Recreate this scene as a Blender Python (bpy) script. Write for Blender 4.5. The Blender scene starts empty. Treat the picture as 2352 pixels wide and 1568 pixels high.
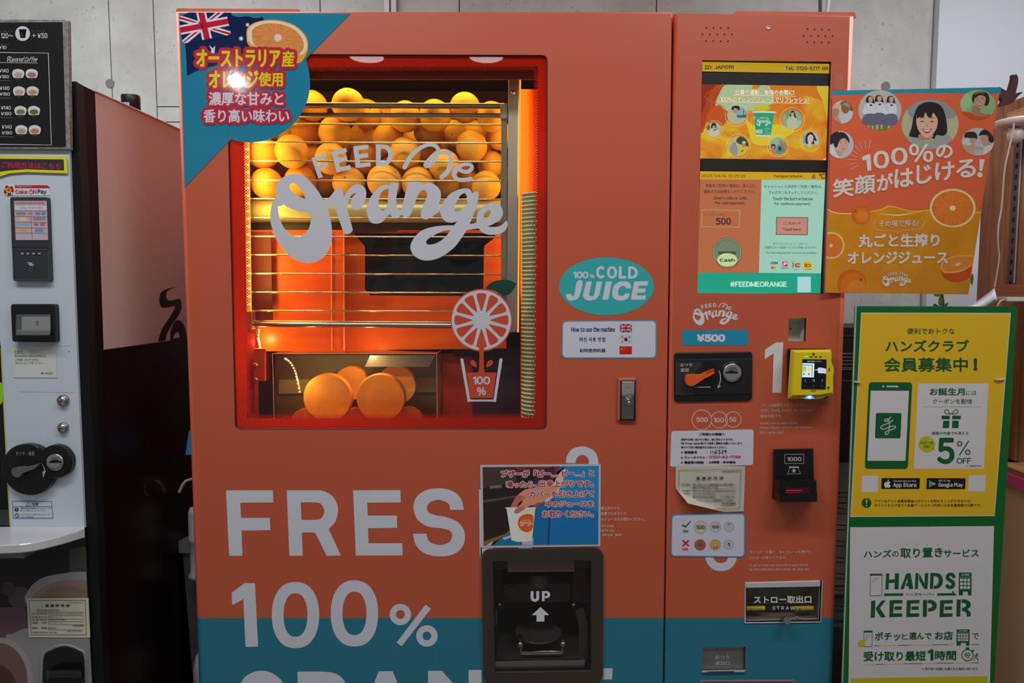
import bpy, bmesh, math, random
from mathutils import Vector
from mathutils.geometry import tessellate_polygon
random.seed(7)
S = bpy.context.scene
COL = S.collection
PI = math.pi

# ------------------------------------------------------------------ camera
CAM = Vector((0.0, -1.36, 1.45)); FPX = 1568.0
PITCH = math.atan(117 / 1568)
cd = bpy.data.cameras.new('camera'); cam = bpy.data.objects.new('camera', cd); COL.objects.link(cam)
cam.location = CAM; cam.rotation_euler = (PI / 2 - PITCH, 0, 0)
cd.sensor_width = 36; cd.lens = 24; cd.clip_start = 0.02
S.camera = cam
S.view_settings.view_transform = 'Standard'; S.view_settings.look = 'None'
S.view_settings.exposure = -0.05; S.view_settings.gamma = 1.0; S.view_settings.use_curve_mapping = False

# ------------------------------------------------------------------ light
W = bpy.data.worlds.new('shop_ambience'); S.world = W; W.use_nodes = True
W.node_tree.nodes['Background'].inputs[0].default_value = (0.93, 0.97, 1.0, 1)
W.node_tree.nodes['Background'].inputs[1].default_value = 0.19

def lamp(name, kind, loc, power, color=(1, 1, 1), size=0.3, size_y=None, rot=(0, 0, 0), spread=None, spot=None, radius=None):
    l = bpy.data.lights.new(name, kind); l.energy = power; l.color = color
    if kind == 'AREA':
        l.size = size
        if size_y: l.shape = 'RECTANGLE'; l.size_y = size_y
        if spread: l.spread = spread
    else:
        l.shadow_soft_size = radius or 0.05
        if kind == 'SPOT': l.spot_size = spot or 1.4; l.spot_blend = 0.6
    o = bpy.data.objects.new(name, l); COL.objects.link(o); o.location = loc; o.rotation_euler = rot
    return o

lamp('ceiling_lamp_row', 'AREA', (-0.75, -1.05, 2.84), 21, (0.96, 0.98, 1.0), 1.3, 0.25)
lamp('ceiling_lamp_row', 'AREA', (0.95, -1.1, 2.84), 19, (1.0, 0.98, 0.95), 1.3, 0.25)
lamp('ceiling_lamp_back', 'AREA', (-1.3, 0.3, 2.84), 21, (0.95, 0.98, 1.0), 1.3, 0.5)
lamp('ceiling_lamp_back', 'AREA', (1.6, 0.2, 2.84), 17, (0.95, 0.98, 1.0), 1.0, 0.5)

# ------------------------------------------------------------------ pixel rays onto real surfaces
_F = Vector((0, math.cos(PITCH), -math.sin(PITCH))); _U = Vector((0, math.sin(PITCH), math.cos(PITCH)))
def ray(px, py):
    return _F + Vector((1, 0, 0)) * ((px - 1176) / FPX) - _U * ((py - 784) / FPX)
def PY(px, py, y):
    d = ray(px, py); return CAM + d * ((y - CAM.y) / d.y)
def PXp(px, py, x):
    d = ray(px, py); return CAM + d * ((x - CAM.x) / d.x)
def PZ(px, py, z):
    d = ray(px, py); return CAM + d * ((z - CAM.z) / d.z)
def mpp(y):                                # metres per pixel at depth y
    return (y - CAM.y) / FPX

class Surf:
    sub = None
    def at(self, p, off=0.0): raise NotImplementedError
class FY(Surf):                            # upright plane facing the aisle
    def __init__(s, y): s.y = y
    def at(s, p, off=0.0): return PY(p[0], p[1], s.y - off)
class FX(Surf):                            # upright plane facing sideways
    def __init__(s, x, sgn=1): s.x = x; s.s = sgn
    def at(s, p, off=0.0): return PXp(p[0], p[1], s.x + s.s * off)
class Twist(Surf):                         # a flexible sheet: its depth varies smoothly over its four corners
    sub = 14
    def __init__(s, c, ys): s.c = c; s.y = ys
    def uv(s, p):
        (a, b, c, d) = s.c                 # tl tr br bl
        v = (p[1] - (a[1] + b[1]) / 2) / ((c[1] + d[1]) / 2 - (a[1] + b[1]) / 2)
        xl = a[0] + (d[0] - a[0]) * v; xr = b[0] + (c[0] - b[0]) * v
        return (p[0] - xl) / (xr - xl), v
    def at(s, p, off=0.0):
        u, v = s.uv(p); y = s.y
        dd = (y[0] * (1 - u) + y[1] * u) * (1 - v) + (y[3] * (1 - u) + y[2] * u) * v
        return PY(p[0], p[1], dd - off)

# ------------------------------------------------------------------ materials
def s2l(c):
    c = c / 255.0
    return c / 12.92 if c <= 0.04045 else ((c + 0.055) / 1.055) ** 2.4
def seen(r, g, b, E=0.5):                  # the colour of the thing itself, given how it looks under about E of light
    return tuple(min(0.9, s2l(v) / E) for v in (r, g, b))
def rgb(r, g, b): return tuple(s2l(v) for v in (r, g, b))
_M = {}
def mat(name, col, rough=0.5, metal=0.0, emit=None, es=1.0, bump=None, spec=0.5, coat=0.0, noise=None):
    key = (name, tuple(round(c, 3) for c in col), rough, metal, emit, es, bump, coat)
    if key in _M: return _M[key]
    m = bpy.data.materials.new(name); m.use_nodes = True
    nt = m.node_tree; b = nt.nodes['Principled BSDF']
    b.inputs['Base Color'].default_value = (*col, 1); b.inputs['Roughness'].default_value = rough
    b.inputs['Metallic'].default_value = metal; b.inputs['Specular IOR Level'].default_value = spec
    b.inputs['Coat Weight'].default_value = coat; b.inputs['Coat Roughness'].default_value = 0.08
    if emit:
        b.inputs['Emission Color'].default_value = (*emit, 1); b.inputs['Emission Strength'].default_value = es
    if noise or bump:
        tc = nt.nodes.new('ShaderNodeTexCoord')
        if noise:
            sc, amt = noise
            n = nt.nodes.new('ShaderNodeTexNoise'); n.inputs['Scale'].default_value = sc; n.inputs['Detail'].default_value = 5
            nt.links.new(tc.outputs['Object'], n.inputs['Vector'])
            r = nt.nodes.new('ShaderNodeValToRGB')
            r.color_ramp.elements[0].position = 0.3; r.color_ramp.elements[1].position = 0.7
            r.color_ramp.elements[0].color = (*[c * (1 - amt) for c in col], 1)
            r.color_ramp.elements[1].color = (*[min(1, c * (1 + amt)) for c in col], 1)
            nt.links.new(n.outputs['Fac'], r.inputs['Fac']); nt.links.new(r.outputs['Color'], b.inputs['Base Color'])
        if bump:
            sc, st = bump
            n = nt.nodes.new('ShaderNodeTexNoise'); n.inputs['Scale'].default_value = sc; n.inputs['Detail'].default_value = 3
            nt.links.new(tc.outputs['Object'], n.inputs['Vector'])
            u = nt.nodes.new('ShaderNodeBump'); u.inputs['Strength'].default_value = st; u.inputs['Distance'].default_value = 0.001
            nt.links.new(n.outputs['Fac'], u.inputs['Height']); nt.links.new(u.outputs['Normal'], b.inputs['Normal'])
    _M[key] = m
    return m
def pr(r, g, b, E=0.5, rough=0.45):        # printed colour
    return mat('print', seen(r, g, b, E), rough)
def em(r, g, b, k=1.0):                    # a lit screen colour
    return mat('screen_light', (0.01, 0.01, 0.01), 0.25, emit=rgb(r, g, b), es=k)

# ------------------------------------------------------------------ objects
MADE = []
def link(name, me, parent=None):
    o = bpy.data.objects.new(name, me); COL.objects.link(o)
    if parent is not None: o.parent = parent
    MADE.append(o); return o
def tag(o, label=None, cat=None, group=None, kind=None):
    if label: o['label'] = label
    if cat: o['category'] = cat
    if group: o['group'] = group
    if kind: o['kind'] = kind
    return o
def thing(name, label, cat, group=None):
    o = bpy.data.objects.new(name, None); COL.objects.link(o); MADE.append(o)
    o.empty_display_size = 0.05
    return tag(o, label, cat, group)
class MB:
    def __init__(s): s.v = []; s.f = []; s.m = []; s.mats = []; s.sm = []
    def mi(s, m):
        if m not in s.mats: s.mats.append(m)
        return s.mats.index(m)
    def add(s, vs, fs, m, smooth=False):
        b = len(s.v); s.v.extend([tuple(v) for v in vs]); k = s.mi(m)
        for f in fs: s.f.append(tuple(i + b for i in f)); s.m.append(k); s.sm.append(smooth)
        return s
    def box(s, a, b, m):
        x0, y0, z0 = a; x1, y1, z1 = b
        vs = [(x, y, z) for x in (x0, x1) for y in (y0, y1) for z in (z0, z1)]
        return s.add(vs, [(0, 1, 3, 2), (4, 6, 7, 5), (0, 4, 5, 1), (2, 3, 7, 6), (0, 2, 6, 4), (1, 5, 7, 3)], m)
    def cyl(s, a, b, r, m, n=12, r2=None, caps=True):
        a = Vector(a); b = Vector(b); d = (b - a).normalized(); r2 = r if r2 is None else r2
        x = d.orthogonal().normalized(); y = d.cross(x)
        vs = []
        for p, q in ((a, r), (b, r2)):
            for i in range(n):
                t = 2 * PI * i / n; vs.append(p + (x * math.cos(t) + y * math.sin(t)) * q)
        s.add(vs, [(i, (i + 1) % n, n + (i + 1) % n, n + i) for i in range(n)], m, True)
        if caps: s.add(vs, [tuple(range(n - 1, -1, -1)), tuple(range(n, 2 * n))], m)
        return s
    def tube(s, pts, r, m, n=8):
        pts = [Vector(p) for p in pts]; rings = []; up = None
        for i, p in enumerate(pts):
            d = (pts[min(i + 1, len(pts) - 1)] - pts[max(i - 1, 0)]).normalized()
            if up is None: up = d.orthogonal().normalized()
            x = (up - d * up.dot(d)).normalized(); up = x; y = d.cross(x)
            rings.append([p + (x * math.cos(2 * PI * k / n) + y * math.sin(2 * PI * k / n)) * r for k in range(n)])
        vs = [v for q in rings for v in q]
        fs = [(i * n + k, i * n + (k + 1) % n, (i + 1) * n + (k + 1) % n, (i + 1) * n + k) for i in range(len(pts) - 1) for k in range(n)]
        s.add(vs, fs, m, True); e = (len(pts) - 1) * n
        return s.add(vs, [tuple(range(n - 1, -1, -1)), tuple(range(e, e + n))], m)
    def lathe(s, c, axis, prof, m, n=24, arc=None):       # prof: (radius, distance along axis)
        c = Vector(c); d = Vector(axis).normalized(); x = d.orthogonal().normalized(); y = d.cross(x)
        vs = []
        for r, h in prof:
            for i in range(n):
                t = 2 * PI * i / n; vs.append(c + d * h + (x * math.cos(t) + y * math.sin(t)) * r)
        k = len(prof)
        return s.add(vs, [(j * n + i, j * n + (i + 1) % n, (j + 1) * n + (i + 1) % n, (j + 1) * n + i) for j in range(k - 1) for i in range(n)], m, True)
    def loft(s, rings, m, front=True, back=True, smooth=False):   # rings: list of equal-length world loops, first = front
        n = len(rings[0]); vs = [p for r in rings for p in r]
        s.add(vs, [(j * n + i, (j + 1) * n + i, (j + 1) * n + (i + 1) % n, j * n + (i + 1) % n) for j in range(len(rings) - 1) for i in range(n)], m, smooth)
        for flag, r, rev in ((front, rings[0], False), (back, rings[-1], True)):
            if flag:
                t = tessellate_polygon([[Vector(p) for p in r]])
                s.add(r, [tuple(reversed(q)) if rev else tuple(q) for q in t], m)
        return s
    def build(s, name, parent=None, label=None, kind=None):
        me = bpy.data.meshes.new(name); me.from_pydata(s.v, [], s.f)
        for m in s.mats: me.materials.append(m)
        me.polygons.foreach_set('material_index', s.m); me.polygons.foreach_set('use_smooth', s.sm)
        me.validate(); me.update()
        o = link(name, me, parent)
        if label: o['label'] = label
        if kind: o['kind'] = kind
        return o

def arc(cx, cy, rx, ry=None, a0=0, a1=360, n=None, rot=0):
    ry = rx if ry is None else ry; n = n or max(12, min(64, int(abs(a1 - a0) / 360 * (10 + max(rx, ry) * 1.2))))
    full = abs(a1 - a0) >= 360; out = []
    for i in range(n if full else n + 1):
        t = math.radians(a0 + (a1 - a0) * i / n); x = rx * math.cos(t); y = ry * math.sin(t)
        if rot:
            c, q = math.cos(math.radians(rot)), math.sin(math.radians(rot)); x, y = x * c - y * q, x * q + y * c
        out.append((cx + x, cy + y))
    return out
def quad(x0, y0, x1, y1): return [(x0, y0), (x1, y0), (x1, y1), (x0, y1)]
def rq(q, r, n=5):                          # a four-cornered outline with rounded corners
    out = []
    for i in range(4):
        p = Vector(q[i]); a = Vector(q[i - 1]); b = Vector(q[(i + 1) % 4])
        rr = r[i] if isinstance(r, (list, tuple)) else r
        if rr <= 0: out.append(tuple(p)); continue
        p0 = p + (a - p).normalized() * rr; p1 = p + (b - p).normalized() * rr
        for k in range(n + 1):
            t = k / n; out.append(tuple(p0 * (1 - t) ** 2 * 1 + p * 2 * t * (1 - t) + p1 * t * t))
    return out
def rr(x0, y0, x1, y1, r, n=5): return rq(quad(x0, y0, x1, y1), r, n)
def smooth(pts, k=4, closed=True):          # Catmull-Rom; a repeated point is a corner
    n = len(pts); out = []
    rng = range(n) if closed else range(n - 1)
    for i in rng:
        g = (lambda j: pts[j % n]) if closed else (lambda j: pts[max(0, min(n - 1, j))])
        p0, p1, p2, p3 = g(i - 1), g(i), g(i + 1), g(i + 2)
        if p1 == p2: continue
        if p0 == p1 and not closed and i == 0: p0 = p1
        for s_ in range(k):
            t = s_ / k
            out.append(tuple(0.5 * ((2 * b) + (-a + c) * t + (2 * a - 5 * b + 4 * c - d) * t * t + (-a + 3 * b - 3 * c + d) * t ** 3)
                             for a, b, c, d in zip(p0, p1, p2, p3)))
    if not closed: out.append(tuple(pts[-1]))
    return out
def clipc(pts, clip):                       # keep the part of pts inside a convex outline
    area = sum(clip[i - 1][0] * clip[i][1] - clip[i][0] * clip[i - 1][1] for i in range(len(clip)))
    sg = 1 if area > 0 else -1; out = list(pts)
    for i in range(len(clip)):
        a, b = clip[i - 1], clip[i]; inp = out; out = []
        side = lambda p: sg * ((b[0] - a[0]) * (p[1] - a[1]) - (b[1] - a[1]) * (p[0] - a[0]))
        for j in range(len(inp)):
            p, q = inp[j - 1], inp[j]; sp, sq = side(p), side(q)
            if (sp >= 0) != (sq >= 0):
                t = sp / (sp - sq); out.append((p[0] + (q[0] - p[0]) * t, p[1] + (q[1] - p[1]) * t))
            if sq >= 0: out.append(q)
        if not out: return []
    return out

# ------------------------------------------------------------------ glyphs
_G = {}
def glyph(ch, res):
    k = (ch, res)
    if k in _G: return _G[k]
    if ch == '１':                        # a plain one without a foot
        _G[k] = ([(.30, 0), (.385, 0), (.385, .73), (.30, .73), (.14, .63), (.14, .545), (.30, .63)], [(0, 1, 2, 3), (3, 4, 5, 6)]); return _G[k]
    if ch == '－': _G[k] = ([(0, .27), (.32, .27), (.32, .345), (0, .345)], [(0, 1, 2, 3)]); return _G[k]
    if ch == '／': _G[k] = ([(0, -.1), (.07, -.1), (.36, .78), (.29, .78)], [(0, 1, 2, 3)]); return _G[k]
    c = bpy.data.curves.new('g', 'FONT'); c.size = 1; c.resolution_u = res; c.body = ch
    o = bpy.data.objects.new('g', c); COL.objects.link(o)
    me = bpy.data.meshes.new_from_object(o.evaluated_get(bpy.context.evaluated_depsgraph_get()))
    vs = [(v.co.x, v.co.y) for v in me.vertices]; fs = [tuple(p.vertices) for p in me.polygons]
    bpy.data.objects.remove(o); bpy.data.curves.remove(c); bpy.data.meshes.remove(me)
    _G[k] = (vs, fs); return _G[k]
def layout(body, res, track=0.0, h=20):
    x = 0; vs = []; fs = []
    for ch in body:
        if ch == ' ': x += 0.3 + track; continue
        if ch == '　': x += 1.0 + track; continue
        asc = 33 <= ord(ch) <= 126; g = chr(ord(ch) + 0xFEE0) if asc else ch
        if ch in '°ー' : g = ch
        v, f = glyph(g, max(res, 2 if h < 9 else 3) if asc else res); b = len(vs)
        if not v: x += 0.5; continue
        if asc or ch in '¥°:':
            if ch == '¥': v, f = glyph('￥', res)
            lo = min(p[0] for p in v); w = max(p[0] for p in v) - lo
            if ch in '.,:;!\'|': w += 0.02
            vs += [(p[0] - lo + x + 0.045, p[1]) for p in v]; x += w + 0.09 + track
        else:
            vs += [(p[0] + x, p[1]) for p in v]; x += 1.0 + track
        fs += [tuple(i + b for i in q) for q in f]
    return vs, fs

STEP = 0.000055
class Art:                                  # flat print gathered into parts that lie on one surface
    def __init__(s, surf, parent, base=0.0004, part='print'):
        s.surf = surf; s.parent = parent; s.base = base; s.cur = part; s.parts = {}; s.xf = None; s.clip = None
    def part(s, n): s.cur = n; return s
    def mb(s): return s.parts.setdefault(s.cur, MB())
    def _p(s, p): return s.xf(p) if s.xf else p
    def put(s, vs, fs, m, L, ramp=0):
        off = s.base + L * STEP; g = []
        for f in fs:                        # every face looks the same way, out of the sheet
            a = 0
            for i in range(len(f)):
                p, q = vs[f[i - 1]], vs[f[i]]; a += p[0] * q[1] - q[0] * p[1]
            g.append(tuple(f) if a < 0 else tuple(reversed(f)))
        if ramp: k = ramp * STEP / len(vs); s.mb().add([s.surf.at(s._p(p), off + i * k) for i, p in enumerate(vs)], g, m)
        else: s.mb().add([s.surf.at(s._p(p), off) for p in vs], g, m)
    def poly(s, pts, m, L=1, holes=None, clip=None):
        pts = list(pts)
        if clip: pts = clipc(pts, clip)
        if len(pts) < 3: return s
        loops = [pts] + [list(h) for h in (holes or [])]
        tr = tessellate_polygon([[Vector((p[0], p[1], 0)) for p in l] for l in loops])
        allp = [p for l in loops for p in l]; tr = [tuple(t) for t in tr]
        if s.surf.sub:
            bm = bmesh.new(); bv = [bm.verts.new((p[0], p[1], 0)) for p in allp]
            for t in tr:
                try: bm.faces.new([bv[i] for i in t])
                except ValueError: pass
            for _ in range(8):
                le = [e for e in bm.edges if e.calc_length() > s.surf.sub]
                if not le: break
                bmesh.ops.subdivide_edges(bm, edges=le, cuts=1); bmesh.ops.triangulate(bm, faces=bm.faces[:])
            bm.verts.index_update()
            allp = [(v.co.x, v.co.y) for v in bm.verts]; tr = [tuple(v.index for v in f.verts) for f in bm.faces]; bm.free()
        s.put(allp, tr, m, L); return s
    def rect(s, x0, y0, x1, y1, m, L=1, r=0, clip=None):
        return s.poly(rr(x0, y0, x1, y1, r) if r else quad(x0, y0, x1, y1), m, L, clip=clip)
    def disc(s, x, y, r, m, L=1, ry=None, n=None, rot=0, clip=None): return s.poly(arc(x, y, r, ry, n=n, rot=rot), m, L, clip=clip)
    def ring(s, x, y, r, w, m, L=1, ry=None, n=None):
        ry = ry or r; n = n or max(20, min(64, int(r * 2)))
        o = arc(x, y, r, ry, n=n); i = arc(x, y, r - w, ry - w, n=n)
        s.put(o + i, [(k, (k + 1) % n, n + (k + 1) % n, n + k) for k in range(n)], m, L); return s
    def stroke(s, pts, m, L=1, w=None, k=4, caps=True, closed=False, sm=True):   # pts (x,y[,r])
        pts = [(p[0], p[1], p[2] if len(p) > 2 else w / 2) for p in pts]
        q = smooth(pts, k, closed) if sm and len(pts) > 2 else pts
        n = len(q); vs = []
        for i, (x, y, r) in enumerate(q):
            a = q[(i - 1) % n] if closed else q[max(i - 1, 0)]; b = q[(i + 1) % n] if closed else q[min(i + 1, n - 1)]
            dx, dy = b[0] - a[0], b[1] - a[1]; l = math.hypot(dx, dy) or 1
            vs += [(x - dy / l * r, y + dx / l * r), (x + dy / l * r, y - dx / l * r)]
        e = n if closed else n - 1
        s.put(vs, [(2 * i, 2 * i + 1, (2 * i + 3) % (2 * n), (2 * i + 2) % (2 * n)) for i in range(e)], m, L, 0.6)
        if caps and not closed:
            for x, y, r in (q[0], q[-1]):
                c = arc(x, y, r, n=12); s.put(c, [tuple(range(12))], m, L + 0.7)
        return s
    def line(s, x0, y0, x1, y1, w, m, L=1): return s.stroke([(x0, y0), (x1, y1)], m, L, w, caps=False)
    def frame(s, q, w, m, L=1):             # outline of a quad, drawn inside
        c = (sum(p[0] for p in q) / len(q), sum(p[1] for p in q) / len(q)); n = len(q)
        inn = []
        for i in range(n):
            p = Vector(q[i]); a = Vector(q[i - 1]); b = Vector(q[(i + 1) % n])
            d1 = (a - p).normalized(); d2 = (b - p).normalized(); bis = d1 + d2
            if bis.length < 1e-3: bis = Vector((d2.y, -d2.x)); 
            bis.normalize()
            if (Vector(c) - p).dot(bis) < 0: bis = -bis
            sn = abs(d1.x * bis.y - d1.y * bis.x) or 1
            inn.append(tuple(p + bis * (w / max(sn, 0.3))))
        s.put(list(q) + inn, [(k, (k + 1) % n, n + (k + 1) % n, n + k) for k in range(n)], m, L); return s
    def text(s, body, x0, y0, x1, y1, m, L=5, b=0.0, dy=0.0, dx=0.0, res=None, track=0.0, n=None, halo=None, frac=None):
        """fit the ink of body into the box; dy: how much lower the right end is; dx: how far the top leans right; b: extra weight"""
        h = y1 - y0; res = res or (1 if h < 12 else 2 if h < 24 else 3 if h < 34 else 5)
        if h < 16: b *= .6 if any(ord(q) > 255 for q in body) else .8
        vs, fs = layout(body, res, track, h)
        if not vs: return s
        ax, bx = min(v[0] for v in vs), max(v[0] for v in vs); ay, by = min(v[1] for v in vs), max(v[1] for v in vs)
        X0, X1, Y0, Y1 = x0 + b, x1 - b, y0 + b, y1 - b
        sx = (X1 - X0) / max(bx - ax, 1e-4); sy = (Y1 - Y0) / max(by - ay, 1e-4)
        P = []
        for x, y in vs:
            u = (x - ax) * sx; v = (y - ay) * sy
            P.append((X0 + u + dx * v / max(h, 1), Y1 - v + dy * u / max(x1 - x0, 1)))
        def copies(r, m_, L_):
            offs = [(0, 0)]
            if r > 4:
                for rr_, k in ((r, 30), (r * .62, 16), (r * .3, 8)): offs += [(rr_ * math.cos(2 * PI * i / k), rr_ * math.sin(2 * PI * i / k)) for i in range(k)]
            elif r > 0:
                k = n or (3 if h < 16 else 6 if h < 40 else 10)
                if r > 1.5: k = max(k, 16)
                offs += [(r * math.cos(2 * PI * i / k + 0.4), r * math.sin(2 * PI * i / k + 0.4)) for i in range(k)]
            for j, (ox, oy) in enumerate(offs): s.put([(p[0] + ox, p[1] + oy) for p in P], fs, m_, L_ + j * (0.03 if r > 4 else 0.08))
        if halo: copies(halo[0] + b, halo[1], L - 2)
        copies(b, m, L); return s
    def done(s):
        for n, mb in s.parts.items(): mb.build(n, s.parent)

def back(pts, th): return [Vector(p) + Vector((0, th, 0)) for p in pts]
def wl(pts, y): return [PY(p[0], p[1], y) for p in pts]
def inset(pts, d):
    n = len(pts); c = Vector((sum(p[0] for p in pts) / n, sum(p[1] for p in pts) / n)); out = []
    for p in pts:
        v = Vector(p) - c; out.append((p[0] - math.copysign(min(d, abs(v.x) * .9), v.x), p[1] - math.copysign(min(d, abs(v.y) * .9), v.y)))
    return out
def slab(name, pts, y, th, m, parent=None, ch=0, build=True):   # flat piece: outline in the photo's frame on the plane y, real thickness th behind it
    b = MB(); w = wl(pts, y)
    if ch:
        k = ch * mpp(y); n = len(w); cx = sum(p.x for p in w) / n; cz = sum(p.z for p in w) / n
        f = [Vector((p.x - math.copysign(min(k, abs(p.x - cx) * .9), p.x - cx), p.y, p.z - math.copysign(min(k, abs(p.z - cz) * .9), p.z - cz))) for p in w]
        mid = [Vector(((p.x + q.x) / 2 + (p.x - q.x) * .21, p.y + k * .3, (p.z + q.z) / 2 + (p.z - q.z) * .21)) for p, q in zip(w, f)]
        b.loft([f, mid, back(w, k), back(w, th)], m)
    else: b.loft([w, back(w, th)], m)
    return b.build(name, parent) if build else b
def slab_holes(name, pts, holes, y, th, m, parent=None, hm=None):
    b = MB(); loops = [wl(pts, y)] + [wl(h, y) for h in holes]
    tr = tessellate_polygon(loops); allp = [p for l in loops for p in l]
    b.add(allp, [tuple(t) for t in tr], m); b.add(back(allp, th), [tuple(reversed(t)) for t in tr], m)
    for li, l in enumerate(loops):
        n = len(l); q = l + back(l, th)
        b.add(q, [(i, (i + 1) % n, n + (i + 1) % n, n + i) for i in range(n)], hm if (hm and li) else m)
    return b.build(name, parent)
# ------------------------------------------------------------------ the room
def concrete_mat():
    m = bpy.data.materials.new('cast_concrete'); m.use_nodes = True; nt = m.node_tree; N = nt.nodes; Lk = nt.links
    b = N['Principled BSDF']; b.inputs['Roughness'].default_value = 0.62
    tc = N.new('ShaderNodeTexCoord')
    n1 = N.new('ShaderNodeTexNoise'); n1.inputs['Scale'].default_value = 5; n1.inputs['Detail'].default_value = 8; n1.inputs['Roughness'].default_value = 0.65
    r1 = N.new('ShaderNodeValToRGB'); r1.color_ramp.elements[0].position = 0.3; r1.color_ramp.elements[1].position = 0.72
    r1.color_ramp.elements[0].color = (*rgb(176, 174, 169), 1); r1.color_ramp.elements[1].color = (*rgb(208, 207, 203), 1)
    n2 = N.new('ShaderNodeTexNoise'); n2.inputs['Scale'].default_value = 64; n2.inputs['Detail'].default_value = 3
    r2 = N.new('ShaderNodeValToRGB'); r2.color_ramp.elements[0].position = 0.27; r2.color_ramp.elements[1].position = 0.34
    r2.color_ramp.elements[0].color = (0.35, 0.34, 0.32, 1); r2.color_ramp.elements[1].color = (1, 1, 1, 1)
    mx = N.new('ShaderNodeMix'); mx.data_type = 'RGBA'; mx.blend_type = 'MULTIPLY'; mx.inputs[0].default_value = 0.5
    Lk.new(tc.outputs['Object'], n1.inputs['Vector']); Lk.new(tc.outputs['Object'], n2.inputs['Vector'])
    Lk.new(n1.outputs['Fac'], r1.inputs['Fac']); Lk.new(n2.outputs['Fac'], r2.inputs['Fac'])
    Lk.new(r1.outputs['Color'], mx.inputs[6]); Lk.new(r2.outputs['Color'], mx.inputs[7]); Lk.new(mx.outputs[2], b.inputs['Base Color'])
    u = N.new('ShaderNodeBump'); u.inputs['Strength'].default_value = 0.15; u.inputs['Distance'].default_value = 0.002
    Lk.new(r2.outputs['Color'], u.inputs['Height']); Lk.new(u.outputs['Normal'], b.inputs['Normal'])
    return m
CONC = concrete_mat()
WY = 1.2
dark_joint = mat('joint_brown', rgb(120, 105, 80), 0.8)  # brownish backing that shows in the panel joints
wall = MB().box((-3.4, WY + 0.012, 0), (3.4, WY + 0.1, 2.9), dark_joint).build('wall_back', None, kind='structure')
def panel(x0, z0, x1, z1):
    g = 0.002; b = MB(); a = (x0 + g, WY, z0 + g); c = (x1 - g, WY + 0.02, z1 - g); b.box(a, c, CONC); return b.build('panel', wall)
gx = lambda p, q=20: PY(p, q, WY).x
gz = lambda q, p=300: PY(p, q, WY).z
xs = [-3.38, gx(253, 100), gx(355, 100), gx(735, 10), gx(1055, 10), gx(1508, 12), gx(2140, 120)]
for i in range(len(xs) - 1):
    if i == 1:
        zz = [0, gz(280), 2.88]
    elif i == 2: zz = [0, gz(280), gz(245), 2.88]
    else: zz = [0, gz(560), 2.88]
    for j in range(len(zz) - 1): panel(xs[i], zz[j], xs[i + 1], zz[j + 1])
for px, py in ((253, 192), (2034, 198)):
    p = PY(px, py, WY); MB().cyl((p.x, WY - 0.002, p.z), (p.x, WY + 0.004, p.z), 10 * mpp(WY), mat('filler', rgb(128, 124, 118), 0.8), 24).build('tie_hole', wall)
# slim white conduit strips on the concrete, just above the juice machine
for px in (890, 906):
    p = PY(px, 8, WY); MB().box((p.x - 0.009, WY - 0.02, p.z - 0.3), (p.x + 0.009, WY - 0.002, 2.88), mat('white_metal', rgb(205, 205, 210), 0.4)).build('conduit', wall)
WHITEWALL = mat('white_paint', rgb(214, 219, 226), 0.7, bump=(60, 0.05))
xw = gx(2142, 120)
MB().box((xw, WY - 0.03, 0), (3.4, WY + 0.1, 2.9), WHITEWALL).build('wall_right', None, kind='structure')
MB().box((-3.4, -5, -0.1), (3.4, WY + 0.1, 0), mat('grey_floor', rgb(120, 116, 110), 0.35, noise=(6, 0.1))).build('floor', None, kind='structure')
MB().box((-3.4, -5, 2.9), (3.4, WY + 0.1, 3.0), mat('ceiling_white', rgb(200, 200, 200), 0.8)).build('ceiling', None, kind='structure')
# round downlights in the ceiling behind the viewer: their reflections show on the window glass
for i, (px, py, r, k) in enumerate(((842, 131, 0.105, 9), (1117, 131, 0.105, 9), (545, 185, 0.036, 420))):
    sl = ray(px, py); D = 1.36 + (2.895 - (1.45 + 1.36 * sl.z / sl.y)) / (sl.z / sl.y)
    x = D * sl.x / sl.y; y = -1.36 + D; y = -(D - 1.36)
    t = thing('ceiling_light', ('round recessed ceiling downlight, first to the left behind the viewer', 'round recessed ceiling downlight straight behind the viewer', 'small bright ceiling spot far to the left behind the viewer')[i], 'light', 'ceiling downlights')
    MB().lathe((x, y, 2.899), (0, 0, -1), [(r + 0.02, 0), (r + 0.02, 0.006), (r, 0.006), (r, 0.0)], mat('white_metal', rgb(225, 225, 225), 0.4), 32).build('trim_ring', t)
    MB().add([(x + r * math.cos(a * PI / 20), y + r * math.sin(a * PI / 20), 2.896) for a in range(40)], [tuple(range(40))], mat('lamp_disc', (0.8, 0.8, 0.8), 0.5, emit=(1, 1, 0.98), es=float(k))).build('diffuser', t)

# ------------------------------------------------------------------ coffee machine on the left
CX = -0.832
CF = FY(-0.03)
blk = mat('black_powder_coat', rgb(20, 20, 23), 0.45, spec=0.25)
blk2 = mat('black_gloss', rgb(14, 13, 15), 0.2)
coffee = thing('coffee_vending_machine', 'white and black coffee vending machine with pink printed side, left of the orange juice machine', 'vending machine')
zt = PY(160, 187, -0.03).z
xf = PY(180, 300, -0.03).x
b = MB()
foot = [(-1.6, -0.03), (xf, -0.03), (CX, 0.0), (CX, 0.80), (-1.6, 0.80)]
ring = lambda z: [Vector((x, y, z)) for x, y in foot]
b.loft([ring(zt), ring(0.05)], blk); b.build('cabinet', coffee)
sidem = mat('side_film', rgb(218, 196, 190), 0.13, coat=0.5)
sdark = mat('side_film_dark', rgb(22, 8, 9), 0.34, spec=0.3)
SA = Art(FX(CX), coffee, part='side_print')
top = [(218, 209), (470, 323), (470, 771), (238, 803)]
SA.poly(top, sidem, 1)
SA.poly([(238, 803), (470, 771), (470, 1700), (247, 1700)], sdark, 1)
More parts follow.
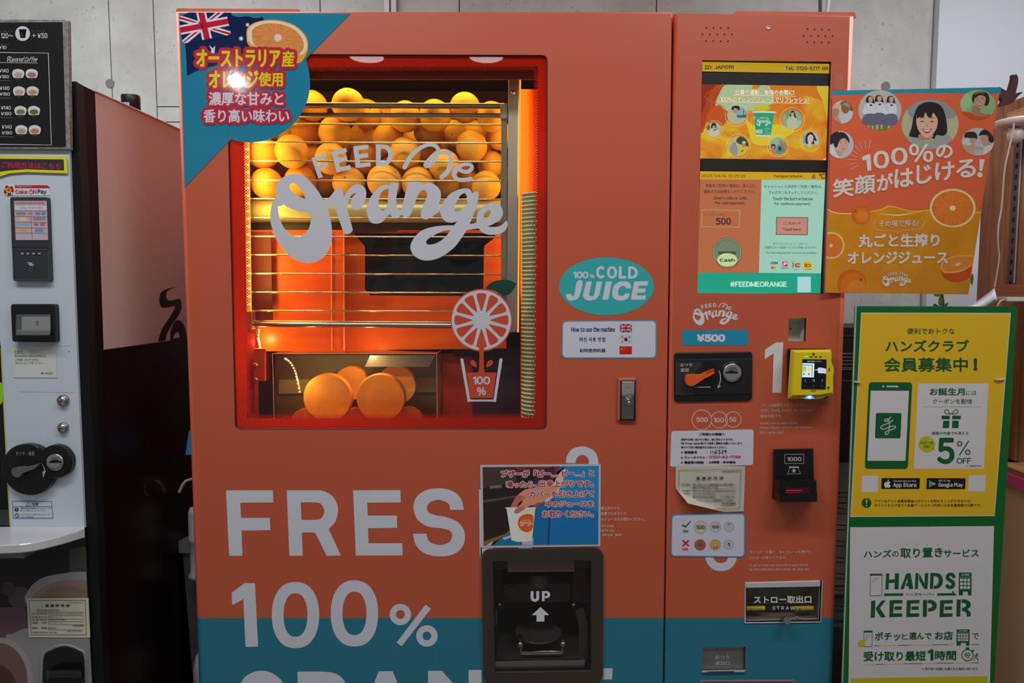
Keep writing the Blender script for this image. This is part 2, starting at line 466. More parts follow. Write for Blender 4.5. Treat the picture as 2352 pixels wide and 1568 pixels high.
swirl = smooth([(409, 657), (409, 657), (385, 668), (383, 685), (392, 690), (412, 686), (417, 700), (414, 718), (398, 742), (384, 765), (380, 782), (380, 782), (363, 784), (363, 784), (372, 755), (390, 728), (402, 704), (385, 706), (371, 705), (366, 690), (373, 668)], 5)
SA.poly(swirl, sdark, 2)
SA.poly(smooth([(391, 784), (391, 784), (392, 760), (402, 738), (413, 736), (424, 750), (430, 778), (430, 778)], 5), sdark, 2)
SA.poly(smooth([(397, 778), (397, 778), (402, 766), (409, 763), (413, 774), (413, 774)], 4), sidem, 3)
gh = mat('side_film_ghost', rgb(38, 17, 16), 0.14)
SA.text('GEORGIA', 318, 985, 440, 1040, gh, 3, b=1.5, dy=8)
SA.text('COFFEE', 330, 1100, 440, 1140, gh, 3, b=1, dy=6)
SA.ring(390, 860, 26, 6, gh, 2, ry=42)
SA.done()
MB().tube([PXp(218, 208.6, CX + 0.002), PXp(470, 322.6, CX + 0.002)], 0.002, mat('white_edge', rgb(225, 215, 215), 0.3), 6).build('edge_trim', coffee)
# black cylinder standing on top of the machine
t = thing('black_canister', 'small black canister with a white label on top of the coffee machine', 'canister')
p = PY(300, 222, 0.28); r0 = 19.5 * mpp(0.28)
MB().lathe((p.x, 0.28, zt - 0.0), (0, 0, 1), [(0, 0), (r0, 0), (r0, p.z - zt), (r0 * .95, p.z - zt + 0.003), (0, p.z - zt + 0.003)], mat('black_plastic', rgb(22, 24, 28), 0.35), 28).build('body', t)
MB().add([Vector((p.x + r0 * 1.01 * math.sin(a), 0.28 - r0 * 1.01 * math.cos(a), z)) for a in [-0.75 + 0.22 * k for k in range(6)] for z in (zt, PY(290, 240, 0.28).z)],
         [(2 * k, 2 * k + 2, 2 * k + 3, 2 * k + 1) for k in range(5)], mat('label_white', rgb(205, 205, 205), 0.5)).build('label', t)

# front panels
wp = mat('white_enamel', rgb(205, 214, 224), 0.3, bump=(200, 0.02))
slab('front_panel', [(-60, 340), (159, 340), (161, 400), (176, 800), (194, 1212), (24, 1212), (2, 800), (-40, 340)], -0.036, 0.006, wp, coffee)
slab('display_window', [(-60, 700), (-3, 700), (1, 800), (22, 1207), (-60, 1207)], -0.0345, 0.005, blk2, coffee)
A = Art(FY(-0.036), coffee, part='display_print')
A.stroke([(2, 800), (8, 930), (18, 1120), (23, 1207)], mat('yellow_edge', rgb(205, 190, 40), 0.4), 2, 2, sm=False)
A.poly([(-20, 878), (3, 878), (6, 884), (6, 922), (2, 928), (-20, 928)], pr(105, 160, 20, .5), 2)
A.poly([(-20, 1168), (20, 1170), (22, 1206), (-20, 1206)], mat('smoked_grey', rgb(50, 54, 58), 0.3), 2)
A.part('panel_seams')
gr = pr(140, 150, 158, .5)
A.line(56, 791, 163, 794, 1.2, gr); A.line(45, 899, 170, 901, 1.2, gr); A.disc(158, 807, 1.4, pr(60, 60, 60))
A.done()
# lower printed panel with the coffee cups
slab('lower_panel', [(-60, 1215), (195, 1215), (214, 1620), (-60, 1620)], -0.034, 0.004, mat('print_dark', rgb(34, 27, 28), 0.35), coffee)
A = Art(FY(-0.034), coffee, part='cup_picture')
cl = [(-60, 1270), (196, 1270), (214, 1620), (-60, 1620)]
A.poly([(160, 1260), (197, 1255), (200, 1316), (160, 1318)], pr(34, 34, 28, .25), 1)
A.disc(45, 1372, 26, pr(44, 36, 40, .25), 1); A.disc(20, 1352, 16, pr(36, 28, 32, .25), 2)
A.poly(smooth([(60, 1385), (62, 1360), (90, 1330), (140, 1317), (200, 1314), (260, 1340), (260, 1400), (200, 1420), (100, 1410)], 6), pr(108, 104, 112, .45), 2, clip=cl)
A.poly(smooth([(74, 1385), (84, 1358), (120, 1338), (170, 1331), (200, 1334), (240, 1360), (230, 1400), (130, 1395)], 6), pr(106, 92, 86, .5), 3, clip=cl)
A.poly(smooth([(92, 1380), (110, 1352), (150, 1346), (190, 1352), (230, 1375), (180, 1392)], 6), pr(100, 80, 68, .5), 4, clip=cl)
A.poly(smooth([(10, 1475), (30, 1455), (62, 1442), (120, 1440), (240, 1440), (240, 1640), (10, 1640)], 6), pr(98, 94, 96, .42), 2, clip=cl)
A.disc(0, 1560, 76, pr(112, 104, 102, .45), 4, ry=96, clip=cl)
A.disc(-3, 1562, 66, pr(78, 58, 52, .45), 5, ry=86, clip=cl)
A.disc(-10, 1585, 48, pr(48, 30, 26, .42), 6, ry=60, clip=cl)
A.poly([(0, 1395), (58, 1392), (66, 1445), (0, 1480)], pr(52, 36, 42, .25), 1)
A.done()
# arched cup door
def arch(x0, y0, x1, y1, k): return smooth([(x0, y1), (x0, y1), (x0 + 1, y0 + k), (x0 + k * .5, y0 + k * .3), ((x0 + x1) / 2, y0), (x1 - k * .5, y0 + k * .3), (x1, y0 + k), (x1 + 2, y1), (x1 + 2, y1)], 6)
slab('cup_door_frame', arch(92, 1481, 196, 1640, 34), -0.039, 0.006, mat('grey_rim', rgb(150, 150, 155), 0.35), coffee)
d = slab('cup_door', arch(98, 1486, 190, 1640, 31), -0.044, 0.006, mat('black_door', rgb(22, 22, 24), 0.22), coffee)
bd = MB().loft([wl(rr(112, 1540, 182, 1556, 6), -0.060), wl(rr(104, 1538, 189, 1566, 6), -0.044)], mat('black_door', rgb(40, 42, 44), 0.3)); bd.build('door_grip', d)

# white ledge
lz = PY(194, 1209, -0.034).z
lo = [(-90, 1209), (194, 1209), (194, 1214), (180, 1219), (140, 1231), (100, 1241), (70, 1247), (45, 1250), (0, 1252), (-90, 1253)]
top_ = [PZ(x, y, lz) for x, y in lo]
for q in top_[:2]: q.y = -0.034
top_ = [Vector((q.x, min(q.y, -0.034), lz)) for q in top_]
dn = lambda ps, h: [Vector((q.x, q.y, q.z - h)) for q in ps]
MB().loft([[Vector((q.x, q.y + (0.0015 if i > 2 else 0), q.z)) for i, q in enumerate(top_)], dn(top_, 0.0015), dn(top_, 0.015), dn([Vector((q.x, q.y + (0.002 if i > 2 else 0), q.z)) for i, q in enumerate(top_)], 0.017)], mat('white_ledge', rgb(205, 205, 212), 0.18)).build('cup_ledge', coffee)
MB().box((-1.45, -0.12, lz - 0.03), (PY(55, 1270, -0.12).x, -0.034, lz - 0.017), mat('grey_bracket', rgb(120, 115, 115), 0.5)).build('ledge_bracket', coffee)

# payment terminal
def mount(parent, name, pts, y, th, m, ch=0): return slab(name, pts, y, th, m, parent, ch)
dk = mat('charcoal_plastic', rgb(50, 54, 60), 0.4)
term = slab('payment_terminal', rq([(22, 452), (108, 452), (115, 646), (29, 645)], 5), -0.046, 0.010, dk, coffee, 2)
scr = slab('screen', rq([(32, 461), (106, 461), (109, 551), (36, 551)], 1), -0.0475, 0.002, em(196, 178, 186, .55), term)
A = Art(FY(-0.0475), term, part='screen_print')
rd = em(150, 60, 66, .5); wh = em(205, 205, 222, .6)
A.rect(33, 463, 99 + 6, 470, em(196, 140, 146, .6)); A.text('ご利用できるサービス', 38, 464, 100, 469, rd, 2)
A.rect(34, 472, 106, 482, wh, 1); A.text('お支払い方法をお選び', 45, 474, 98, 480, em(90, 80, 100, .6), 2)
for yy in (484, 497, 510, 523, 535): A.line(34, yy, 108, yy + 1, 1.2, rd, 3)
A.line(71, 497, 74, 549, 1.2, rd, 3)
for i, (x, y, w, h, c) in enumerate(((37, 487, 22, 7, (120, 120, 135)), (64, 487, 12, 7, (190, 120, 110)), (81, 487, 11, 7, (110, 120, 150)), (95, 487, 10, 7, (90, 130, 180)), (46, 499, 14, 8, (200, 190, 120)), (76, 499, 28, 7, (120, 130, 150)), (38, 513, 30, 5, (120, 160, 190)), (78, 513, 10, 5, (110, 100, 130)), (92, 511, 11, 8, (200, 90, 90)), (46, 525, 18, 7, (190, 150, 100)), (80, 525, 20, 8, (90, 140, 190)))):
    A.rect(x, y, x + w, y + h, em(*c, .7), 4, 2)
A.part('reader_print')
lt = mat('print', rgb(170, 178, 185), 0.5); mid = mat('print', rgb(98, 104, 112), 0.5)
A.frame(rq([(28, 571), (111, 572), (114, 644), (31, 643)], 4), 1, mid, 1); A.line(27, 567, 111, 568, 1.6, mat('print', rgb(24, 26, 30), .5), 1)
for k in range(4): A.rect(48.5 + 13 * k, 580.5, 54 + 13 * k, 584, lt, 2)
A.ring(70, 606, 9.5, 1.2, mid, 2); A.poly([(64, 602), (72, 602), (78, 609), (70, 611), (65, 607)], lt, 3); A.ring(71, 619, 4, 1, mid, 2)
A.done()
# bill slot
bs = slab('bill_slot', rq([(23, 698), (124, 698), (127, 786), (27, 785)], 6), -0.050, 0.014, mat('black_plastic', rgb(20, 21, 24), 0.3), coffee, 3)
slab('bill_bezel', rq([(36, 722), (114, 722), (115, 770), (35, 772)], [4, 4, 8, 8]), -0.0535, 0.004, mat('grey_clear', rgb(88, 92, 92), 0.25), bs, 2)
slab('bill_window', rq([(50, 727), (114, 727), (115, 757), (50, 758)], 2), -0.0545, 0.002, mat('grey_label', rgb(150, 150, 146), 0.3), bs)
MB().loft([wl(rr(37, 760, 115, 769, 3), -0.066), wl(rr(36, 756, 115, 772, 3), -0.0545)], mat('grey_clear', rgb(110, 116, 118), 0.15)).build('bill_lip', bs)
A = Art(FY(-0.0545), bs, part='bill_print')
A.text('③', 82, 737, 89, 747, mat('print', rgb(60, 62, 62), .5), 2)
A.rect(75, 758, 114, 761, em(20, 190, 60, 1.0), 3); A.rect(86, 757, 90, 762, em(150, 255, 160, 1.4), 4); A.rect(97, 757, 100, 762, em(120, 240, 140, 1.2), 4)
A.line(38, 758, 75, 759, 2, mat('print', rgb(30, 32, 32), .4), 3)
A.done()
# key locks
for i, (px, py, r, nm) in enumerate(((147, 919, 13, 0), (147, 981, 12, 1))):
    c = PY(px, py, -0.036); k = mpp(-0.05); chrome = mat('nickel', (0.62, 0.61, 0.58), 0.22, 1.0)
    lk = MB().lathe(c, (0, -1, 0), [(r * k * 1.05, 0), (r * k, 0.005), (r * k * .86, 0.007), (0, 0.007)], mat('dark_nickel', (0.33, 0.32, 0.31), 0.3, 1.0), 28).build('key_lock', coffee)
    c2 = c + Vector((0, -0.007, 0))
    MB().lathe(c2, (0, -1, 0), [(r * k * .76, 0), (r * k * .72, 0.002), (0, 0.0024)], chrome, 24).build('lock_face', lk)
    MB().box((c2.x - 0.0045, c2.y - 0.0032, c2.z - 0.0008), (c2.x + 0.003, c2.y - 0.002, c2.z + 0.0008), blk2).build('keyhole', lk)
# coin unit
cu_pts = smooth([(3, 1078), (6, 1055), (24, 1030), (52, 1020), (80, 1024), (98, 1034), (98, 1034), (110, 1025), (126, 1022), (146, 1029), (160, 1045), (164, 1063), (158, 1084), (142, 1096), (122, 1099), (122, 1099), (113, 1116), (95, 1132), (68, 1138), (38, 1130), (14, 1108)], 5)
cu = slab('coin_unit', cu_pts, -0.050, 0.014, mat('black_plastic', rgb(18, 18, 20), 0.22), coffee, 3)
b = MB().loft([wl(arc(66, 1082, 36), -0.0505), wl(arc(66, 1082, 39), -0.050)], mat('black_satin', rgb(12, 12, 13), 0.4)); b.build('dial_recess', cu)
lev = smooth([(26, 1086), (28, 1076), (40, 1073), (62, 1072), (78, 1068), (91, 1064), (91, 1064), (80, 1075), (62, 1083), (50, 1087), (44, 1095), (34, 1096)], 5)
slab('return_lever', lev, -0.061, 0.009, mat('grey_lever', rgb(98, 102, 106), 0.35), cu, 1)
c = PY(126.5, 1061, -0.052)
MB().lathe(c, (0, -1, 0), [(0.0165, -0.002), (0.0165, 0.001), (0.015, 0.002), (0.006, -0.001), (0, -0.001)], mat('steel', (0.62, 0.61, 0.58), 0.2, 1.0), 32).build('coin_slot', cu)
A = Art(FY(-0.0545), cu, part='coin_print')
A.rect(112, 1060, 140, 1063, blk2, 4)
A.done()
A = Art(FY(-0.0508), cu, part='unit_print')
A.text('おつり・返却', 37, 1036, 79, 1046, lt, 4)
A.stroke([(97, 1066), (102, 1076), (102, 1086), (99, 1095)], lt, 3, 2); A.poly([(97, 1083), (106, 1080), (99, 1096)], lt, 4)
A.done()
# stickers and notices on the coffee machine
def sheet(name, label, cat, q, y, col, r=0, th=0.0006, parent=None, rough=0.45):
    pts = rq(q, r) if r else q
    b = MB(); w = wl(pts, y); b.loft([w, back(w, th)], col)
    o = b.build(name, parent)
    if not parent: tag(o, label, cat)
    return o
mb_ = thing('menu_board', 'black drinks menu board with silver edge above the coffee machine panel', 'menu board')
slab('frame', [(-60, 44), (153, 44), (155, 47), (160, 343), (-60, 342)], -0.044, 0.010, mat('weathered_silver', rgb(150, 145, 138), 0.4, 0.3, noise=(140, 0.35)), mb_, 2)
slab('board', [(-60, 52), (143, 51), (151, 337), (-60, 337)], -0.0448, 0.002, mat('menu_black', rgb(26, 26, 27), 0.3), mb_)
A = Art(FY(-0.0448), mb_, part='menu_print')
w_ = mat('print', rgb(215, 218, 222), .5); g_ = mat('print', rgb(120, 120, 122), .5)
A.text('レギュラーカップ', -30, 70, 30, 75, g_, 3); A.text('120~', 2, 76, 30, 88, w_, 3, b=.4); A.text('ラージカップ', 73, 69, 103, 73, g_, 3)
A.disc(52, 77, 17, w_, 1); A.poly([(43, 67), (61, 67), (58, 87), (47, 87)], blk2, 2); A.text('L', 50, 74, 54, 82, g_, 3)
A.text('+', 73, 77, 83, 86, w_, 3, b=.3); A.text('¥50', 86, 76, 109, 88, w_, 3, b=.4)
A.text('ホイップ', 2, 99, 20, 104, g_, 3); A.text('¥10', -4, 105, 15, 113, w_, 3, b=.3)
A.stroke([(-20, 120), (111, 122), (118, 333), (-20, 331)], w_, 2, 1.6, sm=False)
A.stroke([(17, 141), (18, 131), (23, 130)], w_, 4, 1.2); A.text('Flavored Coffee', 17, 130, 84, 142, w_, 4, b=.2, dx=5); A.line(-10, 143.5, 86, 144.5, 1, w_, 3)
for i, (yy, xo, c1, c2) in enumerate(((158, 0, (206, 158, 140), (176, 110, 100)), (198, 2, (196, 162, 140), (208, 140, 92)), (243, 5, (120, 130, 40), (96, 112, 30)), (287, 7, (196, 150, 130), (190, 120, 96)))):
    A.text('¥140', -3 + xo, yy, 20 + xo, yy + 9, w_, 3, b=.3); A.text('¥190', -3 + xo, yy + 14, 21 + xo, yy + 22, w_, 3, b=.3)
    A.line(-10, yy + 27, 24 + xo, yy + 27.4, 1, g_, 3)
    for k, cc in enumerate((c1, c2)):
        x = 28 + xo + 31 * k
        A.poly(smooth([(x, yy + 10), (x + 3, yy + 3), (x + 14, yy), (x + 25, yy + 4), (x + 28, yy + 10), (x + 26, yy + 18), (x + 24, yy + 21), (x + 24, yy + 21), (x + 4, yy + 21), (x + 4, yy + 21), (x + 1, yy + 16)], 4), w_, 2)
        A.disc(x + 14, yy + 14, 10, mat('print', rgb(*cc), .5), 3, ry=6)
        A.text('HOT' if k == 0 else 'ICE', x + 10, yy + 23, x + 18, yy + 26, g_, 3)
A.done()
st = thing('hanging_sticker', 'yellow-framed dark strip sticker with magenta writing under the menu board', 'sticker')
ye = mat('yellow_vinyl', rgb(232, 226, 20), 0.3)
slab('backing', [(-60, 358), (153, 360), (155, 398), (60, 395), (22, 398), (0, 405), (-60, 418)], -0.040, 0.001, ye, st)
A = Art(FY(-0.040), st, part='sticker_print')
A.poly([(-60, 364), (146, 366), (147, 391), (60, 388), (20, 391), (-60, 402)], mat('print', rgb(56, 52, 66), .3), 1)
A.text('ご利用方法はこちら', 2, 371, 140, 386, mat('print', rgb(196, 30, 78), .4), 4, b=.9, dy=3)
A.done()
st = sheet('payment_sticker', 'small white sticker with red bar and fist logo above the left payment terminal', 'sticker', [(11, 425), (112, 425), (116, 449), (11, 449)], -0.0368, mat('sticker_white', rgb(225, 225, 230), .35), 0)
A = Art(FY(-0.0368), st, part='sticker_print')
red = mat('print', rgb(196, 40, 56), .4)
A.poly(rq([(34, 425), (110, 425), (115, 431.5), (34, 431.5)], [0, 5, 0, 0]), red, 2); A.text('ご利用いただけます', 37, 426.5, 73, 430, w_, 4)
A.text('Coke', 35, 435, 63, 445, red, 4, b=.5); A.ring(71, 441, 5, 1.3, red, 3); A.line(71, 433.5, 71, 441, 1.4, red, 4); A.text('N', 76, 435, 83, 444, red, 4, b=.4); A.text('Pay', 86, 435, 107, 447, mat('print', rgb(40, 36, 42), .4), 4, b=.4)
for a in range(0, 360, 40): A.disc(20 + 7.5 * math.cos(math.radians(a)), 437 + 8.5 * math.sin(math.radians(a)), 4.4, red if a % 80 == 0 else pr(225, 205, 205), 2)
A.disc(20, 437, 7, mat('print', rgb(240, 150, 40), .4), 3); A.disc(20, 436, 3, mat('print', rgb(200, 60, 40), .4), 4)
A.stroke([(11, 432), (10, 442), (16, 449)], red, 3, 1.3); A.stroke([(28, 430), (31, 437), (27, 448)], red, 3, 1.3)
A.done()
st = sheet('customer_notice', 'plain white paper notice taped below the green-lit bill slot', 'notice', [(27, 795), (127, 796), (131, 867), (31, 867)], -0.0372, mat('paper', rgb(216, 218, 212), .5))
A = Art(FY(-0.0372), st, part='notice_print'); k_ = mat('print', rgb(50, 60, 62), .5)
A.text('お客様へ', 33, 804, 57, 810, k_, 3); A.line(33, 812, 57, 812, .8, k_, 3)
A.text('新500円玉と新1,000円札は', 34, 815, 105, 820, k_, 3); A.text('ご利用いただけません。', 35, 823, 92, 829, k_, 3); A.text('あらかじめご了承ください。', 35, 831, 100, 836, k_, 3)
A.text('HANDS', 103, 855, 121, 859, k_, 3); A.disc(97, 857, 2.5, k_, 3, n=4)
A.done()
st = sheet('caution_label', 'outlined caution label with two symbols below the black coin unit', 'label', [(28, 1150), (119, 1151), (122, 1190), (30, 1190)], -0.0366, mat('sticker_white', rgb(205, 212, 220), .35))
A = Art(FY(-0.0366), st, part='label_print'); k_ = mat('print', rgb(66, 72, 78), .5)
A.frame([(28, 1150), (119, 1151), (122, 1190), (30, 1190)], 1, k_, 2); A.line(29, 1163, 120, 1163, 1, k_, 2)
A.stroke([(60, 1162), (65.5, 1153), (71, 1162), (60, 1162)], k_, 3, 1.3, sm=False); A.text('注意', 73, 1154, 88, 1161, k_, 3, b=.3)
A.disc(38, 1170, 4.5, mat('print', rgb(20, 20, 22), .5), 3); A.line(38, 1167, 38, 1172, 1.4, w_, 5); A.ring(39, 1183, 5, 1.2, k_, 3); A.line(35.5, 1179.5, 42.5, 1186.5, 1, k_, 4)
for yy, t1 in ((1165, '自動販売機の転倒防止のためゆすったり'), (1170.5, '倒したり絶対にしないでください'), (1179, 'カップが出ている時は手を入れないで'), (1184.5, 'ください火傷注意')):
    A.text(t1, 47, yy, 47 + 3.9 * len(t1), yy + 4, k_, 3, dy=.3)
A.done()
st = sheet('permit_card', 'cream business permit card with red ink title on the coffee machine lower panel', 'notice', [(61, 1374), (203, 1373), (207, 1464), (66, 1463)], -0.036, mat('card', rgb(210, 206, 188), .5))
st['label'] = 'small cream permit card on the dark coffee cup picture of the coffee machine'
A = Art(FY(-0.036), st, part='card_print'); k_ = mat('print', rgb(64, 64, 58), .5)
A.frame([(66, 1378), (196, 1378), (199, 1458), (71, 1458)], .9, k_, 2)
A.text('営 業 許 可 済', 104, 1387, 160, 1394, k_, 3, b=.5); A.text('4渋衛生食許第1234号', 155, 1382, 190, 1385, k_, 3)
for yy, t0, t1, x1 in ((1399, '', '喫茶店営業(自動販売機)', 137), (1407, '有効期間', '令和2年1月18日から令和8年1月31日まで', 193), (1415, '営業者氏名', '株式会社ジャパンビバレッジ', 143), (1421, '設置場所', '東京都渋谷区宇田川町12番18号', 152), (1428, '屋 号', 'カップコーヒー', 145), (1440, '業 種', '喫茶店', 130)):
    if t0: A.text(t0, 73, yy, 108, yy + 4, k_, 3)
    A.text(t1, 110 if t0 else 84, yy, x1, yy + 4, k_, 3); A.line(84 if not t0 else 110, yy + 6, 192, yy + 6.2, .7, k_, 2)
A.text('渋谷区保健所', 166, 1434, 194, 1439, k_, 3); A.text('食品衛生責任者氏名 電話 会社', 75, 1450, 130, 1454, k_, 3); A.text('電話 0120-000', 155, 1447, 188, 1451, k_, 3)
A.done()
# ------------------------------------------------------------------ orange juice machine: cabinet, doors, window
def paint_two(zsplit, name):
    """door paint: coral above, teal below a straight paint line (the real two-colour paint scheme)"""
    m = bpy.data.materials.new(name); m.use_nodes = True; nt = m.node_tree; N = nt.nodes; Lk = nt.links; b = N['Principled BSDF']
    b.inputs['Roughness'].default_value = 0.42
    g = N.new('ShaderNodeNewGeometry'); sp = N.new('ShaderNodeSeparateXYZ'); Lk.new(g.outputs['Position'], sp.inputs[0])
    th = N.new('ShaderNodeMath'); th.operation = 'GREATER_THAN'; Lk.new(sp.outputs['Z'], th.inputs[0]); th.inputs[1].default_value = zsplit
    mx = N.new('ShaderNodeMix'); mx.data_type = 'RGBA'; Lk.new(th.outputs[0], mx.inputs[0])
    mx.inputs[6].default_value = (*TEAL, 1); mx.inputs[7].default_value = (*CORAL, 1)
    Lk.new(mx.outputs[2], b.inputs['Base Color'])
    tc = N.new('ShaderNodeTexCoord'); n = N.new('ShaderNodeTexNoise'); n.inputs['Scale'].default_value = 420; n.inputs['Detail'].default_value = 2
    Lk.new(tc.outputs['Object'], n.inputs['Vector']); u = N.new('ShaderNodeBump'); u.inputs['Strength'].default_value = 0.06; u.inputs['Distance'].default_value = 0.001
    Lk.new(n.outputs['Fac'], u.inputs['Height']); Lk.new(u.outputs['Normal'], b.inputs['Normal'])
    return m
CORAL = (0.57, 0.108, 0.046); TEAL = (0.020, 0.20, 0.275)
ZS = PY(1000, 1419, 0).z
paint = paint_two(ZS, 'coral_and_teal_paint')
coral = mat('coral_paint', CORAL, 0.42)
jm = thing('juice_vending_machine', 'tall coral orange fresh juice vending machine with lit window full of oranges', 'vending machine')

WIN_O = rq([(520, 124), (1257, 127), (1255, 985), (541, 985)], 14, 6)
GY = 0.004
# left door: front skin with the window opening and a wide soft chamfer around it
DL = [(411, 30), (1541, 31), (1513.6, 2120), (487.6, 2120)]
DLo = [(404, 28), (1543, 29), (1515.6, 2122), (477, 2122)]
CUP_O = rr(1114, 1266, 1380, 1625, 24)
slab_holes('left_door_panel', DL, [WIN_O, rq([(1124, 1280), (1368, 1278), (1367, 1550), (1129, 1554)], 3)], 0.0, 0.008, paint, jm, mat('window_rubber', rgb(28, 12, 10), 0.4))
def rim(inner, outer, y0, d, th, m, name, parent):
    a = wl(inner, y0); o = wl(outer, y0 + d); n = len(a); b = MB()
    mid = [Vector((p.x * .35 + q.x * .65, y0 + d * .3, p.z * .35 + q.z * .65)) for p, q in zip(a, o)]
    b.loft([a, mid, o, back(o, th)], m, front=False, back=False, smooth=True); return b.build(name, parent)
rim(DL, DLo, 0.0, 0.010, 0.03, paint, 'left_door_edge', jm)
# right door
DR = [(1557, 31), (1952, 38), (1883, 2120), (1518, 2120)]
DRo = [(1548, 33), (1961, 40), (1892, 2122), (1516, 2122)]
SCR = [(1613, 138), (1909, 141.5), (1891, 675), (1602, 672.5)]
POCK = [(1811, 731), (1852, 730), (1850, 784), (1810, 784)]
STRAW = [(1713, 1338), (1888, 1333), (1884, 1427), (1711, 1429)]
COINR = [(1614, 1487), (1712, 1485), (1711, 1543), (1612, 1543)]
slab_holes('right_door_panel', DR, [SCR, POCK, STRAW, COINR], 0.0, 0.008, paint, jm, mat('panel_cut_edge', rgb(44, 30, 28), 0.6))
rim(DR, DRo, 0.0, 0.010, 0.03, paint, 'right_door_edge', jm)
# body behind the doors: thin walls of a hollow cabinet
xl = PY(404, 300, 0.01).x - 0.0; xr = PY(1961, 300, 0.01).x; ztp = PY(500, 20, 0.03).z
b = MB()
inn = mat('inner_dark', rgb(40, 24, 20), 0.6)
b.box((xl, 0.04, 0.05), (xl + 0.02, 0.80, ztp - 0.01), coral); b.box((xr - 0.02, 0.04, 0.05), (xr, 0.80, ztp - 0.01), coral)
b.box((xl, 0.04, ztp - 0.03), (xr, 0.80, ztp - 0.01), coral); b.box((xl, 0.78, 0.05), (xr, 0.80, ztp - 0.01), coral)
b.box((xl, 0.04, 0.05), (xr, 0.80, 0.08), coral)
xm = PY(1548, 700, 0.02).x; b.box((xm - 0.012, 0.012, 0.06), (xm + 0.012, 0.78, ztp - 0.03), mat('gap_dark', rgb(44, 8, 6), 0.5))
b.build('cabinet_body', jm)
# raised rails along the top edge
def rail(px0, py0, px1, py1, py2, hook, name):
    q = [(px0, py0), (px1, py1)]
    a = PY(px0, py0, 0.03); c = PY(px1, py1, 0.03); th = 9 * mpp(0.03); b = MB()
    L_ = [a, c] if hook < 0 else [c, a]
    for end in (0,): pass
    outl = rq([(px0, py0), (px1, py1), (px1, py1 + 11), (px0, py0 + 11)], [7, 12 if hook < 0 else 6, 0, 0])
    if hook > 0: outl = rq([(px0, py0), (px1, py1), (px1, py1 + 12), (px0, py0 + 11)], [16, 7, 0, 0])
    w = wl(outl, 0.022); b.loft([w, back(w, 0.03)], coral)
    b.build(name, jm)
rail(404, 19, 692, 21, 0, -1, 'top_rail'); rail(1682, 25, 1966, 28, 0, 1, 'top_rail')

# glass with red printed border
def glass_mat(name, tint=(1, 1, 1), ior=1.45, boost=1.0):
    m = bpy.data.materials.new(name); m.use_nodes = True; nt = m.node_tree; N = nt.nodes; Lk = nt.links
    N.remove(N['Principled BSDF']); out = N['Material Output']
    t = N.new('ShaderNodeBsdfTransparent'); t.inputs[0].default_value = (*tint, 1)
    g = N.new('ShaderNodeBsdfGlossy'); g.inputs['Roughness'].default_value = 0.0; g.inputs['Color'].default_value = (1, 1, 1, 1)
    f = N.new('ShaderNodeFresnel'); f.inputs['IOR'].default_value = ior
    mu = N.new('ShaderNodeMath'); mu.operation = 'MULTIPLY'; mu.inputs[1].default_value = boost; Lk.new(f.outputs[0], mu.inputs[0])
    x = N.new('ShaderNodeMixShader'); Lk.new(mu.outputs[0], x.inputs[0]); Lk.new(t.outputs[0], x.inputs[1]); Lk.new(g.outputs[0], x.inputs[2]); Lk.new(x.outputs[0], out.inputs[0])
    return m
GLASS = glass_mat('clear_glass', boost=1.0)
w = wl(WIN_O, GY)
MB().add(w, [tuple(range(len(w)))], GLASS).build('window_glass', jm)
WIN_I = rq([(557, 154), (1236, 152), (1229, 959), (567, 961)], 8, 6)
redm = bpy.data.materials.new('red_glass_print'); redm.use_nodes = True
nt = redm.node_tree; N = nt.nodes; N.remove(N['Principled BSDF'])
d_ = N.new('ShaderNodeBsdfDiffuse'); d_.inputs[0].default_value = (0.62, 0.020, 0.003, 1)
t_ = N.new('ShaderNodeBsdfTranslucent'); t_.inputs[0].default_value = (0.70, 0.035, 0.004, 1)
x_ = N.new('ShaderNodeMixShader'); x_.inputs[0].default_value = 0.45
nt.links.new(d_.outputs[0], x_.inputs[1]); nt.links.new(t_.outputs[0], x_.inputs[2]); nt.links.new(x_.outputs[0], N['Material Output'].inputs[0])
A = Art(FY(GY + 0.0012), jm, base=0, part='window_border')
# ring between the two outlines
o_ = WIN_O; i_ = WIN_I; n = len(o_)
A.put(list(o_) + list(i_), [(k, (k + 1) % n, n + (k + 1) % n, n + k) for k in range(n)], redm, 0)
A.part('border_dots')
def dotrow(a, b, inward):
    L_ = math.hypot(b[0] - a[0], b[1] - a[1]); cnt = int(L_ / 6.5); ux, uy = (b[0] - a[0]) / L_, (b[1] - a[1]) / L_
    nx, ny = inward
    for row, (off, r, sh) in enumerate(((1.6, 2.3, 0), (5.2, 1.9, .5), (8.6, 1.4, 0))):
        for k in range(cnt):
            t = (k + .5 + sh) * 6.5
            if t > L_: continue
            x = a[0] + ux * t + nx * off; y = a[1] + uy * t + ny * off
            A.put(arc(x, y, r, n=6), [tuple(range(6))], redm, 0)
dotrow((560, 154), (1234, 152), (0, 1)); dotrow((1236, 156), (1229, 957), (-1, 0)); dotrow((570, 961), (1226, 959), (0, -1)); dotrow((557, 158), (567, 957), (1, 0))
for o in (A.parts['border_dots'],): pass
A.done()
for o in MADE:
    if o.name.startswith('border_dots'): o['kind'] = 'stuff'
# thin highlight seal along the bottom and right edge of the window
seal = mat('window_seal', rgb(190, 150, 150), 0.3)
b = MB(); b.tube([PY(x, y, 0.0) for x, y in WIN_O + WIN_O[:1]], 0.0009, mat('window_rubber', rgb(70, 40, 38), 0.35), 5); b.build('window_seal', jm)

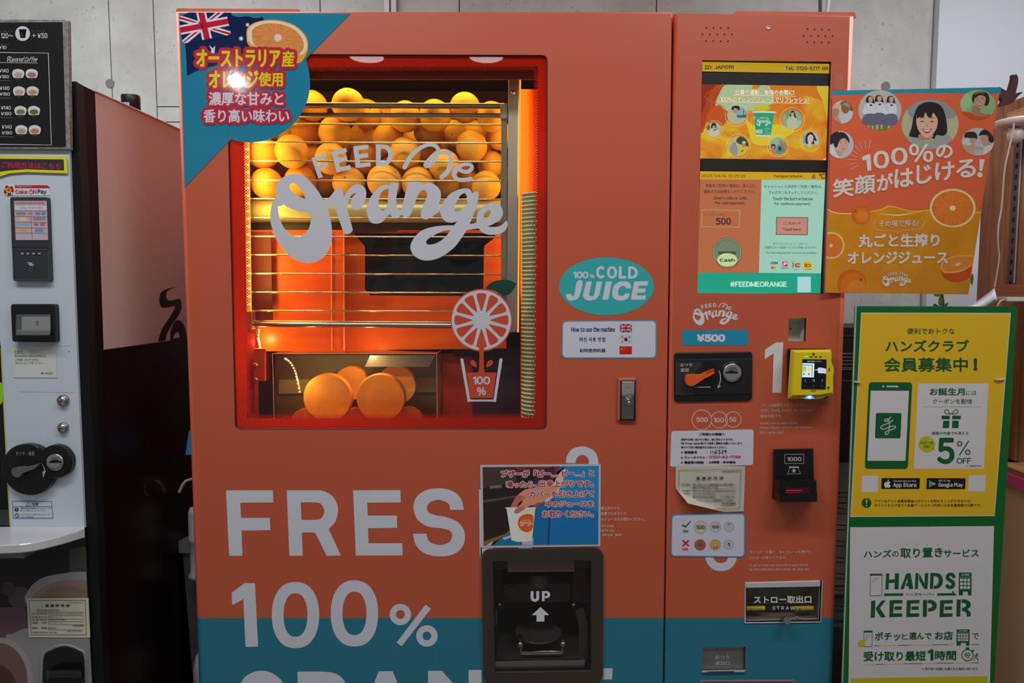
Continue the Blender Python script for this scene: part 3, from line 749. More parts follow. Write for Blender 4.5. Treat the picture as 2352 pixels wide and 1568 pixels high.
# ---------------------------------------------------------------- interior of the juice machine
iy = 0.46
def zpx(py, y, px=900): return PY(px, py, y).z
lx = PY(540, 500, 0.02).x; rx = PY(1258, 500, 0.02).x
zt_i = zpx(120, 0.02) + 0.05; zb_i = zpx(985, 0.02) - 0.03
orange_in = mat('inner_orange', (0.80, 0.10, 0.003), 0.35, spec=0.15)
red_in = mat('inner_red', rgb(176, 44, 18), 0.5)
b = MB()
b.box((lx - 0.03, iy, zb_i), (rx + 0.03, iy + 0.01, zt_i), mat('inner_back', rgb(74, 44, 30), 0.6))
b.box((lx - 0.03, 0.02, zt_i), (rx + 0.03, iy, zt_i + 0.01), mat('inner_back', rgb(70, 50, 40), 0.6))
b.box((lx - 0.03, 0.02, zb_i - 0.01), (rx + 0.03, iy, zb_i), red_in)
b.box((lx - 0.04, 0.012, zb_i), (lx - 0.03, iy, zt_i), red_in)
b.box((rx + 0.03, 0.012, zb_i), (rx + 0.04, iy, zt_i), red_in)
b.build('inner_box', jm)
slab('inner_header', [(555, 150), (1238, 150), (1238, 182), (555, 182)], 0.03, 0.004, mat('inner_red_dark', rgb(120, 34, 16), 0.5), jm)
# orange side panel beside the cup tube
slab('inner_side_panel', [(1195, 205), (1262, 205), (1262, 985), (1195, 985)], 0.14, 0.004, orange_in, jm)
# orange sheet with the six-cornered opening
hexa = [(812, 535), (838, 566), (838, 664), (850, 678), (1100, 680), (1110, 668), (1112, 565), (1137, 545), (1137, 535)]
slab('orange_shield', [(560, 528), (792, 528), (792, 807), (780, 808), (576, 806)], 0.15, 0.003, orange_in, jm)
sy = lambda x: 0.20 - 0.045 * (x - 792) / 371            # right half angled away from the left strip, an invented bend to darken it
lp_ = [[(792, 528), (1163, 528), (1163, 800), (900, 803), (792, 806)], hexa]
tr_ = tessellate_polygon([[Vector((p[0], p[1], 0)) for p in l] for l in lp_]); al_ = [PY(p[0], p[1], sy(p[0])) for l in lp_ for p in l]
MB().add(al_, [tuple(q) for q in tr_], orange_in).add(back(al_, .003), [tuple(reversed(q)) for q in tr_], orange_in).build('orange_shield', jm)
b = MB()   # folded edges of the shield
for x in (762, 790):
    b.tube([PY(x, 534, 0.148), PY(x, 805, 0.148)], 0.0016, mat('polished_orange', rgb(255, 150, 70), 0.15), 6)
b.build('shield_fold', jm)
slab('side_bracket', [(560, 532), (622, 532), (626, 740), (576, 742)], 0.13, 0.003, mat('inner_brown', rgb(96, 26, 8), 0.45, spec=0.2), jm)
slab('opening_back', [(800, 520), (1150, 520), (1150, 700), (800, 700)], 0.30, 0.004, mat('black_satin', rgb(26, 24, 22), 0.3), jm)
b = MB()
for yy in (590, 598, 628): b.tube([PY(842, yy, 0.225), PY(1110, yy + 2, 0.225)], 0.0016, mat('dim_steel', (0.25, 0.22, 0.18), 0.3, 1.0), 5)
b.tube([PY(842, 590, 0.225), PY(842, 668, 0.225)], 0.002, mat('dim_steel', (0.25, 0.22, 0.18), 0.3, 1.0), 5)
b.build('hopper_grid', jm)
MB().add([PY(p[0], p[1], sy(p[0]) + .006) for p in hexa], [tuple(range(len(hexa)))], glass_mat('smoked_pane', (0.30, 0.27, 0.25), boost=1.0)).build('smoked_pane', jm)
# feed roller below the heap of oranges
brass = mat('warm_steel', (0.62, 0.56, 0.42), 0.36, 1.0)
c0 = PY(574, 485, 0.165); c1 = PY(1150, 485, 0.165)
MB().box(PY(560, 532, 0.185), PY(1160, 498, 0.19), mat('roller_shadow_bar', rgb(70, 50, 26), 0.5)).build('roller_shade_strip', jm)  # dark strip stands in for the shade on the roller's lower half
b = MB(); b.cyl(c0, c1, 0.0245, mat('roller_cream', (0.52, 0.43, 0.16), 0.4, 0.35), 40); b.build('feed_roller', jm)
# sloping floor under the oranges
f0 = PY(574, 462, 0.15); f1 = PY(1150, 462, 0.15)
b = MB(); b.add([(f0.x, 0.19, f0.z - 0.004), (f1.x, 0.19, f1.z - 0.004), (f1.x, 0.44, f1.z + 0.05), (f0.x, 0.44, f0.z + 0.05), (f0.x, 0.19, f0.z - 0.008), (f1.x, 0.19, f1.z - 0.008), (f1.x, 0.44, f1.z + 0.046), (f0.x, 0.44, f0.z + 0.046)],
      [(0, 1, 2, 3), (4, 7, 6, 5), (0, 4, 5, 1), (2, 6, 7, 3), (0, 3, 7, 4), (1, 5, 6, 2)], mat('dark_tray', rgb(70, 46, 24), 0.5)); b.build('orange_tray', jm)
# wire guard
WYr = 0.105
steel = mat('warm_chrome', (0.85, 0.72, 0.36), 0.16, 1.0)
for i, yy in enumerate((285.5, 327.5, 370.5, 414.5, 457, 500.5, 543.5, 586, 629, 671.5, 714)):
    MB().tube([PY(572, yy - 1, WYr), PY(1152, yy + 1, WYr)], 2.0 * mpp(WYr), steel, 8).build('guard_wire', jm)
for yy, r in ((242.5, 6.5), (265, 5.5)):
    MB().tube([PY(574, yy - 1, WYr - 0.01), PY(1158, yy + 1, WYr - 0.01)], r * mpp(WYr), mat('guard_bar_steel', (0.50, 0.44, 0.32), 0.22, 1.0), 10).build('guard_bar', jm)
MB().tube([PY(576, 744, WYr - 0.01), PY(1160, 748, WYr - 0.01)], 6.5 * mpp(WYr), mat('guard_bar_steel', (0.50, 0.44, 0.32), 0.22, 1.0), 10).build('guard_bar', jm)
MB().tube([PY(572, 737, WYr), PY(1160, 741, WYr)], 2 * mpp(WYr), steel, 6).build('guard_wire', jm)
slab('guard_end_post', [(1151, 262), (1165, 262), (1165, 756), (1151, 756)], 0.092, 0.01, mat('post_steel', (0.55, 0.50, 0.38), 0.25, 1.0), jm, 2)
slab('guard_corner', rr(1149, 237, 1166, 273, 3), 0.085, 0.02, brass, jm, 2)
slab('tall_channel', [(1168, 160), (1193, 160), (1188, 763), (1164, 763)], 0.08, 0.02, mat('channel_steel', (0.58, 0.54, 0.44), 0.42, 1.0), jm, 2)
MB().lathe(PY(1179, 212, 0.08), (0, -1, 0), [(0.0045, 0), (0.004, 0.002), (0, 0.003)], steel, 16).build('channel_screw', jm)
slab('left_channel', rr(563, 715, 579, 756, 2), 0.085, 0.02, brass, jm, 2)
# lit strips
ledm = mat('led_strip', (0.05, 0.02, 0.005), 0.5, emit=(1.0, 0.40, 0.03), es=0.95)
ledw = mat('led_diode', (0.1, 0.08, 0.05), 0.5, emit=(1.0, 0.78, 0.38), es=1.15)
s = slab('led_strip', [(558, 190), (570, 190), (577, 715), (566, 715)], 0.10, 0.004, ledm, jm)
b = MB()
for k in range(30):
    yy = 200 + 17.8 * k; xx = 564 + 8 * (k / 30); b.box(PY(xx - 4, yy + 2.4, 0.098), PY(xx + 5, yy - 2.4, 0.1), ledw)
b.build('diodes', s)
s = slab('led_strip', [(1193, 160), (1197, 160), (1192, 763), (1188, 763)], 0.086, 0.004, mat('led_strip', (0.05, 0.02, 0.005), 0.5, emit=(1.0, 0.42, 0.04), es=1.0), jm)
for nm, pts in (('led_string', [(596, 756), (594, 775), (597, 790), (600, 806)]), ('led_string', [(656, 822), (668, 832), (678, 850), (683, 870), (689, 898)])):
    pts3 = [PY(x, y, 0.12) for x, y in smooth(pts, 3, False)]
    s = MB().tube(pts3, 0.0016, mat('led_tape', rgb(200, 170, 60), 0.4), 6).build(nm, jm); b = MB()
    for k in range(0, len(pts3)): b.lathe(pts3[k] + Vector((0, -0.002, -0.001)), (0, -1, 0), [(0.0022, 0), (0.0022, .001), (0, .002)], ledw, 8)
    b.build('diodes', s)
ic = (1.0, 0.68, 0.14)
lamp('led_strip_light', 'AREA', (PY(570, 400, 0.07).x + 0.0, 0.07, zpx(420, 0.07)), 0.82, ic, 0.03, 0.46, (PI / 2 * 1.0, 0, -0.85))
lamp('led_strip_light', 'AREA', (PY(1192, 400, 0.12).x + 0.012, 0.115, zpx(420, 0.09)), 0.28, ic, 0.03, 0.46, (PI / 2, 0, 0.9))
lamp('window_top_fill', 'AREA', (PY(900, 150, 0.1).x, 0.12, zpx(150, 0.1)), 0.75, ic, 0.5, 0.03, (0.35, 0, 0))  # fill light inside the window top, no strip is modelled there
lamp('cup_fill_light', 'AREA', (PY(1150, 500, 0.05).x + 0.10, 0.03, zpx(330, 0.09)), 0.14, ic, 0.02, 0.2, (PI / 2, 0, 0.2))  # added light for the cup stack, no strip behind it
lamp('led_and_fill_low', 'POINT', tuple(PY(597, 784, 0.115)), 0.22, (1, .76, .3), radius=0.002)
lamp('led_and_fill_low', 'POINT', tuple(PY(840, 822, 0.125)), 0.22, (1, .76, .3), radius=0.002)  # added fill over the tub to brighten the halves, no diode here
lamp('led_and_fill_low', 'POINT', tuple(PY(686, 872, 0.112)), 0.16, (1, .76, .3), radius=0.002)

# lower bay: clear box with squeezed orange halves, brackets
slab('bay_back', [(560, 800), (1250, 800), (1250, 990), (560, 990)], 0.34, 0.004, mat('bay_dark', rgb(58, 40, 34), 0.5), jm)
slab('bay_panel', [(1016, 812), (1200, 812), (1200, 990), (1016, 990)], 0.20, 0.004, red_in, jm)
slab('bay_panel', [(1085, 812), (1216, 812), (1216, 985), (1085, 985)], 0.19, 0.004, mat('plum_panel', rgb(56, 34, 44), 0.4), jm)
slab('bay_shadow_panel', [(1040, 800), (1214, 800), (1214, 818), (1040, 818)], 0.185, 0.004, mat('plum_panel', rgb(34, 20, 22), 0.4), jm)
slab('bay_panel', [(1000, 812), (1015, 812), (1015, 990), (1000, 990)], 0.18, 0.004, mat('bay_edge', rgb(110, 46, 30), 0.4), jm)
slab('plum_block', [(588, 874), (630, 874), (630, 990), (588, 990)], 0.2, 0.004, mat('plum_panel', rgb(40, 26, 40), 0.4), jm)
br = slab('hinge_bracket', rr(583, 800, 609, 875, 3), 0.11, 0.006, mat('inner_red', rgb(190, 62, 34), 0.4), jm, 1)
for yy in (837, 871): MB().lathe(PY(587, yy, 0.108), (0, -1, 0), [(0.0055, 0), (0.0055, 0.003), (0.003, 0.005), (0, 0.005)], mat('bolt', (0.5, 0.4, 0.25), 0.3, 1.0), 12).build('bolt', br)
slab('hinge_plate', [(566, 760), (584, 760), (588, 960), (568, 960)], 0.12, 0.004, mat('inner_red', rgb(150, 44, 28), 0.4), jm)
CLEAR = glass_mat('clear_acrylic', (0.96, 0.93, 0.86), boost=1.2)
x0 = PY(628, 900, 0.10).x; x1 = PY(1004, 900, 0.10).x; z1 = zpx(812, 0.10); z0 = zpx(972, 0.10)
tub = MB()
tub.add([(x0, 0.10, z0), (x1, 0.10, z0), (x1, 0.10, z1), (x0, 0.10, z1)], [(0, 1, 2, 3)], CLEAR)
tub.add([(x0, 0.10, z1), (x1, 0.10, z1), (x1, 0.26, z1 + 0.0), (x0, 0.26, z1)], [(0, 1, 2, 3)], CLEAR)
tub.add([(x1, 0.10, z0), (x1, 0.26, z0), (x1, 0.26, z1), (x1, 0.10, z1)], [(0, 1, 2, 3)], CLEAR)
tubo = tub.build('clear_tub', jm)
b = MB(); em_ = mat('acrylic_edge', rgb(190, 165, 110), 0.2)
for p, q in (((x0, 0.10, z1), (x1, 0.10, z1)), ((x1, 0.10, z0), (x1, 0.10, z1)), ((x0, 0.10, z0), (x0, 0.10, z1)), ((x1, 0.10, z1), (x1, 0.26, z1))): b.tube([p, q], 0.0009, em_, 5)
b.build('tub_edge', tubo)
slab('chute_plate', [(850, 816), (1000, 816), (985, 842), (838, 842)], 0.16, 0.003, mat('frosted', rgb(120, 110, 98), 0.3), jm)
slab('tub_back', [(632, 815), (1000, 815), (1000, 960), (632, 960)], 0.27, 0.003, mat('tub_back', rgb(128, 106, 50), 0.5), jm)
slab('tub_back_rail', [(640, 872), (1000, 868), (1000, 900), (640, 904)], 0.262, 0.004, mat('tub_rail', rgb(186, 160, 90), 0.4), jm)

# ---------------------------------------------------------------- oranges
def orange_mat(name, col, dark):
    m = bpy.data.materials.new(name); m.use_nodes = True; nt = m.node_tree; N = nt.nodes; Lk = nt.links; b = N['Principled BSDF']
    b.inputs['Roughness'].default_value = 0.38
    tc = N.new('ShaderNodeTexCoord'); n = N.new('ShaderNodeTexNoise'); n.inputs['Scale'].default_value = 22; n.inputs['Detail'].default_value = 4
    oi = N.new('ShaderNodeObjectInfo'); ad = N.new('ShaderNodeVectorMath'); ad.operation = 'ADD'
    Lk.new(tc.outputs['Object'], ad.inputs[0]); Lk.new(oi.outputs['Random'], ad.inputs[1]); Lk.new(ad.outputs[0], n.inputs['Vector'])
    r = N.new('ShaderNodeValToRGB'); r.color_ramp.elements[0].position = 0.35; r.color_ramp.elements[1].position = 0.68
    r.color_ramp.elements[0].color = (*dark, 1); r.color_ramp.elements[1].color = (*col, 1); Lk.new(n.outputs['Fac'], r.inputs['Fac']); Lk.new(r.outputs['Color'], b.inputs['Base Color'])
    v = N.new('ShaderNodeTexVoronoi'); v.inputs['Scale'].default_value = 620; Lk.new(ad.outputs[0], v.inputs['Vector'])
    u = N.new('ShaderNodeBump'); u.inputs['Strength'].default_value = 0.35; u.inputs['Distance'].default_value = 0.0007
    Lk.new(v.outputs['Distance'], u.inputs['Height']); Lk.new(u.outputs['Normal'], b.inputs['Normal'])
    return m
OR = orange_mat('orange_peel', (0.98, 0.52, 0.05), (0.90, 0.38, 0.02))
def orange_mesh():
    R = 1.0; seg = 32; rings = 18; vs = []; fs = []
    for j in range(rings + 1):
        th = PI * j / rings
        for i in range(seg):
            a = 2 * PI * i / seg; r = R * (1 + 0.012 * math.cos(3 * a + 1) * math.sin(th))
            z = math.cos(th) * r * 0.97
            if th < 0.35: z -= 0.07 * (1 - th / 0.35) ** 1.5
            if th > PI - 0.3: z += 0.03 * (1 - (PI - th) / 0.3)
            vs.append((math.sin(th) * r * math.cos(a), math.sin(th) * r * math.sin(a), z))
    for j in range(rings):
        for i in range(seg): fs.append((j * seg + i, (j + 1) * seg + i, (j + 1) * seg + (i + 1) % seg, j * seg + (i + 1) % seg))
    me = bpy.data.meshes.new('orange'); me.from_pydata(vs, [], fs); me.materials.append(OR)
    me.polygons.foreach_set('use_smooth', [True] * len(fs)); me.update()
    sv = []; sf = []
    for k in range(5):
        a = 2 * PI * k / 5; sv += [(0, 0, 0), (0.12 * math.cos(a), 0.12 * math.sin(a), 0.012), (0.055 * math.cos(a + .63), 0.055 * math.sin(a + .63), 0.02)]
        sf.append((3 * k, 3 * k + 1, 3 * k + 2))
    n0 = len(sv)
    for h in (0, 0.035):
        for k in range(8): sv.append((0.05 * math.cos(k * PI / 4), 0.05 * math.sin(k * PI / 4), h))
    sf += [(n0 + k, n0 + (k + 1) % 8, n0 + 8 + (k + 1) % 8, n0 + 8 + k) for k in range(8)] + [tuple(n0 + 8 + k for k in range(8))]
    ms = bpy.data.meshes.new('stem_end'); ms.from_pydata(sv, [], sf); ms.materials.append(mat('stem_green', rgb(92, 86, 30), 0.7)); ms.update()
    return me, ms
OM, SM = orange_mesh()
rows = [
 ('top row', [(653, 258, 36, 0), (717, 243, 34, 0), (800, 241, 37, 0), (842, 262, 33, 2), (886, 282, 34, 2), (931, 268, 35, 0), (999, 266, 36, 0), (1068, 247, 34, 0), (1129, 268, 34, 0)]),
 ('second row', [(590, 300, 35, 1), (640, 305, 34, 1), (703, 299, 34, 0), (769, 305, 37, 0), (833, 318, 33, 1), (890, 317, 33, 1), (985, 301, 35, 0), (1040, 306, 30, 2), (1090, 306, 29, 2), (1149, 312, 32, 1)]),
 ('third row', [(604, 351, 36, 0), (670, 348, 38, 0), (722, 370, 31, 2), (760, 364, 36, 0), (838, 366, 33, 1), (931, 352, 36, 0), (985, 350, 33, 2), (1020, 379, 36, 0), (1083, 336, 36, 0), (1128, 378, 31, 2)]),
 ('bottom row', [(612, 421, 35, 0), (690, 418, 37, 0), (742, 425, 31, 2), (802, 421, 37, 0), (884, 418, 40, 0), (960, 421, 37, 0), (1024, 425, 32, 1), (1076, 425, 31, 2), (1116, 427, 34, 0)]),
 ('hidden layer behind', [(600, 385, 30, 3), (640, 390, 30, 3), (870, 385, 30, 3), (900, 390, 30, 3), (790, 330, 30, 3), (1060, 395, 30, 3), (960, 385, 30, 3), (700, 330, 30, 3), (860, 340, 30, 3), (1100, 350, 30, 3), (1140, 400, 30, 3), (955, 320, 30, 3), (770, 395, 30, 3), (1000, 330, 30, 3), (630, 330, 30, 3)]),
]
ords = ['first', 'second', 'third', 'fourth', 'fifth', 'sixth', 'seventh', 'eighth', 'ninth', 'tenth', 'eleventh']
first_o = None
def put_orange(px, py, rpx, y, label, group):
    o = bpy.data.objects.new('orange', OM); COL.objects.link(o); r = rpx * mpp(y)
    o.location = PY(px, py, y); o.scale = (r, r, r)
    e = (random.uniform(0.6, 2.4), random.uniform(-0.9, 0.9), random.uniform(0, 6.3)); o.rotation_euler = e
    tag(o, label, 'orange', group)
    s = bpy.data.objects.new('stem_end', SM); COL.objects.link(s); s.parent = o; s.location = (0, 0, 0.895)
    return o
tens = ['twentieth', 'thirtieth', 'fortieth', 'fiftieth']; tw = ['twenty', 'thirty', 'forty', 'fifty']
ords += ['twelfth', 'thirteenth', 'fourteenth', 'fifteenth', 'sixteenth', 'seventeenth', 'eighteenth', 'nineteenth']
for k in range(4):
    ords.append(tens[k]); ords += [tw[k] + '-' + o for o in ords[:9]]
heap = []
for rn, lst in rows:
    for i, (px, py, r, d) in enumerate(sorted(lst)):
        lab = ('whole orange in the %s of the heap behind the wires, %s from the left' % (rn, ords[i])) if d < 3 else 'orange deep in the heap and mostly hidden, %s from the left of those' % ords[i]
        heap.append([px, py, r, (0.158, 0.195, 0.225, 0.275)[d], lab, 'oranges in the lit window' if d < 3 else 'oranges at the back of the heap'])
for _ in range(90):                          # let touching oranges slide apart in depth
    for i in range(len(heap)):
        for j in range(i + 1, len(heap)):
            a_, b_ = heap[i], heap[j]
            if abs(a_[0] - b_[0]) > 75 or abs(a_[1] - b_[1]) > 75: continue
            ra, rb = a_[2] * mpp(a_[3]), b_[2] * mpp(b_[3])
            gap = (ra + rb) * 0.97 - (PY(a_[0], a_[1], a_[3]) - PY(b_[0], b_[1], b_[3])).length
            if gap > 0:
                f, n_ = (a_, b_) if a_[3] > b_[3] or (a_[3] == b_[3] and a_[1] > 300 and a_[2] < b_[2]) else (b_, a_)
                f[3] = min(0.40, f[3] + gap * .5); n_[3] = max(0.150, n_[3] - gap * .35)
for h_ in heap: put_orange(*h_)
for i, (px, py, r) in enumerate(((925, 612, 30), (882, 668, 27), (945, 672, 30), (1000, 676, 27))):
    put_orange(px, py, r, 0.262, 'orange in the dark opening under the roller, %s from the left' % ('upper one', 'first', 'second', 'third')[i] if i else 'upper orange alone in the dark opening under the roller', 'oranges in the dark opening')
# squeezed halves
peel = mat('squeezed_peel', rgb(244, 146, 34), 0.4, noise=(40, 0.12)); flesh = mat('squeezed_face', rgb(248, 156, 44), 0.5, bump=(60, 0.6), noise=(30, 0.12))
def half(px, py, rpx, y, lab, drum=0.03):
    t = thing('squeezed_orange', lab, 'orange', 'squeezed orange halves'); r = rpx * mpp(y); c = PY(px, py, y)
    MB().lathe(c, (0, 1, 0), [(r * .96, 0), (r, 0.004), (r * 1.0, drum * .6), (r * .86, drum * 1.1), (r * .5, drum * 1.5), (0, drum * 1.6)], peel, 40).build('peel', t)
    MB().lathe(c, (0, 1, 0), [(r * .96, 0), (r * .8, 0.001), (r * .55, 0.0035), (r * .3, 0.002), (r * .12, 0.004), (0, 0.003)], flesh, 40).build('cut_face', t)
half(752, 914, 57, 0.135, 'flat squeezed orange half in the clear tub, front and to the left')
half(874, 914, 57, 0.135, 'flat squeezed orange half in the clear tub, front and to the right')
half(806, 880, 40, 0.20, 'darker squeezed orange half behind the two front ones, left', 0.03)
half(910, 885, 46, 0.20, 'darker squeezed orange half behind the right front one', 0.03)
half(700, 972, 34, 0.15, 'squeezed orange half at the bottom left of the clear tub'); half(818, 972, 36, 0.165, 'squeezed orange half at the bottom between the two front ones'); half(938, 968, 34, 0.15, 'squeezed orange half at the bottom right of the clear tub')

# ---------------------------------------------------------------- stack of paper cups
yc = 0.075; cx_ = PY(1233, 700, yc).x; k_ = mpp(yc)
def cup_mesh():
    b = MB(); r = 36 * k_
    b.lathe((0, 0, 0), (0, 0, -1), [(r * .93, -0.001), (r, -0.0005), (r + 0.0006, 0.0008), (r, 0.0022), (r * .955, 0.0026)], mat('cup_rim', rgb(236, 222, 180), 0.4), 32)
    b.lathe((0, 0, 0), (0, 0, -1), [(r * .955, 0.0026), (r * .90, 0.0125)], mat('cup_green', rgb(96, 158, 112), 0.5), 32)
    me = bpy.data.meshes.new('paper_cup'); me.from_pydata(b.v, [], b.f)
    for m in b.mats: me.materials.append(m)
    me.polygons.foreach_set('material_index', b.m); me.polygons.foreach_set('use_smooth', b.sm); me.update(); return me
CM = cup_mesh()
ncup = 57
for i in range(ncup):
    py = 446 + 9.25 * i
    o = bpy.data.objects.new('paper_cup', CM); COL.objects.link(o); o.location = (cx_, yc, PY(1230, py, yc).z)
    tag(o, 'green paper cup with cream rim, %s from the top of the tall stack' % ords[i], 'cup', 'paper cups in the tall stack')
# ------------------------------------------------------------------ script logo, drawn once in its own frame and placed by a mapping
def sA(x, y): return (600 + x / 5.057, 310 + y / 5.057)
def sB(x, y): return (880 + x / 5.058, 310 + y / 5.058)
OR_ = [sA(*p) for p in [(375,452),(290,470),(215,520),(180,580),(168,640),(175,692),(150,745),(120,820),(105,910),(106,1000),(125,1080),(165,1185),(230,1290),(310,1388),(400,1450),(490,1483),(575,1486),(645,1468),(710,1430),(770,1360),(808,1270),(822,1180),(820,1080),(803,970),(772,855),(772,855),(832,812),(832,812),(868,880),(900,970),(950,1115),(965,1140),(990,1154),(1035,1140),(1060,1110),(1058,1075),(1010,905),(998,840),(1010,770),(1035,715),(1070,682),(1100,676),(1060,725),(1040,790),(1048,835),(1075,865),(1110,872),(1155,852),(1195,790),(1218,720),(1218,650),(1195,605),(1150,575),(1115,570),(1060,590),(1000,650),(960,712),(960,712),(935,635),(905,608),(870,622),(820,690),(775,735),(735,750),(720,750),(670,665),(610,585),(540,512),(450,460)]]
OR_H1 = [sA(*p) for p in [(370,556),(338,575),(332,615),(360,660),(430,708),(520,748),(520,748),(480,665),(420,580)]]
OR_H2 = [sA(*p) for p in [(193,825),(193,825),(230,826),(262,805),(262,805),(320,845),(440,885),(572,898),(572,898),(577,980),(555,1080),(500,1150),(440,1178),(370,1168),(290,1110),(235,1020),(203,920)]]
ANGE = [sB(*p) for p in [(34,577),(-36,600),(-116,680),(-171,770),(-195,860),(-181,940),(-146,1010),(-86,1030),(-20,1015),(40,955),(78,912),(78,912),(105,950),(145,970),(180,955),(212,925),(250,956),(300,945),(330,900),(370,790),(410,690),(450,645),(490,640),(510,690),(495,750),(460,840),(435,910),(450,960),(495,980),(550,960),(600,925),(660,880),(660,880),(675,940),(720,1000),(790,1018),(862,1000),(862,1000),(825,1048),(825,1048),(700,1052),(560,1070),(450,1110),(370,1180),(325,1260),(317,1320),(350,1390),(420,1440),(500,1457),(600,1445),(700,1400),(820,1310),(900,1210),(970,1105),(970,1105),(1050,1093),(1112,1085),(1112,1085),(1140,1120),(1190,1148),(1260,1160),(1330,1150),(1400,1125),(1440,1070),(1445,1020),(1432,996),(1410,1015),(1360,1055),(1290,1068),(1210,1062),(1210,1062),(1290,1028),(1360,980),(1390,920),(1385,860),(1350,810),(1290,787),(1220,797),(1160,835),(1100,900),(1085,985),(1085,1018),(1085,1018),(1005,1033),(1005,1033),(1040,950),(1080,840),(1104,740),(1108,675),(1080,655),(1035,675),(1035,675),(1010,632),(960,618),(860,640),(770,690),(710,765),(670,828),(670,828),(635,815),(635,815),(665,750),(670,670),(630,600),(560,558),(500,562),(465,580),(465,580),(430,550),(370,540),(305,555),(270,630),(235,780),(205,865),(182,872),(160,840),(153,760),(160,670),(180,575),(155,553),(120,556),(90,568),(65,585),(65,585)]]
H_A = [sB(*p) for p in [(49,622),(-6,650),(-44,720),(-54,800),(-36,860),(-6,880),(24,860),(57,800),(57,800),(55,740),(64,640),(64,640)]]
H_G = [sB(*p) for p in [(945,675),(900,700),(855,770),(830,840),(835,882),(870,885),(930,850),(985,790),(985,790),(968,740),(975,715),(958,690)]]
H_E = [sB(*p) for p in [(1235,868),(1200,885),(1170,930),(1162,976),(1162,976),(1212,957),(1250,910),(1250,880)]]
H_D = [sB(*p) for p in [(785,1103),(785,1103),(700,1115),(600,1160),(520,1210),(500,1245),(520,1270),(580,1268),(650,1240),(710,1195),(750,1150)]]
FD = [[sA(*p) for p in q] for q in (
 [(583,267),(748,212),(763,258),(645,300),(662,352),(772,316),(781,362),(680,400),(717,487),(665,507)],
 [(817,190),(985,150),(998,195),(880,228),(893,270),(992,247),(1003,297),(905,322),(918,375),(1033,345),(1044,394),(875,435)],
 [(1068,132),(1240,113),(1246,160),(1128,175),(1135,222),(1238,208),(1243,258),(1142,274),(1150,328),(1268,315),(1272,362),(1098,383)])]
FD_D = [sB(*p) for p in [(-85,110),(-85,110),(0,112),(60,125),(100,170),(110,232),(95,300),(50,350),(0,361),(-83,358),(-83,358)]]
FD_DH = [sB(*p) for p in [(-28,155),(-28,155),(10,158),(45,180),(58,228),(45,280),(10,304),(-28,305),(-28,305)]]
ME1 = [(*sB(x, y), r / 5.058) for x, y, r in [(250,375,27),(275,325,27),(310,265,27),(370,195,26),(450,140,24),(530,112,22),(600,122,23),(638,165,23),(630,225,22),(595,290,22),(550,340,24),(505,360,25),(492,345,24),(520,300,21),(565,250,21),(620,215,20),(680,205,21),(745,205,24),(782,245,25),(787,320,27),(765,395,28),(725,450,28),(680,490,27)]]
ME2 = [(*sB(x, y), r / 5.058) for x, y, r in [(892,405,22),(935,425,22),(990,422,24),(1030,385,23),(1020,350,20),(970,340,20),(900,355,23),(845,405,26),(825,455,27),(845,500,26),(890,520,24),(955,520,23),(1015,512,26)]]
def logo(A, m, L, box=None, k=4, holes=None):
    """box: where the lettering's frame (620,327)-(1166,606) lands"""
    old = A.xf
    if box:
        x0, y0, x1, y1 = box[:4]; sl = box[4] if len(box) > 4 else 0
        A.xf = lambda p: (x0 + (p[0] - 620) / 546 * (x1 - x0), y0 + (p[1] - 327) / 279 * (y1 - y0) + sl * (p[0] - 620) / 546)
    sub = A.surf.sub; A.surf.sub = None
    A.poly(smooth(OR_, k), m, L, holes=[smooth(OR_H1, k), smooth(OR_H2, k)])
    A.poly(smooth(ANGE, k), m, L, holes=[smooth(h, k) for h in (H_A, H_G, H_E, H_D)])
    for q in FD: A.poly(q, m, L)
    A.poly(smooth(FD_D, k), m, L, holes=[smooth(FD_DH, k)])
    A.stroke(ME1, m, L, k=k); A.stroke(ME2, m, L, k=k)
    A.surf.sub = sub; A.xf = old

# ------------------------------------------------------------------ prints on the window glass
gw = mat('white_vinyl', rgb(206, 206, 214), 0.5); gw2 = mat('white_vinyl', rgb(214, 216, 226), 0.5)
A = Art(FY(GY), jm, base=0.0016, part='script_logo')
logo(A, gw, 2, k=6); A.part('juice_emblem')
er = mat('red_vinyl', rgb(206, 74, 44), 0.45); gn = mat('dark_green_vinyl', rgb(8, 66, 56), 0.4)
def sE(x, y): return (960 + x / 4.356, 600 + y / 4.356)
A.poly([sE(*p) for p in smooth([(672, 272), (672, 272), (730, 215), (800, 190), (900, 187), (985, 220), (985, 220), (950, 290), (900, 335), (846, 350), (846, 350), (780, 300)], 5)], gn, 1)
cx, cy = sE(635, 588); R = 310 / 4.356
A.disc(cx, cy, R, er, 2, ry=R * 1.01, n=64); A.disc(cx, cy, R * .962, gw, 3, ry=R * .965, n=64)
for k in range(12):
    a0 = math.radians(90 + 30 * k + 2.0 + 0 - 15); a1 = math.radians(90 + 30 * k - 2.0 + 15)
    ro = R * .872; ri = R * .30; ew = 3.2
    def P(r, a): return (cx + r * math.cos(a), cy + r * math.sin(a))
    seg = [P(ri + 2, a0 + .05), P(ro - 4, a0), P(ro, a0 + .07), P(ro * 1.005, (a0 + a1) / 2), P(ro, a1 - .07), P(ro - 4, a1), P(ri + 2, a1 - .05), P(ri - 1.5, (a0 + a1) / 2)]
    seg = [(cx + r * math.cos(a), cy + r * math.sin(a)) for r, a in ((ri + 3, a0 + .14), (R * .6, a0 + .045), (ro - 5, a0 + .03), (ro - .5, a0 + .085), (ro, (a0 + a1) / 2), (ro - .5, a1 - .085), (ro - 5, a1 - .03), (R * .6, a1 - .045), (ri + 3, a1 - .14), (ri - 1, (a0 + a1) / 2))]
    A.poly(smooth(seg, 3), er, 4)
A.disc(cx, cy, R * .285, gw, 5, n=32)
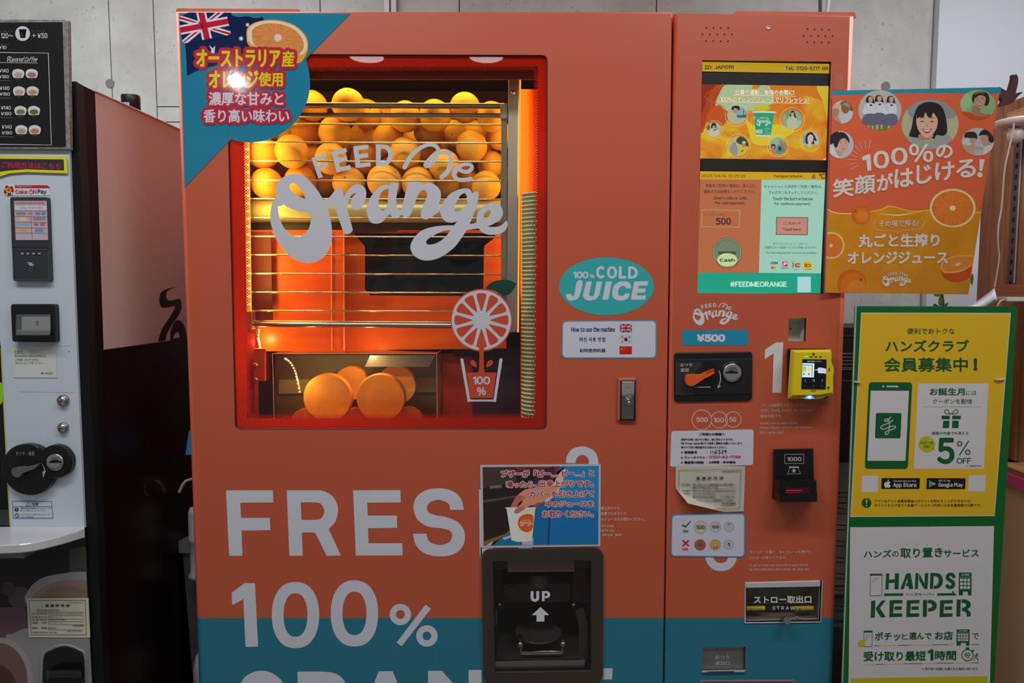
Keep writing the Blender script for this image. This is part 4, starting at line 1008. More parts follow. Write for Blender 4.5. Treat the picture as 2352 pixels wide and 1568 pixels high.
sx0, sx1 = sE(612, 0)[0], sE(660, 0)[0]
A.poly([sE(*p) for p in smooth([(588, 830), (588, 858), (588, 858), (612, 880), (612, 1080), (590, 1112), (590, 1112), (682, 1112), (682, 1112), (660, 1080), (660, 880), (684, 858), (684, 858), (684, 830)], 3)], er, 6)
A.poly([sE(*p) for p in [(487, 1112), (785, 1112), (750, 1368), (525, 1368)]], er, 4)
A.stroke([sE(440, 985), sE(510, 1392), sE(768, 1392), sE(830, 985)], gw, 3, 7.2, sm=False); A.disc(*sE(510, 1392), 3.6, gw, 3); A.disc(*sE(768, 1392), 3.6, gw, 3)
for sgn in (1, -1):
    A.poly([sE(636 + sgn * (x - 636), y) for x, y in smooth([(590, 1060), (590, 1060), (545, 1045), (520, 1012), (530, 990), (555, 988), (580, 1012)], 4)], er, 3)
A.text('100', *sE(550, 1150), *sE(722, 1232), gw, 8, b=1.0); A.text('%', *sE(590, 1258), *sE(681, 1340), gw, 8, b=.8)
A.done()

# ------------------------------------------------------------------ lettering painted on the doors
A = Art(FY(0.0), jm, part='door_lettering'); dw = gw2
def sF(x, y): return (440 + x / 3.2132, 1080 + y / 3.2132)
A.poly([sF(*p) for p in [(254,147),(601,147),(604,236),(360,238),(365,350),(578,350),(582,441),(369,444),(376,630),(277,630)]], dw)
A.poly([sF(*p) for p in smooth([(702,147),(702,147),(900,147),(970,152),(1035,185),(1075,250),(1080,310),(1060,380),(1012,432),(1012,432),(1102,628),(1102,628),(996,630),(996,630),(920,475),(905,458),(905,458),(814,457),(814,457),(821,630),(821,630),(722,630),(722,630)], 4)], dw,
       holes=[[sF(*p) for p in smooth([(806,236),(806,236),(910,236),(955,248),(980,298),(960,350),(915,364),(811,365),(811,365)], 4)]])
A.poly([sF(*p) for p in [(1192,147),(1541,145),(1544,236),(1296,238),(1300,333),(1515,333),(1518,424),(1302,427),(1307,537),(1556,537),(1558,627),(1212,628)]], dw)
A.poly([sF(*p) for p in smooth([(2010,291),(2010,291),(1910,292),(1910,292),(1895,245),(1825,217),(1760,235),(1737,275),(1750,310),(1800,330),(1880,345),(1960,378),(2005,430),(2018,500),(1995,570),(1930,620),(1825,634),(1720,612),(1655,550),(1634,468),(1634,468),(1733,466),(1733,466),(1755,525),(1830,550),(1900,530),(1923,483),(1905,445),(1840,427),(1740,412),(1665,360),(1638,280),(1655,205),(1720,150),(1820,132),(1920,150),(1985,205)], 5)], dw)
A.poly([sF(*p) for p in [(390,832),(468,832),(491,1300),(398,1302),(382,950),(300,995),(296,902)]], dw)
for x, y in ((767, 1067), (1202, 1055)):
    o = [sF(x + 175 * math.copysign(abs(math.cos(a)) ** .86, math.cos(a)) * (1 if 1 else 1) + (y - 1067) * 0, y + 244 * math.copysign(abs(math.sin(a)) ** .92, math.sin(a))) for a in [i * PI / 32 for i in range(64)]]
    i_ = [sF(x + 88 * math.copysign(abs(math.cos(a)) ** .86, math.cos(a)), y + 160 * math.copysign(abs(math.sin(a)) ** .92, math.sin(a))) for a in [i * PI / 32 for i in range(64)]]
    A.put(o + i_, [(k, (k + 1) % 64, 64 + (k + 1) % 64, 64 + k) for k in range(64)], dw, 1)
A.ring(*sF(1541, 1063), 79 / 3.21, 47 / 3.21, dw, 1, n=40); A.ring(*sF(1737, 1221), 79 / 3.21, 47 / 3.21, dw, 1, n=40)
A.poly([sF(*p) for p in [(1727,989),(1767,1020),(1551,1297),(1513,1270)]], dw)
# last line, cut by the picture's edge: O R A N (hatch) E
A.poly(smooth([(548, 1600), (550, 1575), (562, 1555), (582, 1543), (603, 1540), (624, 1545), (645, 1560), (654, 1580), (656, 1610), (645, 1660), (600, 1684), (560, 1660)], 5), dw,
       holes=[smooth([(574, 1600), (580, 1582), (602, 1570), (622, 1582), (628, 1610), (620, 1650), (600, 1660), (580, 1650)], 5)])
A.poly(smooth([(683, 1542), (683, 1542), (756, 1543), (785, 1556), (800, 1585), (790, 1620), (760, 1640), (718, 1640), (718, 1640), (720, 1692), (720, 1692), (687, 1692), (687, 1692)], 4), dw, holes=[smooth([(716, 1571), (716, 1571), (752, 1571), (768, 1590), (752, 1612), (718, 1612), (718, 1612)], 3)])
A.poly([(738, 1636), (776, 1628), (806, 1692), (768, 1692)], dw)
A.poly([(870, 1541), (902, 1541), (964, 1692), (928, 1692), (915, 1662), (858, 1662), (846, 1692), (810, 1692)], dw, holes=[[(886, 1582), (870, 1634), (902, 1634)]])
A.poly([(983, 1540), (1015, 1540), (1077, 1610), (1076, 1538), (1106, 1538), (1108, 1692), (1080, 1692), (1012, 1590), (1014, 1692), (985, 1692)], dw)
A.poly([(1384, 1534), (1407, 1534), (1406, 1560), (1384, 1560)], dw)
# hidden letter H of FRESH behind the picture sticker and hatch
A.poly([(1100, 1124), (1104, 1124), (1107, 1278), (1102, 1276)], dw); A.rect(1104, 1256, 1133, 1280, dw); A.rect(1191, 1254, 1222, 1262, dw)
# "2" top arch
A.poly([(1080 + x / 5.113, 1000 + y / 5.113) for x, y in smooth([(1124, 323), (1124, 323), (1135, 240), (1195, 160), (1275, 132), (1345, 130), (1425, 158), (1480, 215), (1503, 290), (1503, 345), (1503, 345), (1392, 345), (1392, 345), (1390, 280), (1355, 240), (1315, 228), (1268, 245), (1243, 290), (1237, 323), (1237, 323)], 5)], dw)
# "3" bottom arch on the right door
A.poly([(1520 + x / 4.611, 980 + y / 4.611) for x, y in smooth([(457, 1375), (457, 1375), (480, 1440), (530, 1500), (600, 1525), (680, 1520), (745, 1485), (785, 1425), (795, 1375), (795, 1375), (705, 1378), (705, 1378), (685, 1420), (640, 1442), (590, 1435), (555, 1405), (545, 1378), (545, 1378)], 5)], dw)
# "1"
A.poly([(1540 + x / 4.612, 670 + y / 4.612) for x, y in [(1120, 535), (1195, 535), (1174, 1068), (1080, 1068), (1092, 652), (998, 714), (1001, 612)]], mat('white_vinyl', rgb(222, 222, 228), 0.5))
sm_ = mat('small_lettering', rgb(226, 206, 196), 0.5)
def line1(t, x0, y0, x1, y1, dy=0, b=.25): A.text(t, x0, y0, x1, y1, sm_, 3, b=b, dy=dy)
line1('来上がりです。', 1380, 1163, 1426, 1171); line1('用意されますので、', 1380, 1175.5, 1441, 1183); line1('のジュースをお取りください。', 1380, 1188, 1481, 1196)
line1("it's ready.", 1381, 1204, 1411, 1211); line1('ng for you.', 1380, 1214, 1411, 1222); line1('out your juice!', 1383, 1224, 1427, 1232)
sm_ = mat('small_lettering', rgb(222, 180, 164), 0.5)
line1('コインか紙幣を入れてください。', 1747, 926, 1853, 935, -1); line1('50円, 100円, 500円, 1000円札が', 1747, 939, 1865, 947, -1); line1('使用可能です。', 1746, 952, 1797, 960, -1)
line1('Insert coins or paper money.', 1745, 969, 1834, 976, -1); line1('50yen, 100yen, 500yen, and 1000yen', 1745, 979, 1864, 986, -1); line1('bills can be used.', 1745, 989, 1800, 996, 0)
sm_ = mat('small_lettering', rgb(226, 186, 172), 0.5)
line1('下のカバーを開け、中のプレートを押すと、', 1721, 1264, 1866, 1272, -1); line1('ストローが落ちてきます。', 1720, 1277, 1807, 1285, -1)
line1('To get a straw, use the knob to open the lid.', 1720, 1295, 1856, 1302, -1); line1('Tap the inside plate and a straw will drop out.', 1719, 1304, 1859, 1312, -1)
# coin rings
cr = mat('white_vinyl', rgb(222, 214, 212), 0.5)
A.ring(1612, 964, 23.5, 1.5, cr, 2, n=40); A.ring(1652, 964, 19.5, 1.5, cr, 2, n=36); A.ring(1684, 963, 18.5, 1.5, cr, 2, n=36)
A.disc(1612, 964, 22, coral, 3); A.disc(1652, 964, 0.5, coral, 3)
A.text('500', 1599, 958, 1626, 969, cr, 5, b=.6); A.text('100', 1639, 959, 1663, 970, cr, 5, b=.6); A.text('50', 1675, 958, 1691, 969, cr, 5, b=.6)
# light strips beside the screen (faded tape mark) and stains
A.poly([(1914, 168), (1918, 166), (1937, 168), (1936, 206), (1914, 206), (1915, 176)], mat('tape_mark', rgb(196, 106, 76), 0.45), 1)
A.part('price_sticker')
A.rect(1567, 758, 1718, 793, mat('teal_vinyl', rgb(30, 146, 186), 0.4), 1)
A.text('¥500', 1600, 767, 1666, 785, mat('white_vinyl', rgb(226, 214, 224), 0.5), 6, b=1.7, n=8)
A.part('small_logo')
logo(A, mat('white_vinyl', rgb(222, 216, 218), 0.5), 2, (1591, 695, 1695.5, 747, 0))
A.part('cold_juice_sticker')
tq = mat('turquoise_vinyl', rgb(52, 178, 178), 0.4)
A.disc(1393, 657.5, 109, tq, 1, ry=66.5, n=80)
jw = mat('white_vinyl', rgb(214, 216, 228), 0.5)
def sJ(x, y): return (1260 + x / 3.733, 560 + y / 3.733)
A.text('100', *sJ(210, 236), *sJ(342, 296), jw, 4, b=1.1); A.text('%', *sJ(352, 258), *sJ(395, 295), jw, 4, b=.6)
def cring(x0, y0, x1, y1, w, a0, a1):
    a, b_ = sJ(x0, y0), sJ(x1, y1); cx, cy = (a[0] + b_[0]) / 2, (a[1] + b_[1]) / 2; rx, ry = (b_[0] - a[0]) / 2, (b_[1] - a[1]) / 2
    o = arc(cx, cy, rx, ry, a0, a1, 28); i = arc(cx, cy, rx - w, ry - w, a0, a1, 28); n = 29 if abs(a1 - a0) < 360 else 28
    A.put(o + i, [(k, (k + 1) % n, n + (k + 1) % n, n + k) for k in range(n if abs(a1 - a0) >= 360 else n - 1)], jw, 4)
cring(408, 190, 490, 298, 6, 38, 322); cring(500, 190, 588, 298, 6, 0, 360)
A.poly([sJ(*p) for p in [(603, 192), (627, 192), (626, 275), (664, 275), (663, 298), (600, 298)]], jw, 4)
A.poly([sJ(*p) for p in smooth([(684, 192), (684, 192), (725, 194), (756, 215), (765, 245), (757, 275), (726, 296), (681, 298), (681, 298)], 4)], jw, 4, holes=[[sJ(*p) for p in smooth([(706, 214), (706, 214), (725, 217), (742, 245), (724, 275), (704, 276), (704, 276)], 4)]])
for q in ([(243,323),(292,323),(268,435),(240,475),(190,486),(158,470),(150,430),(150,430),(192,428),(192,428),(205,445),(222,435)],
          [(325,323),(325,323),(371,322),(371,322),(350,425),(352,442),(372,447),(390,435),(412,322),(412,322),(460,322),(460,322),(436,430),(410,470),(365,485),(320,478),(298,455),(298,425)]):
    A.poly([sJ(*p) for p in smooth(q, 4)], jw, 4)
A.poly([sJ(*p) for p in [(492,322),(542,322),(512,479),(462,479)]], jw, 4)
A.poly([sJ(*p) for p in smooth([(708,380),(708,380),(662,382),(662,382),(655,365),(635,360),(608,375),(595,410),(600,438),(620,445),(645,440),(655,425),(655,425),(700,425),(700,425),(680,465),(640,484),(595,484),(555,462),(546,415),(560,360),(605,325),(655,320),(695,335)], 4)], jw, 4)
A.poly([sJ(*p) for p in [(735,320),(855,320),(847,358),(775,358),(770,382),(834,382),(828,418),(762,418),(756,442),(836,442),(828,478),(705,478)]], jw, 4)
A.done()

# how-to-use sticker
def uk(A, f, L, k=1.0, bl=None, wt=None, rd=None, clip=None):   # f maps the unit square (u right, v down)
    P = lambda pts: [f(*p) for p in pts]
    A.poly(P([(0, 0), (1, 0), (1, 1), (0, 1)]), bl, L, clip=clip)
    for s_ in (1, -1):
        q = (lambda u, v: (u, v)) if s_ == 1 else (lambda u, v: (u, 1 - v))
        A.poly(P([q(0, 0), q(.10, 0), q(1, .88), q(1, 1), q(.9, 1), q(0, .12)]), wt, L + 1, clip=clip)
        A.poly(P([q(0, 0.0), q(.04, 0), q(.42, .37), q(.36, .37), q(0, .06)] if s_ == 1 else [q(0, .0), q(0, .05), q(.38, .42), q(.42, .38)]), rd, L + 2, clip=clip)
        A.poly(P([q(1, 1), q(.96, 1), q(.58, .63), q(.64, .63), q(1, .94)]), rd, L + 2, clip=clip)
    A.poly(P([(.40, 0), (.60, 0), (.60, 1), (.40, 1)]), wt, L + 3, clip=clip); A.poly(P([(0, .33), (1, .33), (1, .67), (0, .67)]), wt, L + 3, clip=clip)
    A.poly(P([(.44, 0), (.56, 0), (.56, 1), (.44, 1)]), rd, L + 4, clip=clip); A.poly(P([(0, .40), (1, .40), (1, .60), (0, .60)]), rd, L + 4, clip=clip)
HS = rq([(1291, 737), (1508, 735), (1508, 823), (1290, 823)], 12)
st = thing('instruction_sticker', 'white rounded how-to-use sticker with three flags on the juice machine door', 'sticker')
slab('backing', HS, -0.0008, 0.0007, mat('blue_edge', rgb(70, 170, 200), 0.4), st)
A = Art(FY(-0.0008), st, part='sticker_print')
sw = mat('sticker_white', rgb(216, 216, 230), .4); nk = mat('print', rgb(22, 22, 26), .5)
A.poly(rq([(1293.5, 739), (1505.5, 737.5), (1505.5, 820.5), (1292.5, 820.5)], 10), sw, 1)
A.text('How to use the machine', 1312, 750, 1413, 762, nk, 4, b=.5); A.text('머신 사용 방법', 1331, 774, 1390, 785, nk, 4, b=.5); A.text('如何使用机器', 1331, 800, 1391, 809.5, nk, 4, b=.5)
fr = mat('print', rgb(206, 24, 36), .5); fb = mat('print', rgb(22, 34, 92), .5)
uk(A, lambda u, v: (1423.5 + 28 * u, 744 + 19 * v), 2, bl=fb, wt=sw, rd=fr)
A.frame(quad(1423.5, 769.5, 1451.5, 788.5), .6, mat('print', rgb(170, 170, 180), .5), 2)
A.disc(1437.5, 779, 4.6, fr, 3); A.poly(arc(1437.5, 779, 4.6, a0=10, a1=190, n=16), fb, 4); A.disc(1435.3, 778.6, 2.3, fr, 5); A.disc(1439.7, 779.4, 2.3, fb, 5)
for sx_, sy_ in ((-1, -1), (1, -1), (-1, 1), (1, 1)):
    for k in (-1, 0, 1):
        x = 1437.5 + sx_ * 8 + k * 1.1 * sx_ * sy_ * -1; y = 779 + sy_ * 5.2 + k * 1.4 * .8
        A.line(x - 1.6, y + 1.0 * sx_ * sy_ * -1, x + 1.6, y - 1.0 * sx_ * sy_ * -1, .8, nk, 4)
A.rect(1423, 795, 1451.5, 813.5, mat('print', rgb(206, 16, 20), .5), 3)
def star(x, y, r, m, L, n=5, rot=-90, inn=.4): A.poly([(x + (r if i % 2 == 0 else r * inn) * math.cos(math.radians(rot + 180 / n * i)), y + (r if i % 2 == 0 else r * inn) * math.sin(math.radians(rot + 180 / n * i))) for i in range(2 * n)], m, L)
ys = mat('print', rgb(240, 200, 30), .5)
star(1428, 801, 2.8, ys, 5)
for x, y in ((1433, 797), (1435, 799.5), (1435, 803), (1433, 806)): star(x, y, 1.1, ys, 5)
A.done()

# teal corner sticker with flag, orange slice and outlined writing
t = thing('corner_sticker', 'large teal corner sticker with flag, orange slice and red-outlined writing', 'sticker')
circ = [(575 + 137 * math.cos(math.radians(a)), 189 + 138 * math.sin(math.radians(a))) for a in range(-23, 110, 5)]
CS = [(413, 31), (805, 31), (703, 135)] + circ[1:] + [(532, 318), (424, 430)]
CMAT = mat('teal_gloss_vinyl', rgb(34, 134, 166), 0.07, bump=(38, 0.10), coat=0.4)
slab('backing', CS, -0.0008, 0.0006, CMAT, t)
A = Art(FY(-0.0008), t, part='flag')
def gl(r, g, b): return mat('gloss_print', rgb(r, g, b), 0.07, bump=(38, 0.10), coat=0.4)
def s5(x, y): return (400 + x / 3.564, y / 3.564)
clipS = [(414, 31), (805, 31), (711, 128), (711, 240), (600, 325), (530, 319), (425, 428)]
A.poly([s5(*p) for p in smooth([(45, 150), (45, 150), (110, 105), (200, 103), (300, 103), (467, 103), (467, 103), (475, 125), (530, 140), (600, 132), (660, 148), (725, 138), (725, 138), (735, 200), (730, 420), (240, 560), (105, 620), (105, 620), (98, 450), (80, 300)], 4)], gl(16, 34, 78), 1)
cc = [s5(65, 102), s5(465, 102), s5(465, 420), s5(60, 420)]
uk(A, lambda u, v: s5(245 + 197 * (2 * u - 1) + 25 * (2 * v - 1), 210 - 37 * (2 * u - 1) + 110 * (2 * v - 1)), 2, bl=gl(20, 44, 92), wt=gl(232, 232, 240), rd=gl(206, 26, 52), clip=[s5(45, 102), s5(465, 102), s5(465, 420), s5(45, 420)])
for x, y, r in ((600, 203, 17), (548, 315, 20)):
    X, Y = s5(x, y); star(X, Y, r / 3.0, gl(225, 232, 240), 3, n=7, inn=.45)
A.poly([s5(*p) for p in [(285, 370), (315, 395), (335, 375), (330, 440), (300, 430), (305, 408)]], gl(225, 232, 240), 3)
A.part('orange_slice')
A.poly([s5(*p) for p in smooth([(592, 300), (600, 230), (660, 185), (760, 163), (880, 170), (1000, 215), (1080, 300), (1097, 390), (1070, 470), (1010, 520), (880, 480), (700, 420), (610, 370)], 6)], gl(245, 170, 60), 3)
A.poly([s5(*p) for p in smooth([(600, 295), (610, 235), (665, 192), (760, 170), (880, 178), (995, 222), (1070, 300), (1088, 385), (1060, 440), (1005, 440), (880, 380), (700, 390), (620, 350)], 6)], gl(246, 224, 190), 4)
ofl = bpy.data.materials.new('citrus_flesh'); ofl.use_nodes = True; nt = ofl.node_tree; b_ = nt.nodes['Principled BSDF']; b_.inputs['Roughness'].default_value = .12
def citrus(cx, cy, cz_, name='citrus_flesh', base=(0.86, 0.24, 0.02), hi=(0.95, 0.40, 0.07), rough=0.3, emi=0):
    m = bpy.data.materials.new(name); m.use_nodes = True; nt = m.node_tree; N = nt.nodes; Lk = nt.links; b = N['Principled BSDF']; b.inputs['Roughness'].default_value = rough
    g = N.new('ShaderNodeNewGeometry'); v = N.new('ShaderNodeVectorMath'); v.operation = 'SUBTRACT'; v.inputs[1].default_value = (cx, cy, cz_); Lk.new(g.outputs['Position'], v.inputs[0])
    sp = N.new('ShaderNodeSeparateXYZ'); Lk.new(v.outputs[0], sp.inputs[0])
    at = N.new('ShaderNodeMath'); at.operation = 'ARCTAN2'; Lk.new(sp.outputs['Z'], at.inputs[0]); Lk.new(sp.outputs['X'], at.inputs[1])
    ln = N.new('ShaderNodeVectorMath'); ln.operation = 'LENGTH'; Lk.new(v.outputs[0], ln.inputs[0])
    cb = N.new('ShaderNodeCombineXYZ'); m1 = N.new('ShaderNodeMath'); m1.operation = 'MULTIPLY'; m1.inputs[1].default_value = 14; Lk.new(at.outputs[0], m1.inputs[0]); Lk.new(m1.outputs[0], cb.inputs[0])
    m2 = N.new('ShaderNodeMath'); m2.operation = 'MULTIPLY'; m2.inputs[1].default_value = 70; Lk.new(ln.outputs['Value'], m2.inputs[0]); Lk.new(m2.outputs[0], cb.inputs[1])
    n = N.new('ShaderNodeTexNoise'); n.inputs['Scale'].default_value = 1.0; n.inputs['Detail'].default_value = 3; Lk.new(cb.outputs[0], n.inputs['Vector'])
    r = N.new('ShaderNodeValToRGB'); r.color_ramp.elements[0].position = .35; r.color_ramp.elements[1].position = .68; r.color_ramp.elements[0].color = (*base, 1); r.color_ramp.elements[1].color = (*hi, 1)
    Lk.new(n.outputs['Fac'], r.inputs['Fac']); Lk.new(r.outputs['Color'], b.inputs['Base Color'])
    return m
cc_ = PY(*s5(850, 305), 0)
A.poly([s5(*p) for p in smooth([(637, 290), (645, 240), (700, 205), (780, 190), (880, 200), (980, 240), (1045, 310), (1062, 380), (1030, 435), (980, 460), (880, 440), (760, 425), (660, 370)], 6)], citrus(*cc_, rough=.1, base=(0.72, 0.22, 0.05), hi=(0.86, 0.36, 0.11)), 5)
star(*s5(850, 308), 11, gl(240, 222, 196), 6, n=9, rot=-80, inn=.62)
A.part('writing')
hr = gl(196, 44, 66); yw = gl(236, 214, 20); wt = gl(224, 214, 226)
def big(t_, x0, y0, x1, y1, m, b, h): A.text(t_, *s5(x0, y0), *s5(x1, y1), m, 10, b=b, n=12, halo=(h, hr))
big('オーストラリア', 180, 402, 870, 550, yw, 1.5, 7.5); big('産', 880, 415, 985, 548, yw, .9, 7.5)
big('オレンジ', 282, 575, 690, 722, yw, 1.5, 7.0); big('使用', 690, 590, 890, 708, yw, .9, 7.0)
big('濃厚な甘みと', 283, 752, 895, 864, wt, .8, 6.5); big('香り高い味わい', 240, 893, 942, 1003, wt, .8, 6.5)
A.done()

# ------------------------------------------------------------------ picture sticker above the cup hatch
t = thing('picture_sticker', 'landscape picture sticker of a hand taking a cup, above the cup hatch', 'sticker')
slab('backing', [(1103, 1068), (1380, 1065), (1379, 1254), (1106, 1258)], -0.0012, 0.0008, mat('sticker_white', rgb(200, 198, 206), .4), t)
A = Art(FY(-0.0012), t, part='picture')
def sH(x, y): return (1080 + x / 5.113, 1000 + y / 5.113)
PC = [sH(145, 372), sH(1508, 357), sH(1503, 1275), sH(160, 1290)]
def Q(pts, c, L, sm=0, E=.50, holes=None):
    A.poly([sH(*p) for p in (smooth(pts, sm) if sm else pts)], mat('picture_ink', seen(*c, E), .35), L, clip=PC)
Q([(140, 350), (1520, 350), (1520, 1300), (140, 1300)], (34, 22, 22), 1)
Q([(760, 350), (1520, 350), (1520, 1300), (720, 1300), (760, 900)], (16, 84, 132), 2)
Q([(1060, 350), (1520, 350), (1520, 900), (1000, 760), (960, 560)], (26, 104, 154), 3, 0)
Q([(940, 830), (1520, 900), (1520, 1300), (915, 1300)], (18, 88, 138), 4)
Q([(930, 850), (948, 850), (925, 1300), (905, 1300)], (10, 52, 96), 5)
Q([(530, 350), (1120, 350), (990, 560), (930, 620), (880, 520), (760, 500), (730, 380), (540, 430)], (92, 40, 46), 3)
Q([(740, 430), (990, 360), (980, 480), (900, 560), (750, 560)], (60, 24, 38), 4)
Q([(140, 380), (530, 370), (545, 540), (150, 620)], (54, 42, 40), 2); Q([(150, 760), (560, 700), (560, 720), (150, 790)], (64, 58, 58), 2); Q([(230, 590), (370, 580), (370, 610), (230, 625)], (96, 86, 84), 3)
Q([(160, 1240), (420, 1150), (470, 1100), (480, 1150), (170, 1290)], (112, 76, 30), 3)
Q([(260, 1300), (420, 1150), (760, 1170), (760, 1300)], (12, 92, 124), 4); Q([(160, 1300), (270, 1240), (240, 1300)], (150, 148, 168), 5); Q([(380, 1200), (470, 1170), (480, 1195), (400, 1225)], (150, 148, 168), 5); Q([(550, 1230), (740, 1200), (740, 1290), (610, 1290), (610, 1240)], (140, 140, 165), 5)
Q([(960, 600), (1030, 460), (1120, 400), (1040, 640), (900, 780), (860, 700)], (176, 150, 140), 5, 4)
Q([(1000, 600), (700, 620), (620, 650), (560, 700), (510, 760), (475, 835), (480, 850), (540, 850), (570, 790), (620, 760), (590, 810), (540, 855), (515, 900), (545, 915), (590, 905), (640, 860), (700, 825), (780, 810), (840, 790), (900, 740), (1000, 680)], (176, 112, 86), 6, 3)
Q([(560, 700), (510, 760), (475, 835), (485, 848), (538, 850), (560, 800), (600, 760), (650, 730)], (150, 82, 70), 7, 3)
Q([(540, 855), (515, 895), (530, 912), (560, 912), (590, 890), (580, 862)], (140, 80, 96), 8, 3); Q([(720, 840), (800, 780), (850, 790), (780, 836)], (138, 60, 64), 7)
Q([(425, 850), (765, 850), (725, 1235), (640, 1248), (560, 1248), (485, 1228)], (196, 188, 172), 6.5, 0)
Q([(600, 850), (765, 850), (725, 1235), (650, 1248), (660, 1000)], (182, 172, 156), 6.8, 0)
Q([(405, 848), (420, 842), (765, 842), (775, 852), (765, 860), (425, 858)], (214, 206, 194), 7.5, 0)
Q([(545, 855), (515, 895), (530, 912), (560, 912), (600, 890), (650, 855), (640, 838), (570, 838)], (156, 92, 84), 8.4, 3)
Q([(560, 1020), (580, 960), (630, 928), (700, 922), (740, 945), (738, 1060), (715, 1115), (660, 1135), (600, 1110), (568, 1065)], (196, 72, 16), 8.8, 4)
logo(A, mat('picture_ink', rgb(225, 205, 190), .4), 10, (*sH(583, 985), *sH(738, 1065)), k=2)
hw = mat('picture_ink', rgb(226, 210, 214), .4); rt = mat('picture_ink', rgb(190, 58, 48), .4)
A.part('writing')
for tt, x0, y0, x1, y1 in (('ブザーが「ピー…', 362, 408, 1030, 490), ('ピー…」と', 1078, 405, 1455, 485), ('鳴ったら、', 425, 535, 780, 612), ('出来上がりです。', 808, 527, 1448, 608), ('カバーを引き上げて', 695, 650, 1455, 725), ('中のジュースを', 882, 768, 1452, 840), ('お取りください。', 848, 885, 1448, 962)):
    A.text(tt, *sH(x0, y0), *sH(x1, y1), rt, 16, b=.8, n=8, halo=(1.6, hw), dy=-.5, res=2)
A.done()

# ------------------------------------------------------------------ service notice, permit paper, coin chart on the right door
t = thing('service_notice', 'white rounded notice with contact number in red above the curled permit', 'notice')
NP = rq([(1542, 990), (1731, 986), (1730, 1068), (1539, 1072)], 6)
slab('sheet', NP, -0.0010, 0.0008, mat('sticker_white', rgb(216, 212, 224), .4), t)
A = Art(FY(-0.0010), t, part='writing')
def sN(x, y): return (1520 + x / 4.611, 980 + y / 4.611)
def W_(tt, x0, y0, x1, y1, m=nk, b=.35, dy=0): A.text(tt, *sN(x0, y0), *sN(x1, y1), m, 4, b=b, dy=dy)
W_('ご利用のお客様へ', 397, 62, 668, 94, b=.5); W_('故障やお問い合わせの際は、誠に恐れ入りますが、', 203, 121, 760, 146, b=.3); W_('ME Group Japan(株)まで直接ご連絡をお願いいたします。', 204, 160, 860, 190, b=.3); W_('併せて下記の管理番号もお知らせください。', 203, 204, 690, 230, b=.3)
for y in (270, 325, 379): A.disc(*sN(214, y), 1.8, nk, 4)
W_('管理番号', 238, 255, 375, 285, b=.5); W_(':', 476, 260, 482, 277); W_('フリーダイヤル', 238, 310, 460, 338, b=.5); W_(':', 474, 314, 481, 331); W_('電話受付時間', 238, 362, 442, 393, b=.5); W_(':', 474, 368, 481, 386); W_('24時間・年中無休', 497, 360, 785, 390, b=.5)
pk = mat('print', rgb(206, 66, 106), .5); W_('0120-92-1788', 500, 303, 838, 333, pk, .55)
hwk = nk
for pts in ([(518, 252), (520, 282)], [(541, 250), (543, 281)], [(585, 246), (568, 262), (560, 276), (570, 284), (582, 276), (574, 266), (562, 272)], [(600, 250), (616, 248), (608, 262), (618, 270), (612, 281), (598, 280)], [(634, 254), (644, 247), (650, 256), (640, 270), (632, 279), (652, 279)], [(682, 252), (670, 247), (663, 256), (672, 264), (682, 254), (680, 282)]):
    A.stroke([sN(*p) for p in pts], hwk, 4, 1.3)
A.done()
t = thing('permit_paper', 'crumpled cream permit paper with a curled lower left corner on the juice machine', 'notice')
pb = MB(); pm = mat('permit_cream', rgb(206, 198, 186), .45)
Pcorner = [(1552, 1070), (1712, 1072), (1708, 1174), (1590, 1178), (1566, 1166), (1553, 1148), (1551, 1135)]
NX, NYY = 14, 10; g = []
for j in range(NYY + 1):
    v = j / NYY
    for i in range(NX + 1):
        u = i / NX; x0 = 1552 - 1 * v; x1 = 1712 - 4 * v; x = x0 + (x1 - x0) * u; y = 1070 + (1 - u) * 0 + 108 * v - 4 * v * u
        c = max(0, (1 - u) * .75 + v - 1.22)           # curl of the lower left corner
        x += c * 55; y -= c * 42
        g.append(PY(x, y, -0.0016 - c * 0.03 - 0.0006 * math.sin(9 * u + 5 * v)))
fs = [(j * (NX + 1) + i, j * (NX + 1) + i + 1, (j + 1) * (NX + 1) + i + 1, (j + 1) * (NX + 1) + i) for j in range(NYY) for i in range(NX)]
pb.add(g, fs, pm, True); po = pb.build('sheet', t)
A = Art(FY(-0.0034), t, part='writing'); pkk = mat('print', rgb(84, 78, 72), .5)
A.line(*sN(182, 460), *sN(840, 452), .8, pkk, 2); A.line(*sN(840, 452), *sN(825, 862), .8, pkk, 2); A.line(*sN(182, 460), *sN(180, 690), .8, pkk, 2); A.line(*sN(470, 873), *sN(825, 862), .8, pkk, 2)
W_('4渋衛生食許第1040号', 635, 465, 817, 481, pkk, .15, -1); W_('営 業 許 可 済', 365, 527, 655, 560, pkk, .6, -.6)
for y, a, b2, x1 in ((602, '許可業種', '調理の機能を有する自動販売機により食品を調理し、', 780), (634, '', '調理された食品を販売する営業', 597), (668, '有効期間', '令和 5年 3月23日から令和10年 3月31日まで', 790), (702, '営業者氏名', 'ME Group Japan株式会社', 567), (735, '設置場所', '東京都渋谷区宇田川町12番18号', 563), (769, '屋 号', 'FEED ME オレンジジュース自動販売機 ハンズ渋谷店', 755)):
    if a: W_(a, 209, y, 302, y + 17, pkk, .15)
    W_(b2, 325, y - 2, x1, y + 16, pkk, .15, -.5)
    A.line(*sN(322, y + 20), *sN(796, y + 16), .6, pkk, 2)
W_('ハンズ渋谷店 1A階', 622, 728, 768, 744, pkk, .15); W_('渋谷区保健所', 636, 800, 786, 824, pkk, .3)
A.done()
t = thing('coin_chart_sticker', 'blue-edged rounded chart of accepted and refused coins on the juice machine', 'sticker')
